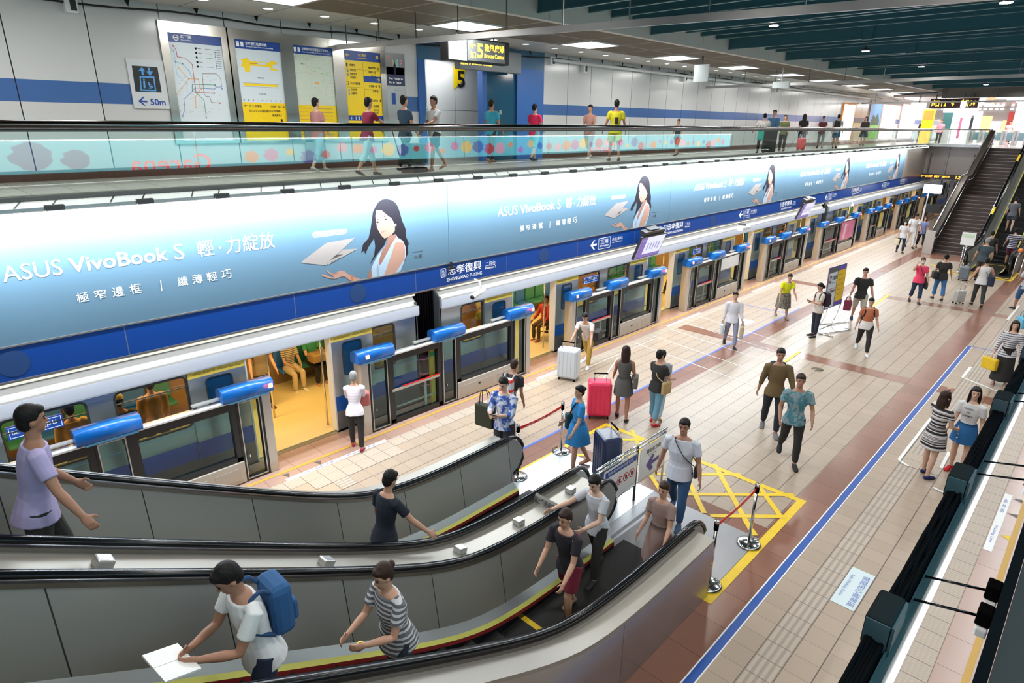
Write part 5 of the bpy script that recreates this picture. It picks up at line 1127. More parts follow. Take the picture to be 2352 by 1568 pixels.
m.text('微風廣場', (1.14, -0.006, 0.26), AU, AV, 0.68, 0.17, SY, 0.02, off=0.004); m.text('Breeze Center', (1.14, -0.006, 0.12), AU, AV, 0.68, 0.1, SY, 0.02, off=0.004); m.build('face', e)
MB().tube([(0.4, 0.14, 0.5), (0.4, 0.14, 0.68)], 0.02, DARK, 6).tube([(1.6, 0.14, 0.5), (1.6, 0.14, 0.68)], 0.02, DARK, 6).build('hanger', e)
e = empty('exit_sign', (12.0, 13.6, 7.12), label='grey sign over the exit doorway, half hidden by the hanging exit 5 sign', cat='sign')
MB().box(0, 2.4, 0, 0.2, 0, 0.55, SG, 0.01).build('housing', e); m = MB(); m.text('Breeze Center', (0.45, 0, 0.12), AU, AV, 0.8, 0.12, SY, 0.02, off=0.004); m.text('出口 5', (0.05, 0, 0.1), AU, AV, 0.35, 0.16, SY, 0.02, off=0.004); m.build('lettering', e)
e = empty('wall_number', (0, 0, 0), label='yellow corner panel with large black number 5 in the exit corridor', cat='sign')
m = MB(); o5 = (0, 14.88, 0)
def q5(px, py): q = ray_to(700+px/3.0154, py/3.0154, 'y', 14.88); return (q.x, q.z)
m.flat([q5(1030, 455), q5(1120, 455), q5(1105, 600), q5(1030, 620)][:2]+[q5(1095, 560), q5(1030, 620)], o5, AU, AV, MAPY, 0.004)
a_ = q5(1058, 605); b_ = q5(1107, 493); m.text('5', (a_[0], 14.88, a_[1]), AU, AV, b_[0]-a_[0], b_[1]-a_[1], INK, 0.02, off=0.008); m.build('face', e)
for (x, z, l) in ((3.25, 7.62, 'beige wall speaker with black slot above the lift sign'), (15.95, 7.62, 'small wall speaker right of the exit portal'), (17.6, 7.5, 'black oval wall speaker on the gallery wall'), (24.1, 7.55, 'black oval wall speaker farther along the gallery wall'), (33.0, 7.5, 'distant black wall speaker on the gallery wall')):
    m = MB(); m.box(x, x+0.2, 13.8, 13.95, z-0.14, z+0.1, WHITE, 0.02); o = m.build('wall_speaker', label=l, cat='speaker'); MB().box(x+0.08, x+0.17, 13.79, 13.8, z-0.11, z+0.06, INK).build('grille', o)
MB().box(7.52, 8.02, 13.9, 13.95, 4.9, 5.56, mat('hatch_grey', (0.25, 0.27, 0.27), 0.4)).build('service_hatch', label='small grey service hatch low on the gallery wall below the maps', cat='hatch')
MB().box(13.75, 13.85, 13.86, 13.9, 6.0, 6.12, STEEL).build('lift_button', label='small steel button plate on the blue portal column', cat='button')
e = empty('ceiling_sign', (19.5, 10.6, 7.35), label='blank white box sign hanging from the gallery ceiling', cat='sign'); MB().box(-0.03, 0.03, -0.25, 0.25, -0.3, 0.2, mat('pale_box', (0.6, 0.68, 0.7), 0.4)).box(-0.02, 0.02, -0.02, 0.02, 0.2, 0.45, DARK).build('light_box', e)
e = empty('ceiling_camera', (24.8, 10.2, 7.2), label='white tilted camera on a rod under the gallery ceiling', cat='camera'); MB().tube([(0, 0, 0.6), (0, 0, 0.1)], 0.02, WHITE, 6).build('rod', e); MB().box(-0.05, 0.08, -0.3, 0.3, -0.12, 0.1, mat('pale_box', ())).build('body', e)
# lit poster boxes on the far part of the wall
for (x0, x1, z1, c, es, l) in ((43.7, 45.8, 7.08, (1.0, 0.95, 0.88), 2.6, 'blank glowing white poster box on the gallery wall, orange rim'), (49.1, 51.6, 7.35, (0.10, 0.25, 0.5), 0.5, 'blue castle landscape poster on the far gallery wall'), (51.9, 55.4, 7.28, (1.0, 0.97, 0.97), 2.4, 'glowing white poster box right of the castle poster'), (56.8, 61, 7.45, (1.0, 0.80, 0.90), 2.0, 'glowing pinkish poster box at the end of the gallery wall')):
    e = empty('poster_box', (0, 0, 0), label=l, cat='poster'); m = MB(); m.box(x0, x1, WY-0.06, WY-0.05, 5.0, z1, mat('glow_'+l[:12], c, 0.5, emit=c, es=es)); m.build('face', e)
    if x0 == 49.1:
        m = MB(); gr = mat('poster_grass', (0.15, 0.35, 0.08), 0.5, emit=(0.15, 0.35, 0.08), es=0.5); dkc = mat('poster_trees', (0.03, 0.08, 0.05), 0.5)
        m.flat([(x0, 5.0), (x1, 5.0), (x1, 5.9), (x0, 5.9)], (0, WY-0.06, 0), AU, AV, gr, 0.003); m.flat([(49.5, 5.9), (51.4, 5.9), (51.4, 6.2), (50.9, 6.7), (50.4, 6.4), (49.9, 6.6), (49.5, 6.1)], (0, WY-0.06, 0), AU, AV, dkc, 0.004); m.build('picture', e)
    fm = MB(); fc = mat('rim_'+l[:12], (0.9, 0.35, 0.05) if x0 == 43.7 else (0.5, 0.4, 0.4), 0.4)
    for a_, b_, c_, d_ in ((x0-0.12, x0, 4.95, z1+0.1), (x1, x1+0.12, 4.95, z1+0.1), (x0, x1, z1, z1+0.1)): fm.box(a_, b_, WY-0.08, WY, c_, d_, fc)
    fm.build('frame', e)

# ================================================================== TICKET HALL BEYOND THE ATRIUM
e = empty('direction_sign', (47.2, 8.9, 6.88), label='long black overhead sign with glowing yellow symbols before the ticket hall', cat='sign')
MB().box(0, 0.12, -1.25, 1.2, 0, 0.55, mat('sign_maroon', (0.07, 0.025, 0.03), 0.4)).build('housing', e); m = MB()
m.text('出口 1 2', (0, 1.1, 0.08), (0, -1, 0), AV, 0.75, 0.4, SY, 0.04, off=0.01); m.text('↑', (0, 0.1, 0.1), (0, -1, 0), AV, 0.2, 0.34, SY, 0.05, off=0.01); m.text('出口 3 4', (0, -0.4, 0.08), (0, -1, 0), AV, 0.7, 0.4, SY, 0.04, off=0.01); m.build('lettering', e)
MB().box(0.04, 0.08, -1.0, -0.96, 0.55, 0.8, DARK).box(0.04, 0.08, 0.9, 0.94, 0.55, 0.8, DARK).build('hanger', e)
GLW = mat('glow_box', (1, 1, 1), 0.5, emit=(0.95, 1, 1), es=2.0)
for (y, z, w_, l) in ((10.6, 7.0, 0.42, 'small rounded glowing white sign left of the yellow lettered one'), (7.95, 6.62, 0.32, 'small glowing white sign under the yellow lettered one'), (8.3, 7.05, 0.14, 'tiny glowing white square in front of the yellow lettered sign')):
    e = empty('glowing_sign', (46.8, y, z), label=l, cat='sign'); MB().box(-0.05, 0.05, -w_, w_, -0.16, 0.2, GLW, 0.05).build('light_box', e); MB().box(-0.01, 0.01, -0.02, 0.02, 0.2, 0.6, DARK).build('hanger', e)
rh = random.Random(11)
gc = [((1.0, 0.55, 0.6), 1.3), ((0.9, 0.95, 1), 1.6), ((1, 0.7, 0.3), 1.0), ((0.35, 0.33, 0.34), 0.0), ((1, 0.9, 0.85), 1.5), ((0.5, 0.05, 0.05), 0.5), ((0.08, 0.10, 0.12), 0.0), ((0.75, 0.8, 0.85), 0.6)]
shops = [('pale lit shop front with pink goods at the back of the ticket hall', 0, 4, -4, 0), ('white shop front of the ticket hall, lit poster beside a grey door', 1, 7, 0, 3.2), ('shop front of the ticket hall with dark doorway', 3, 6, 3.2, 6.4), ('shop front of the ticket hall with warm lamps', 2, 4, 6.4, 9.6), ('lit white columns and posters at the left of the ticket hall', 1, 3, 9.6, 13.9)]
for l, ca, cb_, y0, y1 in shops:
    e = empty('shop_front', (72, 0, 4.7), label=l, cat='shop front'); y = y0; k = 0
    m = MB(); m.box(0.1, 0.3, y0, y1, 0, 2.85, mat('shop_back', (0.5, 0.47, 0.46), 0.4)); m.build('wall', e)
    while y < y1-0.2:
        w_ = rh.uniform(0.35, 0.9); w_ = min(w_, y1-y-0.05); c, es = gc[(ca if k % 2 == 0 else rh.randrange(8))]
        m = MB(); zz = rh.choice((0, 0.1, 0.7)); m.box(0.0, 0.1, y+0.04, y+w_, zz, rh.uniform(1.6, 2.5), mat('shop_%d' % gc.index((c, es)), c, 0.4, emit=c if es else None, es=es)); m.build('display_window', e); y += w_; k += 1
    m = MB()
    for q in range(int((y1-y0)/0.42)): m.box(-0.1, 0.0, y0+q*0.42+0.08, y0+q*0.42+0.3, 2.62, 2.75, GLW)
    m.build('spot_lamp', e)
for k in range(10):
    y = 3.2+k*0.62
    m = MB(); m.box(54.0, 55.6, y, y+0.16, 4.7, 5.65, mat('gate_steel', (0.55, 0.57, 0.6), 0.25, 0.8), 0.02); o = m.build('ticket_gate', label='steel ticket gate in the row behind the glass railing', cat='ticket gate', group='row of ticket gates in the hall')
    MB().box(54.3, 54.9, y+0.16, y+0.5, 5.0, 5.5, mat('gate_flap', (0.2, 0.35, 0.4), 0.2)).build('flap', o)
for (x, y, l) in ((52.5, 9.3, 'white pillar with a tall poster behind the railing corner'), (60, 6.9, 'bright white square pillar in the ticket hall'), (63, 1.5, 'plain white pillar at the right of the ticket hall')):
    m = MB(); m.box(x, x+0.9, y-0.45, y+0.45, 4.7, 7.55, mat('pillar_white', (0.8, 0.8, 0.82), 0.3)); o = m.build('trim_pillar', kind='structure')
m = MB(); m.box(52.45, 52.5, 8.95, 9.6, 4.75, 7.1, mat('lit_panel', (1, 0.97, 0.97), 0.5, emit=(1, 0.96, 0.97), es=1.6)); m.box(52.44, 52.45, 9.15, 9.3, 5.1, 6.4, mat('poster_pink', (0.62, 0.16, 0.30), 0.4)); m.build('pillar_poster', label='tall lit poster on the pillar behind the railing corner', cat='poster')
for i in range(5):
    for j in range(5):
        m = MB(); m.box(51+i*4.2, 52.3+i*4.2, -3+j*3.1, -1.9+j*3.1, 7.52, 7.545, LAMP); m.build('ceiling_light', label='bright ceiling panel light in the ticket hall', cat='ceiling light', group='panel lights of the ticket hall ceiling')
e = empty('service_booth', (56, 10.2, 4.7), label='glazed service booth with teal window behind the railing', cat='booth')
MB().box(0, 2, -0.9, 0.9, 0, 1.0, mat('booth_grey', (0.5, 0.52, 0.53), 0.4)).box(0.2, 2, -0.9, 0.9, 2.1, 2.6, mat('booth_grey', ())).build('counter', e); MB().box(0.2, 0.25, -0.8, 0.8, 1.0, 2.1, mat('booth_window', (0.05, 0.16, 0.17), 0.15)).build('window', e)
e = empty('yellow_pillar', (55, 11.7, 4.7), label='yellow and orange pillar panel in the hall near the gallery end', cat='panel'); MB().box(0, 0.2, -0.35, 0.35, 0, 2.3, SIGNY).box(-0.01, 0, -0.3, 0.3, 1.6, 2.2, mat('panel_orange', (0.8, 0.3, 0.05), 0.4)).build('panel', e)

# ================================================================== FLOOR MARKINGS
def mark(name, label, rects, z=0.004):
    m = MB()
    for r in rects: m.box(r[0], r[1], r[2], r[3], 0.0005, z, r[4])
    return m.build(name, label=label, cat='floor marking')
mark('floor_line', 'broad blue floor line with white edges crossing the lower right', [(-8, 20.6, 2.165, 2.258, BLU), (-8, 20.6, 2.15, 2.165, LINE), (-8, 20.6, 2.258, 2.275, LINE)])
bl2 = mat('blue_tape_light', (0.06, 0.13, 0.55), 0.4)
mark('floor_line', 'thin blue floor line along the middle left of the platform', [(-8, 21.1, 7.0, 7.055, bl2)])
mark('floor_line', 'faint thin blue cross line where the broad blue line ends', [(20.6, 20.64, 0.4, 2.17, bl2)])
mark('floor_line', 'faint thin blue cross line ending the middle left line', [(20.2, 20.24, 7.1, 8.6, bl2)])
mark('edge_line', 'yellow brown safety line along the far platform edge', [(-8, 60, 9.36, 9.43, mat('edge_yellow', (0.55, 0.33, 0.06), 0.5))]); mark('edge_line', 'yellow brown safety line along the near platform edge', [(-8, 60, 0.02, 0.09, mat('edge_yellow', ()))])
def wl(x0, label, y0, y1, up):
    o = mark('waiting_line', label, [(x0, x0+2.02, y0, y1, LINE)])
    m = MB()
    if up: m.text('Waiting Line', (x0+1.15, y0+0.02, 0.004), X_, Y_, 0.62, 0.06, mat('faded_blue', (0.15, 0.2, 0.5), 0.5), 0.01, off=0.002); m.text('候 車 線', (x0+0.3, y0+0.02, 0.004), X_, Y_, 0.62, 0.06, mat('faded_blue', ()), off=0.002)
    else: m.text('Waiting Line', (x0+0.85, y1-0.02, 0.004), (-1, 0, 0), (0, -1, 0), 0.6, 0.05, mat('faded_blue', ()), 0.01, off=0.002); m.text('候 車 線', (x0+1.8, y1-0.02, 0.004), (-1, 0, 0), (0, -1, 0), 0.5, 0.05, mat('faded_blue', ()), off=0.002)
    m.build('lettering', o)
for k, (x, l) in enumerate(((3.98, 'white Waiting Line strip before the first open train door'), (10.3, 'white Waiting Line strip before the second open train door'), (16.2, 'white Waiting Line strip before the third open train door'), (22.1, 'white Waiting Line strip before the fourth open train door'), (28.2, 'distant white Waiting Line strip at the far platform edge'))): wl(x, l, 9.06, 9.16, True)
wl(10.13, 'white Waiting Line strip at the right, beyond the black cable tray', 0.23, 0.335, False); wl(3.9, 'white Waiting Line strip near the lower right corner', 0.23, 0.335, False)
def tri(pts, label, mt, pz=0.004):
    m = MB(); m.add([(x, y, pz) for x, y in pts], [tuple(range(len(pts)))], mt); return m.build('floor_arrow', label=label, cat='floor marking')
tb = mat('triangle_grey', (0.10, 0.09, 0.09), 0.5)
for x, l in ((4.67, 'right grey triangle before the first open train door'), (4.07, 'left grey triangle before the first open train door')): tri([(x-0.06, 9.33), (x+0.06, 9.30), (x, 9.17)], l, tb)
for x, l in ((12.04, 'upper grey triangle at the near platform edge'), (11.47, 'lower grey triangle at the near platform edge')): tri([(x-0.06, 0.09), (x+0.06, 0.09), (x, 0.22)], l, tb)
tri([(10.62, 0.08), (10.78, 0.10), (10.7, 0.2)], 'yellow triangle at the near platform edge', YEL); tri([(11.0, 9.32), (11.15, 9.30), (11.1, 9.2)], 'small yellow triangle before the second open train door', YEL)
# yellow hatched box round the landing
m = MB(); _zs = [0]
def seg(a, b_, w, mt=YEL):
    _zs[0] += 1; zz = 0.004+0.0004*(_zs[0] % 12)
    a = Vector((*a, 0)); b_ = Vector((*b_, 0)); d = (b_-a).normalized(); n = Vector((-d.y, d.x, 0))*w/2
    m.add([a-n+Vector((0, 0, zz)), b_-n+Vector((0, 0, zz)), b_+n+Vector((0, 0, zz)), a+n+Vector((0, 0, zz))], [(0, 1, 2, 3)], mt)
seg((6.35, 2.655), (9.57, 2.655), 0.12); seg((9.52, 2.6), (9.52, 6.55), 0.11); seg((6.9, 6.52), (9.55, 6.52), 0.09)
def bx(px, py):
    q = ray_to(1500+px/4.2609, 850+py/4.2609, 'z', 0); return (q.x, q.y)
def bx2(px, py):
    q = ray_to(1100+px/4.2609, 950+py/4.2609, 'z', 0); return (q.x, q.y)
for a_, b_ in (((600, 920), (960, 1568)), ((400, 1020), (860, 1020)), ((310, 1215), (1380, 1220)), ((350, 1090), (500, 1400)), ((1010, 1100), (1260, 1450)), ((560, 1425), (1300, 1435)), ((960, 1560), (1000, 1620))): seg(bx(*a_), bx(*b_), 0.085)
for a_, b_ in (((1180, 250), (1760, 262)), ((1290, 415), (1560, 415)), ((1500, 160), (1600, 400)), ((1270, 290), (1320, 530)), ((960, 400), (1050, 410)), ((1680, 600), (1800, 790)), ((1720, 590), (1840, 590))): seg(bx2(*a_), bx2(*b_), 0.075)
m.build('hatched_box', label='yellow tape box with crossing stripes round the escalator landings', cat='floor marking')
m = MB(); seg((31.2, 2.62), (31.2, 5.6), 0.11); seg((31.2, 2.62), (33.3, 2.62), 0.11); seg((31.25, 2.7), (32.4, 4.6), 0.1); seg((31.2, 4.6), (32.6, 5.6), 0.1); seg((31.6, 2.7), (31.6, 4.6), 0.1)
m.build('hatched_box', label='yellow tape box before the far escalator and stairs', cat='floor marking')
m = MB(); seg((14.5, 5.36), (16.75, 5.40), 0.08); m.build('floor_tape', label='yellow tape strip by the man in the brown shirt', cat='floor marking')
m = MB(); seg((23.2, 5.38), (25.4, 5.44), 0.08); m.build('floor_tape', label='yellow tape strip behind the woman in the orange top', cat='floor marking')
m = MB()
for k in range(5): seg((14.2+k*0.9, 8.9), (13.6+k*0.9, 5.3+0.2*k), 0.025, LINE)
seg((12.9, 8.6), (10.0, 7.4), 0.025, LINE); seg((14.9, 8.75), (11.2, 8.7), 0.02, LINE)
m.build('queue_tape', label='thin white queue lines on the platform by the second screen', cat='floor marking')
m = MB()
for pts in (((1125, 880), (1440, 470)), ((1125, 880), (1220, 940)), ((1540, 960), (1620, 800)), ((1460, 1150), (1590, 1210)), ((1750, 70), (1820, -10)), ((1750, 70), (2300, 290))):
    a_, b_ = [ray_to(1800+q[0]/4.2609, 850+q[1]/4.2609, 'z', 0) for q in pts]; seg((a_.x, a_.y), (b_.x, b_.y), 0.05, LINE)
m.build('queue_tape', label='white tape corners on the floor round the two standing women', cat='floor marking')
m = MB()
for pts in (((2300, 860), (2190, 1000)), ((1760, 1550), (1830, 1460)), ((2170, 1310), (2240, 1400))):
    a_, b_ = [ray_to(1800+q[0]/4.2609, 500+q[1]/4.2609, 'z', 0) for q in pts]; seg((a_.x, a_.y), (b_.x, b_.y), 0.06, LINE)
m.build('queue_tape', label='white tape dashes on the floor behind the woman with the yellow bag', cat='floor marking')
e = empty('floor_sticker', (0, 0, 0), label='pale blue Safe Waiting Zone sticker on the floor at the lower right', cat='sticker')
m = MB(); m.box(7.49, 8.39, 1.262, 1.548, 0.001, 0.005, mat('sticker_pale', (0.62, 0.74, 0.78), 0.4)); m.build('sheet', e); m = MB(); vb = mat('sticker_blue', (0.18, 0.25, 0.55), 0.5)
m.text('夜間安心候車區', (8.25, 1.385-0.09, 0.005), (-1, 0, 0), (0, -1, 0), 0.72, -0.001, vb) if False else None
m.text('夜間安心候車區', (8.30, 1.375, 0.005), (-1, 0, 0), (0, -1, 0), 0.76, 0.085, vb, 0.01, off=0.002); m.text('Safe Waiting Zone', (8.22, 1.52, 0.005), (-1, 0, 0), (0, -1, 0), 0.55, 0.055, vb, off=0.002); m.build('lettering', e)
m = MB(); m.cyl((15.75, 4.59), 0.14, 0.0, 0.004, mat('cover_bronze', (0.16, 0.13, 0.09), 0.4, 0.6), 24); m.build('floor_cover', label='small round bronze cover in the floor tiles', cat='floor cover')
mark('floor_sticker', 'white square sticker on the floor near the woman in yellow', [(18.0, 18.6, 7.45, 7.9, LINE)])
mark('floor_sticker', 'pale sticker at the feet of the man in the tie-dye shirt', [(6.3, 6.9, 7.2, 7.6, mat('sticker_pale', ()))])
# ================================================================== PEOPLE
def cloth(c, pat=None):
    key = 'cloth_%s_%s' % ('_'.join('%02d' % int(v*99) for v in c), pat or 'plain')
    if key in _mats: return _mats[key]
    if not pat: return mat(key, c, 0.85, noise=(9, 0.12))
    m = bpy.data.materials.new(key); m.use_nodes = True; nt = m.node_tree; b = nt.nodes['Principled BSDF']; b.inputs['Roughness'].default_value = 0.85
    tc = nt.nodes.new('ShaderNodeTexCoord'); sp = nt.nodes.new('ShaderNodeSeparateXYZ'); nt.links.new(tc.outputs['Object'], sp.inputs[0])
    kind, c2 = pat[0], pat[1]
    if kind == 'stripe':
        f = nmath(nt, 'GREATER_THAN', nmath(nt, 'FRACT', nmath(nt, 'DIVIDE', sp.outputs[2], pat[2])), pat[3] if len(pat) > 3 else 0.5)
    elif kind == 'wild':
        n = nt.nodes.new('ShaderNodeTexNoise'); n.noise_dimensions = '1D'; n.inputs['Scale'].default_value = pat[2]; n.inputs['Detail'].default_value = 2
        nt.links.new(sp.outputs[2], n.inputs['W']); f = nmath(nt, 'GREATER_THAN', n.outputs['Fac'], 0.5)
    else:
        n = nt.nodes.new('ShaderNodeTexNoise'); n.inputs['Scale'].default_value = pat[2]; n.inputs['Detail'].default_value = 3; n.inputs['Distortion'].default_value = 0.8
        nt.links.new(tc.outputs['Object'], n.inputs['Vector']); r = nt.nodes.new('ShaderNodeMapRange'); r.inputs[1].default_value = 0.44; r.inputs[2].default_value = 0.56
        nt.links.new(n.outputs['Fac'], r.inputs[0]); f = r.outputs[0]
    nt.links.new(nmix(nt, f, c, c2), b.inputs['Base Color']); _mats[key] = m
    return m
SKINS = [mat('skin_light', (0.60, 0.38, 0.28), 0.55), mat('skin_warm', (0.50, 0.28, 0.19), 0.55), mat('skin_tan', (0.36, 0.18, 0.115), 0.55)]
HAIRS = {'black': mat('hair_black', (0.006, 0.005, 0.005), 0.55, spec=0.25, bump=(60, 0.6)), 'brown': mat('hair_brown', (0.03, 0.014, 0.010), 0.55, spec=0.25, bump=(60, 0.6)), 'grey': mat('hair_grey', (0.25, 0.25, 0.26), 0.7, bump=(60, 0.6))}
EYE_ = mat('eye_dark', (0.01, 0.008, 0.008), 0.3); LIP = mat('lips', (0.42, 0.12, 0.10), 0.5)
def remeshed(mb, name, parent, mt, voxel, smooth=2):
    """joins the shapes of mb into one continuous surface"""
    o = mb.build(name); md = o.modifiers.new('r', 'REMESH'); md.mode = 'VOXEL'; md.voxel_size = voxel; md.use_smooth_shade = True
    if smooth: s = o.modifiers.new('s', 'SMOOTH'); s.factor = 0.5; s.iterations = smooth
    dg = bpy.context.evaluated_depsgraph_get(); me = bpy.data.meshes.new_from_object(o.evaluated_get(dg))
    old = o.data; o.modifiers.clear(); o.data = me; bpy.data.meshes.remove(old); me.name = name
    me.materials.clear(); me.materials.append(mt)
    o.parent = parent
    return o
def rotY(v, a): return Vector((v.x*math.cos(a)+v.z*math.sin(a), v.y, -v.x*math.sin(a)+v.z*math.cos(a)))
def D2(a, b=0.0):
    """direction of a limb: a = swing forward from straight down, b = out to the side (degrees)"""
    a = math.radians(a); b = math.radians(b)
    return Vector((math.sin(a)*math.cos(b), math.sin(b), -math.cos(a)*math.cos(b)))
MQ = 1
def person(label, x, y, z, head, h, top=None, bottom=None, hair='short', hcol='black', skin=1, shoes=(0.02, 0.02, 0.02), legs=(18, 0, -18, 12), arms=((10, 8, 20), (10, 8, 20)), lean=0, female=False, q=1, look=(0, 0), seat=False, fat=1.0, sleeve=0.5, mask=False, name='person', cap=None, group=None, glasses=False):
    """legs = (left thigh, left knee bend, right thigh, right knee bend); arms = ((swing, out, elbow bend), ...) left first.
    top = (kind, colour, pattern); bottom = (kind, colour, length)"""
    e = empty(name, (x, y, z), math.radians(head), label=label, cat='person'); 
    if group: e['group'] = group
    sk = SKINS[skin]; vox = {0: 0.026, 1: 0.016, 2: 0.0085}[q]; S = h; L = math.radians(lean)
    ball = Vector((0, 0, 0.525)); legp = []
    hipw = 0.052
    for s, th, kn in ((1, legs[0], legs[1]), (-1, legs[2], legs[3])):
        hp = Vector((0, s*hipw, 0)); d1 = D2(th, 2*s); d2 = D2(th-kn, 0); legp.append((hp, hp+d1*0.245, hp+d1*0.245+d2*0.235))
    low = min(p[2].z for p in legp) if not seat else legp[0][2].z
    hipz = 0.042-low; 
    P = lambda v: Vector((v.x, v.y, v.z))*S
    hip = Vector((0, 0, hipz))
    lean_ = lambda t: Vector((math.sin(L)*t, 0, math.cos(L)*t))+hip
    sw = 0.090 if female else 0.104
    ww = (0.060 if female else 0.070)*fat; hw = (0.086 if female else 0.080)*fat; cw = (0.078 if female else 0.086)*fat
    spine = [(-0.035, hw*0.8, 0.052*fat), (0.0, hw, 0.060*fat), (0.09, ww, 0.050*fat), (0.18, cw, 0.058*fat), (0.245, cw*1.08, 0.052), (0.29, cw*0.8, 0.040), (0.312, 0.036, 0.032)]
    b = MB()
    def torso(m, k=1.0, add=0.0, lo=-0.035, hi=0.312):
        pts = []; ra = []; rb = []
        for t, a, c in spine:
            if lo-1e-6 <= t <= hi+1e-6: pts.append(P(lean_(t))); ra.append((a*k+add)*S); rb.append((c*k+add)*S)
        m.tube(pts, ra, sk, 14, r2=rb, side=(0, 1, 0))
    torso(b)
    nk = lean_(0.30); ht, hl = math.radians(look[0]), math.radians(look[1])
    up = Vector((math.sin(L*0.6+ht), 0, math.cos(L*0.6+ht))); hc = nk+Vector((0.006, 0, 0.03))+up*0.072
    HR = Matrix.Rotation(hl, 3, 'Z') @ Matrix.Rotation(L*0.6+ht, 3, 'Y')
    def HP(v): return P(hc+HR @ Vector(v))
    b.tube([P(nk-Vector((0, 0, 0.02))), HP((-0.008, 0, -0.02))], [0.031*S, 0.029*S], sk, 10)
    b.ell(HP((-0.004, 0, 0.012)), (0.050*S, 0.042*S, 0.056*S), sk, HR, 16, 12); b.ell(HP((0.014, 0, -0.022)), (0.032*S, 0.031*S, 0.040*S), sk, HR, 14, 10)
    b.ell(HP((0.030, 0, -0.048)), (0.014*S, 0.016*S, 0.012*S), sk, HR, 8, 6); b.ell(HP((0.048, 0, -0.010)), (0.011*S, 0.0075*S, 0.012*S), sk, HR, 8, 6)
    for s in (1, -1): b.ell(HP((-0.004, 0.043*s, -0.004)), (0.010*S, 0.006*S, 0.015*S), sk, HR, 8, 6)
    # arms
    armp = []
    for s, (sw_, out, el) in ((1, arms[0]), (-1, arms[1])):
        sh = lean_(0.265)+Vector((0, s*sw*fat**0.5, 0)); a0 = sw_+0
        d1 = D2(a0, out*s); o2 = out if el < 100 else out; d2 = D2(a0+el, (out-(el*0.45 if el > 30 else 0))*s)
        el_ = sh+d1*0.165; wr = el_+d2*0.145; armp.append((sh, el_, wr, d2, s))
        b.tube([P(sh-Vector((0, s*0.02, -0.008))), P(sh+d1*0.03), P(sh.lerp(el_, 0.6)), P(el_), P(el_.lerp(wr, 0.35)), P(wr)], [0.030*S, 0.030*S, 0.025*S, 0.021*S, 0.022*S, 0.0145*S], sk, 10)
        # hand: palm, four curled fingers, thumb from the side
        pn = Vector((0, -s, 0)); pn = (pn-pn.dot(d2)*d2).normalized(); sd = d2.cross(pn)
        if sd.x < 0 and abs(el) < 60: sd = -sd
        pm = wr+d2*0.028; b.tube([P(wr-d2*0.004), P(wr+d2*0.018), P(wr+d2*0.050)], [0.014*S, 0.022*S, 0.022*S], sk, 10, r2=[0.011*S, 0.0105*S, 0.0095*S], side=sd)
        for k, ln in enumerate((0.036, 0.041, 0.038, 0.029)):
            f0 = wr+d2*0.046+sd*(0.0165-0.011*k); c1 = (d2+pn*0.25).normalized(); c2 = (d2+pn*1.0).normalized(); c3 = (d2*0.3+pn).normalized()
            f1 = f0+c1*ln*0.45; f2 = f1+c2*ln*0.32; f3 = f2+c3*ln*0.26; r_ = (0.0050 if q == 2 else 0.0058)*S
            b.tube([P(f0), P(f1), P(f2), P(f3)], [r_*1.05, r_, r_*0.95, r_*0.8], sk, 7)
        t0 = wr+d2*0.014+sd*0.016; t1 = t0+(d2*0.6+sd*0.8+pn*0.3).normalized()*0.022; t2 = t1+(d2+pn*0.6+sd*0.2).normalized()*0.020
        b.tube([P(t0), P(t1), P(t2)], [0.0066*S, 0.006*S, 0.005*S], sk, 7)
    feet = []
    for (hp, kn, an), s in zip(legp, (1, -1)):
        hp, kn, an = hp+hip, kn+hip, an+hip
        b.tube([P(hp), P(hp.lerp(kn, 0.35)), P(kn), P(kn.lerp(an, 0.35)), P(an)], [0.050*S*fat**0.5, 0.046*S*fat**0.5, 0.030*S, 0.031*S, 0.018*S], sk, 10)
        th = math.atan2((an-kn).x, -(an-kn).z); ft = -min(0.9, max(-0.2, th)) if th < 0 else 0.0
        pit = -th*0.6 if th < -0.15 else 0.0
        fd = Vector((math.cos(pit), 0.12*s, -math.sin(pit))).normalized()
        feet.append((an, fd)); b.tube([P(an-fd*0.018-Vector((0, 0, 0.018))), P(an+fd*0.03-Vector((0, 0, 0.02))), P(an+fd*0.085-Vector((0, 0, 0.030)))], [0.020*S, 0.021*S, 0.013*S], sk, 9, r2=[0.020*S, 0.016*S, 0.009*S], side=(0, 1, 0))
    remeshed(b, 'body', e, sk, vox*S/1.65)
    # face
    if q >= 1:
        f = MB()
        for s in (1, -1):
            f.ell(HP((0.0435, 0.0165*s, 0.006)), (0.0045*S, 0.0075*S, 0.0035*S), EYE_, HR, 8, 6)
            f.tube([HP((0.045, 0.008*s, 0.0165)), HP((0.044, 0.017*s, 0.019)), HP((0.037, 0.026*s, 0.016))], 0.0018*S, HAIRS['black'], 5)
        f.build('eye', e)
        if not mask: MB().ell(HP((0.0425, 0, -0.032)), (0.004*S, 0.0115*S, 0.0032*S), LIP, HR, 10, 6).build('mouth', e)
    if mask: MB().ell(HP((0.022, 0, -0.026)), (0.032*S, 0.036*S, 0.028*S), mat('mask_blue', (0.45, 0.62, 0.72), 0.7), HR, 12, 8).build('face_mask', e)
    if glasses:
        g = MB()
        for s in (1, -1): g.tube([HP((0.05, s*(0.017+0.011*math.cos(a)), 0.006+0.009*math.sin(a))) for a in [k*PI/5 for k in range(10)]], 0.0012*S, INK, 5, closed=True)
        g.build('glasses', e)
    # hair
    hm = HAIRS[hcol]; hb = MB(); vh = vox*S/1.65
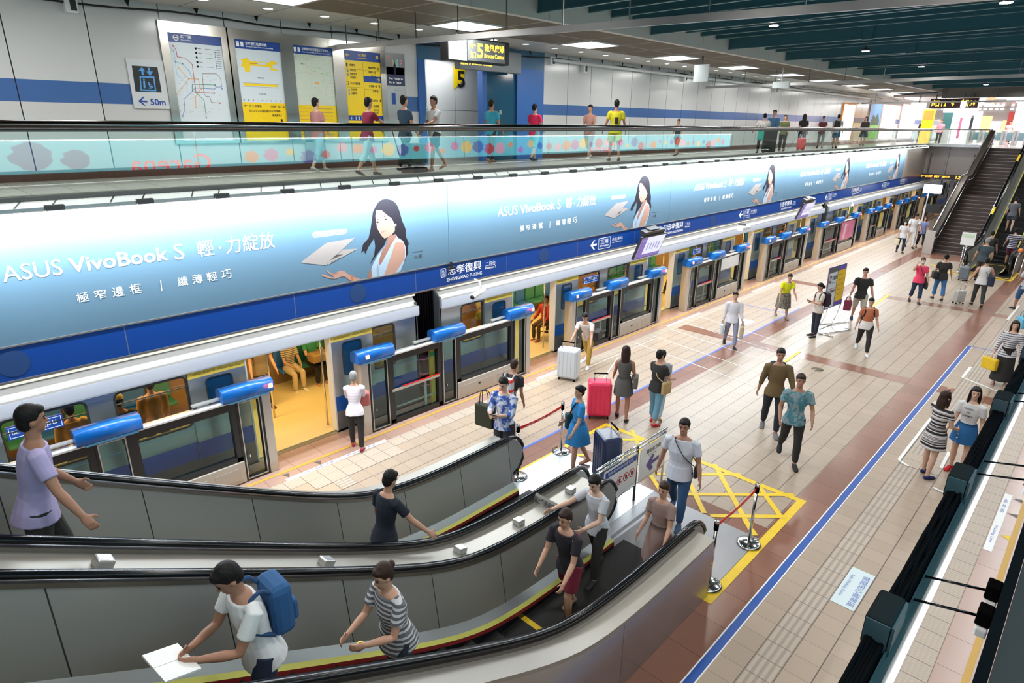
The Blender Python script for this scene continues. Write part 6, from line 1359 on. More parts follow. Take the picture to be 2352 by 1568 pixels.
    if hair != 'bald':
        hb.ell(HP((-0.013, 0, 0.024)), (0.051*S, 0.0475*S, 0.055*S), hm, HR, 18, 12); hb.ell(HP((-0.026, 0, 0.0)), (0.036*S, 0.043*S, 0.050*S), hm, HR, 14, 10)
        hb.ell(HP((0.018, 0.0, 0.046)), (0.030*S, 0.034*S, 0.022*S), hm, HR, 12, 8)
        if hair in ('long', 'bob'):
            ln = 0.21 if hair == 'long' else 0.11
            hb.tube([HP((-0.026, 0, 0.02)), HP((-0.040, 0, -0.04)), HP((-0.040, 0, -0.04-ln*0.5)), HP((-0.034, 0, -0.04-ln))], [0.044*S, 0.050*S, 0.052*S, 0.034*S], hm, 12, r2=[0.03*S, 0.026*S, 0.022*S, 0.012*S], side=(0, 1, 0))
            for s in (1, -1): hb.tube([HP((0.004, 0.036*s, 0.045)), HP((0.008, 0.044*s, 0.0)), HP((0.0, 0.045*s, -0.05)), HP((-0.004, 0.045*s, -0.04-ln*0.8))], [0.012*S, 0.013*S, 0.015*S, 0.008*S], hm, 8)
        if hair == 'tail': hb.tube([HP((-0.05, 0, 0.02)), HP((-0.075, 0, -0.01)), HP((-0.07, 0, -0.07))], [0.012*S, 0.017*S, 0.006*S], hm, 8)
        if hair == 'bun': hb.ell(HP((-0.062, 0, 0.03)), (0.022*S, 0.022*S, 0.022*S), hm)
        remeshed(hb, 'hair', e, hm, max(vh, 0.009), 1)
    if cap:
        cm = cloth(cap); c = MB(); c.ell(HP((-0.006, 0, 0.036)), (0.056*S, 0.050*S, 0.046*S), cm, HR, 14, 8); c.ell(HP((0.058, 0, 0.024)), (0.034*S, 0.034*S, 0.006*S), cm, HR, 12, 6); c.build('cap', e)
    # shoes
    for an, fd in feet:
        sm = cloth(shoes); s_ = MB(); dn = Vector((0, 0, 1))
        s_.tube([P(an-fd*0.028-dn*0.020), P(an+fd*0.01-dn*0.018), P(an+fd*0.05-dn*0.026), P(an+fd*0.098-dn*0.032), P(an+fd*0.108-dn*0.034)], [0.018*S, 0.024*S, 0.028*S, 0.024*S, 0.010*S], sm, 10, r2=[0.020*S, 0.024*S, 0.017*S, 0.011*S, 0.007*S], side=(0, 1, 0)); s_.build('shoe', e)
    vc = vox*S/1.65; add = 0.009
    def legtube(m, length, a=0.010, flare=0.0):
        for (hp, kn, an), s in zip(legp, (1, -1)):
            hp, kn, an = hp+hip, kn+hip, an+hip; rp = [0.050*fat**0.5+a, 0.047*fat**0.5+a, 0.032+a+flare*0.4, 0.032+a+flare*0.7, 0.022+a+flare]
            pts = [hp, hp.lerp(kn, 0.35), kn, kn.lerp(an, 0.4), kn.lerp(an, 0.93)]; 
            if length < 0.5: pts = [hp, hp.lerp(kn, 0.35), hp.lerp(kn, 0.35+length)]; rp = [0.050*fat**0.5+a, 0.050*fat**0.5+a, 0.050+a]
            elif length < 1: pts = pts[:3]+[kn.lerp(an, (length-0.5)*2*0.93)]; rp = rp[:3]+[0.034+a]
            m.tube([P(p) for p in pts], [r*S for r in rp], sk, 12)
    if bottom:
        kind, col = bottom[0], bottom[1]; bm_ = cloth(col, bottom[3] if len(bottom) > 3 else None); m = MB()
        if kind in ('pants', 'shorts'):
            torso(m, 1.0, add*0.7, -0.035, 0.09); legtube(m, bottom[2] if len(bottom) > 2 else (1.0 if kind == 'pants' else 0.45), 0.007 if kind == 'pants' else 0.012)
            remeshed(m, 'trousers' if kind == 'pants' else 'shorts', e, bm_, vc, 2)
        else:
            ln = bottom[2]; sway = (legs[0]+legs[2])/2*0.004
            ks = [legp[0][1]+hip, legp[1][1]+hip]; spread = abs(ks[0].x-ks[1].x)/2; wv = (hw+0.012, 0.066*fat+0.010)
            n = 20; v = []; fl_ = 0.35+ln; rows = 7
            for r in range(rows):
                t = r/(rows-1); zz = 0.075-ln*t; ex = wv[0]*(0.82+0.3*min(1, t*3)*0.6)+t*0.022*fl_*2; ey = wv[1]*(0.86+0.2*min(1, t*3))+t*(0.012*fl_*2+spread*0.85)
                for j in range(n):
                    a = 2*PI*j/n; w_ = 1+0.05*t*math.sin(5*a+r*0.3)
                    v.append(P(hip+Vector((math.cos(a)*ey*w_+sway*t, math.sin(a)*ex*w_, zz))))
            f = [(r*n+j, r*n+(j+1) % n, (r+1)*n+(j+1) % n, (r+1)*n+j) for r in range(rows-1) for j in range(n)]+[tuple(range(n))]
            m.add(v, f, bm_, True); m.build('skirt', e)
    if top:
        kind, col = top[0], top[1]; tm = cloth(col, top[2] if len(top) > 2 else None); m = MB()
        lo = -0.035 if kind in ('tee', 'shirt', 'tunic') else 0.0
        torso(m, 1.0, add, lo, 0.29)
        if kind == 'tunic': m.tube([P(hip+Vector((0, 0, 0.02))), P(hip+Vector((0, 0, -0.07)))], [(hw+0.012)*S, (hw+0.022)*S], sk, 14, r2=[0.068*S*fat, 0.078*S*fat], side=(0, 1, 0))
        elif kind in ('tee', 'shirt'): wl_ = max(hw+0.010, 0.052+0.050*fat**0.5+0.011); m.tube([P(lean_(0.05)), P(lean_(-0.01)), P(lean_(-0.065))], [(hw+0.004)*S, wl_*0.97*S, wl_*S], sk, 16, r2=[0.066*S*fat, 0.080*S*fat, 0.094*S*fat], side=(0, 1, 0))
        if sleeve > 0:
            for sh, el_, wr, d2, s in armp:
                pts = [sh-Vector((0, s*0.03, -0.006)), sh+Vector((0, s*0.002, 0.002)), sh.lerp(el_, min(1, sleeve*2*0.62))]; rs = [0.0355, 0.036, 0.0355]
                if sleeve > 0.6: pts += [el_, el_.lerp(wr, (sleeve-0.5)*1.8)]; rs = [0.0355, 0.036, 0.031, 0.029, 0.023]
                m.tube([P(p) for p in pts], [r*S*(1.0 if kind != 'shirt' else 1.08) for r in rs], sk, 11)
        remeshed(m, 'dress_top' if kind == 'dress' else 'shirt', e, tm, vc, 2)
    e['hand_l'] = (0, 0, 0); del e['hand_l']
    R = Matrix.Rotation(math.radians(head), 3, 'Z'); O = Vector((x, y, z))
    info = {'e': e, 'W': lambda v: O+R @ (Vector(v)*S), 'hands': [O+R @ P(a[2]+a[3]*0.05) for a in armp], 'R': R, 'S': S, 'back': O+R @ P(lean_(0.17)-Vector((0.06, 0, 0))), 'sh': [O+R @ P(a[0]) for a in armp], 'hip': [O+R @ P(hip+Vector((0, s*0.11, 0.03))) for s in (1, -1)], 'head': head}
    return info

# ---- carried things, each an object of its own
def backpack(p, label, col, pat=None, w=0.28, h=0.40, d=0.15):
    c = p['back']; e = empty('backpack', c, math.radians(p['head']), label=label, cat='backpack'); m = MB(); cm = cloth(col, pat)
    m.box(-d-0.02, -0.01, -w/2, w/2, -h/2, h/2, cm, 0.05); m.box(-d-0.06, -d, -w*0.36, w*0.36, -h*0.38, 0.02, cm, 0.03); m.build('bag_body', e)
    s = MB()
    for q in (1, -1): s.tube(spl([(-0.02, q*0.08, h/2-0.04), (0.05, q*0.10, h/2+0.03), (0.17, q*0.10, h/2-0.06), (0.15, q*0.12, -0.02), (0.0, q*0.13, -h/2+0.06)], 4), 0.014, cloth(tuple(v*0.6 for v in col)), 6, r2=0.02)
    s.build('strap', e)
def handbag(loc, rz, label, col, w=0.3, h=0.22, d=0.12, handle=0.14, name='handbag', hc=None, metal=False):
    e = empty(name, loc, math.radians(rz), label=label, cat='bag'); m = MB(); m.box(-w/2, w/2, -d/2, d/2, -h, 0, cloth(col), 0.03); m.build('bag_body', e)
    s = MB()
    for q in (1, -1): s.tube(spl([(-w*0.25, q*d*0.3, -0.01), (-w*0.2, q*d*0.2, handle*0.8), (0, q*d*0.08, handle), (w*0.2, q*d*0.2, handle*0.8), (w*0.25, q*d*0.3, -0.01)], 4), 0.008, cloth(hc or tuple(v*0.7 for v in col)), 6)
    s.build('handle', e); return e
def sling(p, side, label, col, w=0.24, h=0.26, d=0.1, strapc=None, drop=0.0, name='shoulder_bag'):
    """bag at the hip with a strap over the opposite shoulder; side +1 left, -1 right"""
    i = 0 if side > 0 else 1; c = p['hip'][i]+Vector((0, 0, -0.02-drop)); e = empty(name, c, math.radians(p['head']), label=label, cat='bag')
    m = MB(); m.box(-w/2, w/2, -d/2+side*0.05, d/2+side*0.05, -h/2, h/2, cloth(col), 0.03); m.build('bag_body', e)
    R = p['R'].transposed(); o = R @ (p['sh'][1-i]-c); S = p['S']; s = MB()
    s.tube(spl([(0.06, side*0.05, h/2-0.02), (0.075*S, 0.35*o.y, o.z*0.62), (0.04*S, o.y*0.75, o.z+0.035*S), (-0.075*S, 0.35*o.y, o.z*0.62), (-0.06, side*0.05, h/2-0.02)], 6), 0.006, cloth(strapc or tuple(v*0.6 for v in col)), 6, r2=0.014); s.build('strap', e)
def phone(p, label):
    a, b = p['hands']; c = (a+b)/2+Vector((0, 0, 0.03)); e = MB(); e.box(-0.045, 0.045, -0.08, 0.08, -0.005, 0.005, INK, 0.004); e.box(-0.04, 0.04, -0.074, 0.074, 0.005, 0.006, mat('phone_screen', (0.5, 0.55, 0.6), 0.2, emit=(0.5, 0.55, 0.6), es=0.3))
    o = e.build('phone', label=label, cat='phone'); o.location = c; o.rotation_euler = (0, -0.6, math.radians(p['head'])+PI/2*0)
def suitcase(x, y, z, rz, label, col, h=0.62, w=0.42, d=0.26, hh=0.3, rough=0.3):
    e = empty('suitcase', (x, y, z), math.radians(rz), label=label, cat='suitcase'); cm = mat('case_%02d%02d%02d' % tuple(int(c*99) for c in col), col, rough)
    m = MB(); m.box(-d/2, d/2, -w/2, w/2, 0.06, 0.06+h, cm, 0.05)
    for k in range(5): m.box(-d/2-0.006, d/2+0.006, -w*0.38+k*w*0.19-0.012, -w*0.38+k*w*0.19+0.012, 0.12, h, cm, 0.005)
    m.build('shell', e); s = MB()
    for q in (1, -1): s.tube([(-d*0.3, q*w*0.25, h*0.9), (-d*0.3, q*w*0.25, 0.06+h+hh)], 0.009, CHROME, 6)
    s.tube([(-d*0.3, -w*0.3, 0.06+h+hh), (-d*0.3, w*0.3, 0.06+h+hh)], 0.015, MATTE, 8); s.build('pull_handle', e)
    for a in (1, -1):
        for b_ in (1, -1): MB().tube([(a*d*0.36, b_*w*0.38-0.012, 0.028), (a*d*0.36, b_*w*0.38+0.012, 0.028)], 0.028, MATTE, 10).build('wheel', e)
# colours
KHA = (0.32, 0.28, 0.20); NAV = (0.012, 0.02, 0.05); JEA = (0.06, 0.15, 0.30); JE2 = (0.16, 0.32, 0.45); BLK = (0.012, 0.012, 0.014); WHT = (0.70, 0.70, 0.72); GRY = (0.16, 0.16, 0.17)
ez = lambda x: max(PA.z(x), 0)
# --- foreground riders
p = person('man in lilac shirt on the far escalator at the left edge, hand on the rail', 0.42, 5.4, ez(0.2), -4, 1.70, ('tee', (0.38, 0.34, 0.58)), ('pants', BLK), skin=2, legs=(16, 14, -6, 4), arms=((10, 6, 30), (14, 30, 14)), q=2, lean=10)
p = person('person in black shirt on the far escalator, hand reaching for the centre handrail', 3.38, 5.28, ez(3.25), 2, 1.64, ('tee', (0.006, 0.010, 0.022)), ('pants', BLK), skin=1, legs=(14, 10, -8, 6), arms=((0, 10, 20), (28, 30, 10)), q=2, lean=8, look=(18, 0))
p = person('person in white t-shirt reading on the near escalator, blue backpack on', 1.27, 3.66, ez(1.45), 180, 1.66, ('tee', WHT), ('pants', NAV), hair='short', skin=2, legs=(14, 14, -4, 4), arms=((30, 2, 66), (30, 2, 66)), q=2, lean=9, look=(22, 0))
backpack(p, 'blue backpack on the back of the white t-shirt rider', (0.02, 0.09, 0.24))
bk = MB(); bk.box(-0.11, 0.11, -0.16, 0.16, -0.006, 0.006, WHITE); bk.box(-0.11, 0.11, -0.002, 0.002, 0.006, 0.009, LINE); c = (p['hands'][0]+p['hands'][1])/2+Vector((-0.06, 0, 0.02)); o = bk.build('booklet', label='open white booklet held by the white t-shirt rider', cat='booklet'); o.location = c; o.rotation_euler = (0, 0.3, 0.1)
p = person('woman in grey and white striped top on the near escalator, arms folded forward', 2.37, 3.62, ez(2.5), 180, 1.60, ('tee', (0.12, 0.12, 0.14), ('stripe', (0.58, 0.58, 0.60), 0.045, 0.55)), ('pants', (0.015, 0.03, 0.045)), hair='bun', hcol='brown', skin=1, female=True, fat=1.15, legs=(12, 12, -4, 4), arms=((22, 8, 70), (26, 8, 60)), q=2, lean=8, look=(8, 0))
MB().tube([Vector(p['hands'][0])+Vector((0.05+0.028*math.cos(a), 0.028*math.sin(a), 0.0)) for a in [k*PI/5 for k in range(10)]], 0.009, mat('gold', (0.8, 0.6, 0.15), 0.3, 0.8), 6, closed=True).build('bracelet', label='gold bracelet on the wrist of the striped top rider', cat='bracelet')
p = person('person in dark top and maroon shorts at the foot of the near escalator', 4.9, 3.75, ez(4.9), 180, 1.64, ('tee', (0.012, 0.010, 0.018)), ('shorts', (0.16, 0.01, 0.03), 0.45), hcol='brown', skin=1, legs=(20, 26, -14, 6), arms=((26, 8, 30), (20, 6, 40)), q=2, lean=12, shoes=(0.3, 0.2, 0.15))
p = person('woman in pale grey top boarding the near escalator, arm on the centre handrail', 5.75, 3.98, 0, 180, 1.62, ('tee', (0.50, 0.52, 0.57)), ('pants', BLK), hair='short', skin=0, female=True, legs=(18, 14, -16, 8), arms=((30, 4, 50), (58, 30, 12)), q=2, lean=8, look=(14, 0))
handbag(p['hands'][0]+Vector((0, 0, -0.08)), 90, 'small pink pouch held by the woman boarding the escalator', (0.65, 0.12, 0.3), 0.1, 0.12, 0.04, 0.06, 'pouch')
p = person('person in taupe pink dress stepping onto the near escalator', 6.25, 3.35, 0, 184, 1.52, ('dress', (0.30, 0.20, 0.18)), ('skirt', (0.30, 0.20, 0.18), 0.32), hair='short', hcol='brown', skin=1, female=True, legs=(20, 16, -18, 10), arms=((24, 8, 30), (10, 8, 30)), q=1, shoes=(0.35, 0.22, 0.18))
p = person('big man in white polo shirt and blue jeans walking onto the grey landing plate', 7.62, 3.86, 0, 196, 1.74, ('tee', (0.58, 0.60, 0.68)), ('pants', (0.03, 0.09, 0.20)), skin=2, hcol='black', fat=1.22, legs=(16, 10, -18, 14), arms=((8, 14, 20), (-8, 14, 14)), q=2, shoes=(0.05, 0.10, 0.2))
sling(p, 1, 'thin black cross body strap pouch on the big man in white', (0.02, 0.02, 0.03), 0.16, 0.2, 0.06)
# --- near the landing
p = person('young man in blue and white tie-dye t-shirt reading a phone by the newel', 6.86, 6.78, 0, 196, 1.76, ('shirt', (0.60, 0.64, 0.74), ('noise', (0.03, 0.09, 0.36), 9.0)), ('shorts', (0.03, 0.03, 0.04), 0.42), hair='short', skin=0, legs=(2, 0, -3, 0), arms=((26, 4, 78), (26, 4, 74)), q=2, look=(16, 0), shoes=(0.02, 0.02, 0.02), sleeve=0.75)
phone(p, 'phone held in both hands by the tie-dye shirt man')
handbag(p['hip'][1]+Vector((-0.05, 0.18, 0.18)), 100, 'dark olive tote bag hanging at the side of the tie-dye shirt man', (0.03, 0.035, 0.018), 0.38, 0.42, 0.14, 0.26, 'tote_bag')
MB().tube([Vector(p['hands'][0])+Vector((0.06+0.03*math.cos(a), 0.0, 0.03*math.sin(a))) for a in [k*PI/5 for k in range(10)]], 0.008, WHITE, 6, closed=True).build('wrist_watch', label='white wrist watch of the tie-dye shirt man', cat='watch')
p = person('person with white and red backpack bending behind the tie-dye shirt man', 7.75, 7.55, 0, 15, 1.62, ('tee', (0.02, 0.012, 0.012)), ('pants', (0.10, 0.05, 0.04)), skin=2, hcol='brown', legs=(24, 16, -22, 12), arms=((40, 8, 20), (-10, 8, 20)), q=1, lean=22)
backpack(p, 'white and red backpack on the bending person behind the tie-dye shirt man', (0.6, 0.6, 0.63), ('stripe', (0.65, 0.05, 0.04), 0.19, 0.72))
p = person('person in white and pink checked blouse leaving the first train door', 5.45, 9.22, 0, 50, 1.52, ('shirt', (0.66, 0.58, 0.66), ('stripe', (0.72, 0.68, 0.74), 0.05)), ('pants', BLK), hair='short', hcol='grey', skin=1, female=True, legs=(10, 6, -8, 8), arms=((30, 2, 60), (30, 2, 70)), q=1, lean=14, shoes=(0.35, 0.02, 0.04), sleeve=0.9)
handbag(p['hands'][1]+Vector((-0.1, -0.2, 0.02)), -35, 'salmon pink leather handbag of the person at the first train door', (0.50, 0.13, 0.12), 0.38, 0.26, 0.2, 0.12)
p = person('girl in bright blue dress walking past the belt stanchion', 7.75, 5.88, 0, 150, 1.60, ('dress', (0.02, 0.20, 0.48)), ('skirt', (0.02, 0.20, 0.48), 0.26), hair='bun', skin=1, female=True, legs=(12, 8, -14, 12), arms=((14, 8, 20), (8, 14, 30)), q=1, shoes=(0.35, 0.16, 0.1), sleeve=0.55)
sling(p, -1, 'dark teal shoulder bag of the girl in the blue dress', (0.01, 0.05, 0.07), 0.3, 0.3, 0.12, drop=0.02)
suitcase(7.75, 5.25, 0, 150, 'dark navy wrapped suitcase standing at the landing plate beside the blue dress', (0.015, 0.025, 0.07), h=0.86, w=0.46, d=0.34, hh=0.12)
suitcase(9.72, 6.87, 0, 40, 'bright pinkish red suitcase beside the woman in the grey dress', (0.75, 0.03, 0.10), h=0.74, w=0.48, d=0.34, hh=0.2)
p = person('long haired woman in dark grey dress beside the red suitcase', 9.95, 6.45, 0, 30, 1.62, ('dress', (0.085, 0.08, 0.08)), ('skirt', (0.085, 0.08, 0.08), 0.24), hair='long', hcol='brown', skin=2, female=True, legs=(10, 4, -8, 6), arms=((20, 10, 20), (4, 10, 40)), q=1, shoes=(0.01, 0.01, 0.01), sleeve=0)
sling(p, -1, 'small grey shoulder bag of the woman in the dark grey dress', (0.12, 0.115, 0.11), 0.26, 0.26, 0.1)
p = person('woman in black top and blue jeans with tan strap and red shoes', 10.25, 5.86, 0, -10, 1.60, ('tee', BLK), ('pants', (0.14, 0.30, 0.42), 0.9), hair='short', skin=1, female=True, fat=1.1, legs=(4, 2, -8, 4), arms=((16, 8, 62), (22, 8, 50)), q=1, shoes=(0.55, 0.04, 0.05))
sling(p, -1, 'tan bag and strap of the woman in black top and red shoes', (0.42, 0.28, 0.13), 0.24, 0.26, 0.08, strapc=(0.5, 0.36, 0.2))
p = person('person in light jeans walking right behind the woman with red shoes', 10.6, 6.0, 0, 20, 1.50, ('tee', (0.30, 0.32, 0.36)), ('pants', (0.40, 0.50, 0.60)), skin=0, legs=(20, 10, -20, 14), arms=((10, 4, 20), (-10, 4, 20)), q=1, shoes=(0.42, 0.30, 0.16))
p = person('person in ochre trousers bending forward with dark bag before the second door', 11.9, 8.85, 0, 200, 1.62, ('tee', (0.62, 0.56, 0.52)), ('pants', (0.40, 0.25, 0.04)), hair='short', skin=1, legs=(22, 12, -24, 14), arms=((30, 8, 10), (40, 8, 10)), q=1, lean=38, shoes=WHT)
sling(p, 1, 'long black bag slung on the bending person in ochre trousers', (0.015, 0.015, 0.015), 0.4, 0.22, 0.16)
suitcase(10.85, 8.6, 0, 20, 'large silver grey suitcase before the second train door', (0.52, 0.56, 0.60), h=0.72, w=0.5, d=0.32, hh=0.18)
p = person('person in white shirt and grey blue trousers walking along the blue line', 15.82, 6.95, 0, 214, 1.58, ('shirt', (0.60, 0.60, 0.66)), ('pants', (0.25, 0.27, 0.38)), hair='short', skin=1, legs=(18, 8, -18, 14), arms=((8, 8, 16), (-10, 8, 16)), q=1, sleeve=0.9)
handbag(p['hands'][0]+Vector((0, 0, -0.02)), 20, 'cream cloth bag carried by the person in white shirt', (0.45, 0.40, 0.30), 0.3, 0.34, 0.1, 0.12, 'cloth_bag')
handbag(p['hands'][1]+Vector((0, 0.0, -0.02)), 20, 'pale plastic carrier bag of the person in white shirt', (0.60, 0.64, 0.68), 0.24, 0.3, 0.1, 0.12, 'carrier_bag')
p = person('person in bright yellow green top and dark patterned long skirt', 19.6, 7.05, 0, 220, 1.55, ('tee', (0.66, 0.70, 0.01)), ('skirt', (0.08, 0.07, 0.06), 0.36, ('noise', (0.22, 0.20, 0.16), 20.0)), hair='short', skin=1, female=True, fat=1.2, legs=(16, 6, -18, 10), arms=((10, 10, 30), (6, 10, 20)), q=1, lean=26, shoes=(0.25, 0.16, 0.1))
p = person('woman with ponytail and beige top reading a phone beside the notice board', 18.37, 5.62, 0, 140, 1.60, ('tee', (0.55, 0.50, 0.44)), ('pants', (0.015, 0.02, 0.035)), hair='tail', skin=1, female=True, legs=(2, 0, -2, 0), arms=((16, 4, 88), (16, 4, 84)), q=1, look=(18, 0))
backpack(p, 'dark purple backpack of the phone reading woman', (0.03, 0.015, 0.03)); phone(p, 'phone held by the ponytail woman')
p = person('tattooed man in black t-shirt and beige shorts walking with a shopping bag', 20.8, 5.2, 0, 202, 1.74, ('shirt', BLK), ('shorts', (0.50, 0.46, 0.40), 0.5), hair='short', skin=1, legs=(16, 6, -14, 14), arms=((6, 14, 12), (6, 14, 12)), q=1, glasses=True, shoes=NAV)
handbag(p['hands'][1]+Vector((0, 0, -0.05)), 30, 'narrow maroon and pink shopping bag held by the man in black t-shirt', (0.25, 0.04, 0.08), 0.09, 0.34, 0.22, 0.12, 'shopping_bag')
p = person('woman in white and burnt orange top with black leggings walking closer', 17.88, 4.2, 0, 202, 1.56, ('tunic', (0.42, 0.13, 0.06), ('stripe', (0.66, 0.62, 0.62), 0.9, 0.42)), ('pants', BLK), hair='short', skin=1, female=True, fat=1.15, legs=(20, 6, -18, 26), arms=((10, 12, 24), (-8, 12, 24)), q=1, shoes=WHT)
backpack(p, 'black backpack of the woman in the orange and white top', BLK, None, 0.3, 0.36, 0.14)
p = person('man in olive brown shirt with dark blue backpack straps walking past the round floor cover', 11.55, 4.05, 0, 206, 1.78, ('shirt', (0.13, 0.085, 0.035)), ('pants', (0.015, 0.022, 0.03)), hair='short', skin=2, legs=(14, 6, -12, 12), arms=((14, 16, 10), (-12, 12, 10)), q=1, shoes=GRY, sleeve=0.8)
backpack(p, 'dark blue backpack of the man in the olive brown shirt', (0.02, 0.035, 0.08), None, 0.3, 0.42, 0.12)
p = person('man in teal flower print shirt and black trousers walking', 10.6, 3.32, 0, 206, 1.74, ('shirt', (0.05, 0.20, 0.26), ('noise', (0.22, 0.30, 0.33), 14.0)), ('pants', BLK), hair='short', hcol='brown', skin=2, legs=(12, 4, -14, 30), arms=((12, 16, 40), (6, 16, 40)), q=1)
# --- right of the blue line
p = person('woman in white and navy striped top and long black skirt carrying a yellow bag', 17.73, 1.18, 0, 192, 1.61, ('tee', (0.66, 0.66, 0.68), ('stripe', (0.03, 0.035, 0.08), 0.05, 0.68)), ('skirt', BLK, 0.50), hair='bob', hcol='brown', skin=0, female=True, legs=(6, 2, -8, 4), arms=((4, 14, 16), (6, 14, 14)), q=1, sleeve=0.85, shoes=(0.5, 0.32, 0.25))
handbag(p['hands'][1]+Vector((0, 0, -0.04)), 60, 'yellow shopping bag held by the woman in the striped top', (0.75, 0.50, 0.02), 0.34, 0.28, 0.12, 0.1, 'shopping_bag', (0.7, 0.65, 0.6))
p = person('woman in black and white striped knee dress, hand raised to her hair', 11.85, 1.42, 0, 330, 1.61, ('dress', (0.012, 0.012, 0.016), ('wild', (0.62, 0.60, 0.60), 26.0)), ('skirt', (0.012, 0.012, 0.016), 0.24, ('wild', (0.62, 0.60, 0.60), 26.0)), hair='bob', hcol='brown', skin=0, female=True, legs=(5, 2, -6, 2), arms=((96, 20, 96), (16, 8, 50)), q=2, sleeve=0.4, shoes=(0.01, 0.025, 0.12))
p = person('long haired woman in white t-shirt and blue button skirt, red shoes', 12.36, 1.08, 0, 172, 1.63, ('tee', (0.64, 0.65, 0.66)), ('skirt', (0.015, 0.12, 0.32), 0.22), hair='long', skin=0, female=True, legs=(5, 2, -4, 2), arms=((-6, 10, 30), (8, 8, 30)), q=2, shoes=(0.5, 0.01, 0.015), look=(0, 18))
e = p['e']; m = MB(); ct = MB()
for i, t in enumerate(('GOODBYE', 'DES', 'SUMMER')): m.text(t, (0.128, -0.075 if i != 1 else -0.03, 1.235-0.065*i), (0, 1, 0), AV, 0.15 if i != 1 else 0.06, 0.03, INK, 0.02, off=0.004)
m.build('shirt_lettering', e)
for i in range(4): ct.ell((0.16+0.012*i, -0.05-0.002*i, 0.86-0.075*i), (0.008, 0.012, 0.012), CHROME)
ct.build('button', e)
# --- farther along the platform
p = person('woman in coral pink top and face mask holding a phone to her ear', 24.7, 4.5, 0, 206, 1.60, ('tee', (0.72, 0.05, 0.13)), ('pants', (0.02, 0.04, 0.08), 0.85), hair='short', hcol='brown', skin=1, female=True, fat=1.1, legs=(10, 4, -12, 14), arms=((10, 10, 20), (70, 30, 110)), q=1, mask=True)
sling(p, 1, 'black cloth bag hanging at the side of the coral top woman', BLK, 0.26, 0.36, 0.1, drop=0.15)
p = person('woman in black t-shirt and blue jeans seen from behind', 25.8, 4.05, 0, 24, 1.64, ('tee', BLK), ('pants', (0.04, 0.15, 0.34), 0.9), hair='short', skin=1, female=True, fat=1.15, legs=(12, 8, -12, 12), arms=((8, 16, 12), (6, 18, 12)), q=1)
sling(p, 1, 'black shoulder bag of the woman seen from behind in jeans', BLK, 0.3, 0.26, 0.14)
p = person('man in white sleeveless vest pulling a small case, blue bag on his hip', 25.8, 2.9, 0, 18, 1.68, ('tee', (0.66, 0.66, 0.68)), ('pants', (0.03, 0.04, 0.035)), hair='short', skin=1, legs=(12, 6, -14, 12), arms=((-4, 20, 20), (10, 24, 60)), q=1, sleeve=0)
sling(p, -1, 'round navy bag slung on the man in the white vest', (0.02, 0.03, 0.06), 0.34, 0.34, 0.16)
suitcase(25.7, 3.4, 0, 45, 'small silver trolley case pulled by the man in the white vest', (0.5, 0.5, 0.5), h=0.42, w=0.32, d=0.2, hh=0.35, rough=0.2)
person('man in grey cap and dark teal t-shirt at the foot of the far escalator', 30.3, 3.55, 0, 0, 1.72, ('shirt', (0.035, 0.055, 0.07)), ('pants', (0.06, 0.045, 0.035)), hair='short', hcol='grey', skin=1, fat=1.1, legs=(6, 4, -8, 6), arms=((6, 14, 14), (6, 14, 40)), q=1, cap=(0.22, 0.23, 0.24))
suitcase(30.0, 4.0, 0, 0, 'dull blue grey case beside the man in the grey cap', (0.14, 0.17, 0.2), h=0.5, w=0.34, d=0.3, hh=0.2)
p = person('man in black t-shirt and khaki shorts stepping onto the far escalator', 32.9, 3.75, 0, 0, 1.72, ('tee', BLK), ('shorts', (0.26, 0.22, 0.14), 0.5), hair='short', skin=1, legs=(20, 24, -14, 10), arms=((8, 10, 20), (6, 10, 16)), q=1, shoes=(0.3, 0.32, 0.32))
backpack(p, 'black backpack on the man in khaki shorts', BLK)
person('person in navy and white striped top on the far escalator', 34.6, 3.15, max(PF.z(34.6), 0), 0, 1.66, ('tee', (0.04, 0.035, 0.07), ('stripe', (0.60, 0.58, 0.62), 0.075, 0.55)), ('shorts', (0.13, 0.02, 0.04), 0.5), hair='short', skin=1, legs=(14, 14, -8, 6), arms=((10, 16, 30), (30, 20, 30)), q=1, fat=1.1)
person('person in shorts higher up on the far escalator, bare legs', 37.2, 3.7, PF.z(37.2), 0, 1.66, ('tee', (0.1, 0.1, 0.12)), ('shorts', (0.04, 0.04, 0.05), 0.3), hair='short', skin=0, legs=(14, 14, -8, 6), q=0)
p = person('long haired woman with face mask, white top and black trousers by the screens', 34.75, 7.4, 0, 204, 1.58, ('tee', (0.62, 0.62, 0.64)), ('pants', NAV), hair='long', skin=1, female=True, legs=(10, 6, -12, 8), arms=((8, 10, 20), (4, 10, 20)), q=1, mask=True)
handbag(p['hands'][1]+Vector((0, 0, -0.02)), 60, 'cream paper bag carried by the masked woman', (0.6, 0.55, 0.4), 0.26, 0.3, 0.1, 0.1, 'paper_bag')
person('tall man in white shirt and white trousers looking down', 36.6, 7.42, 0, 205, 1.80, ('tee', (0.72, 0.72, 0.73)), ('pants', (0.66, 0.66, 0.68)), hair='short', skin=1, legs=(14, 6, -16, 10), arms=((10, 12, 30), (8, 12, 24)), q=1, lean=12, look=(25, 0))
person('woman in light blue tunic and black leggings beside the man in white', 36.7, 7.0, 0, 205, 1.64, ('tunic', (0.22, 0.26, 0.48)), ('pants', BLK, 0.85), hair='long', hcol='brown', skin=1, female=True, legs=(12, 4, -12, 10), arms=((8, 10, 30), (6, 10, 20)), q=1, shoes=(0.4, 0.16, 0.08))
p = person('person with red backpack and blue shorts at the right photo edge', 26.2, 1.75, 0, 40, 1.64, ('tee', (0.5, 0.5, 0.52)), ('shorts', (0.03, 0.10, 0.25), 0.6), hair='short', skin=2, legs=(14, 8, -12, 10), q=1)
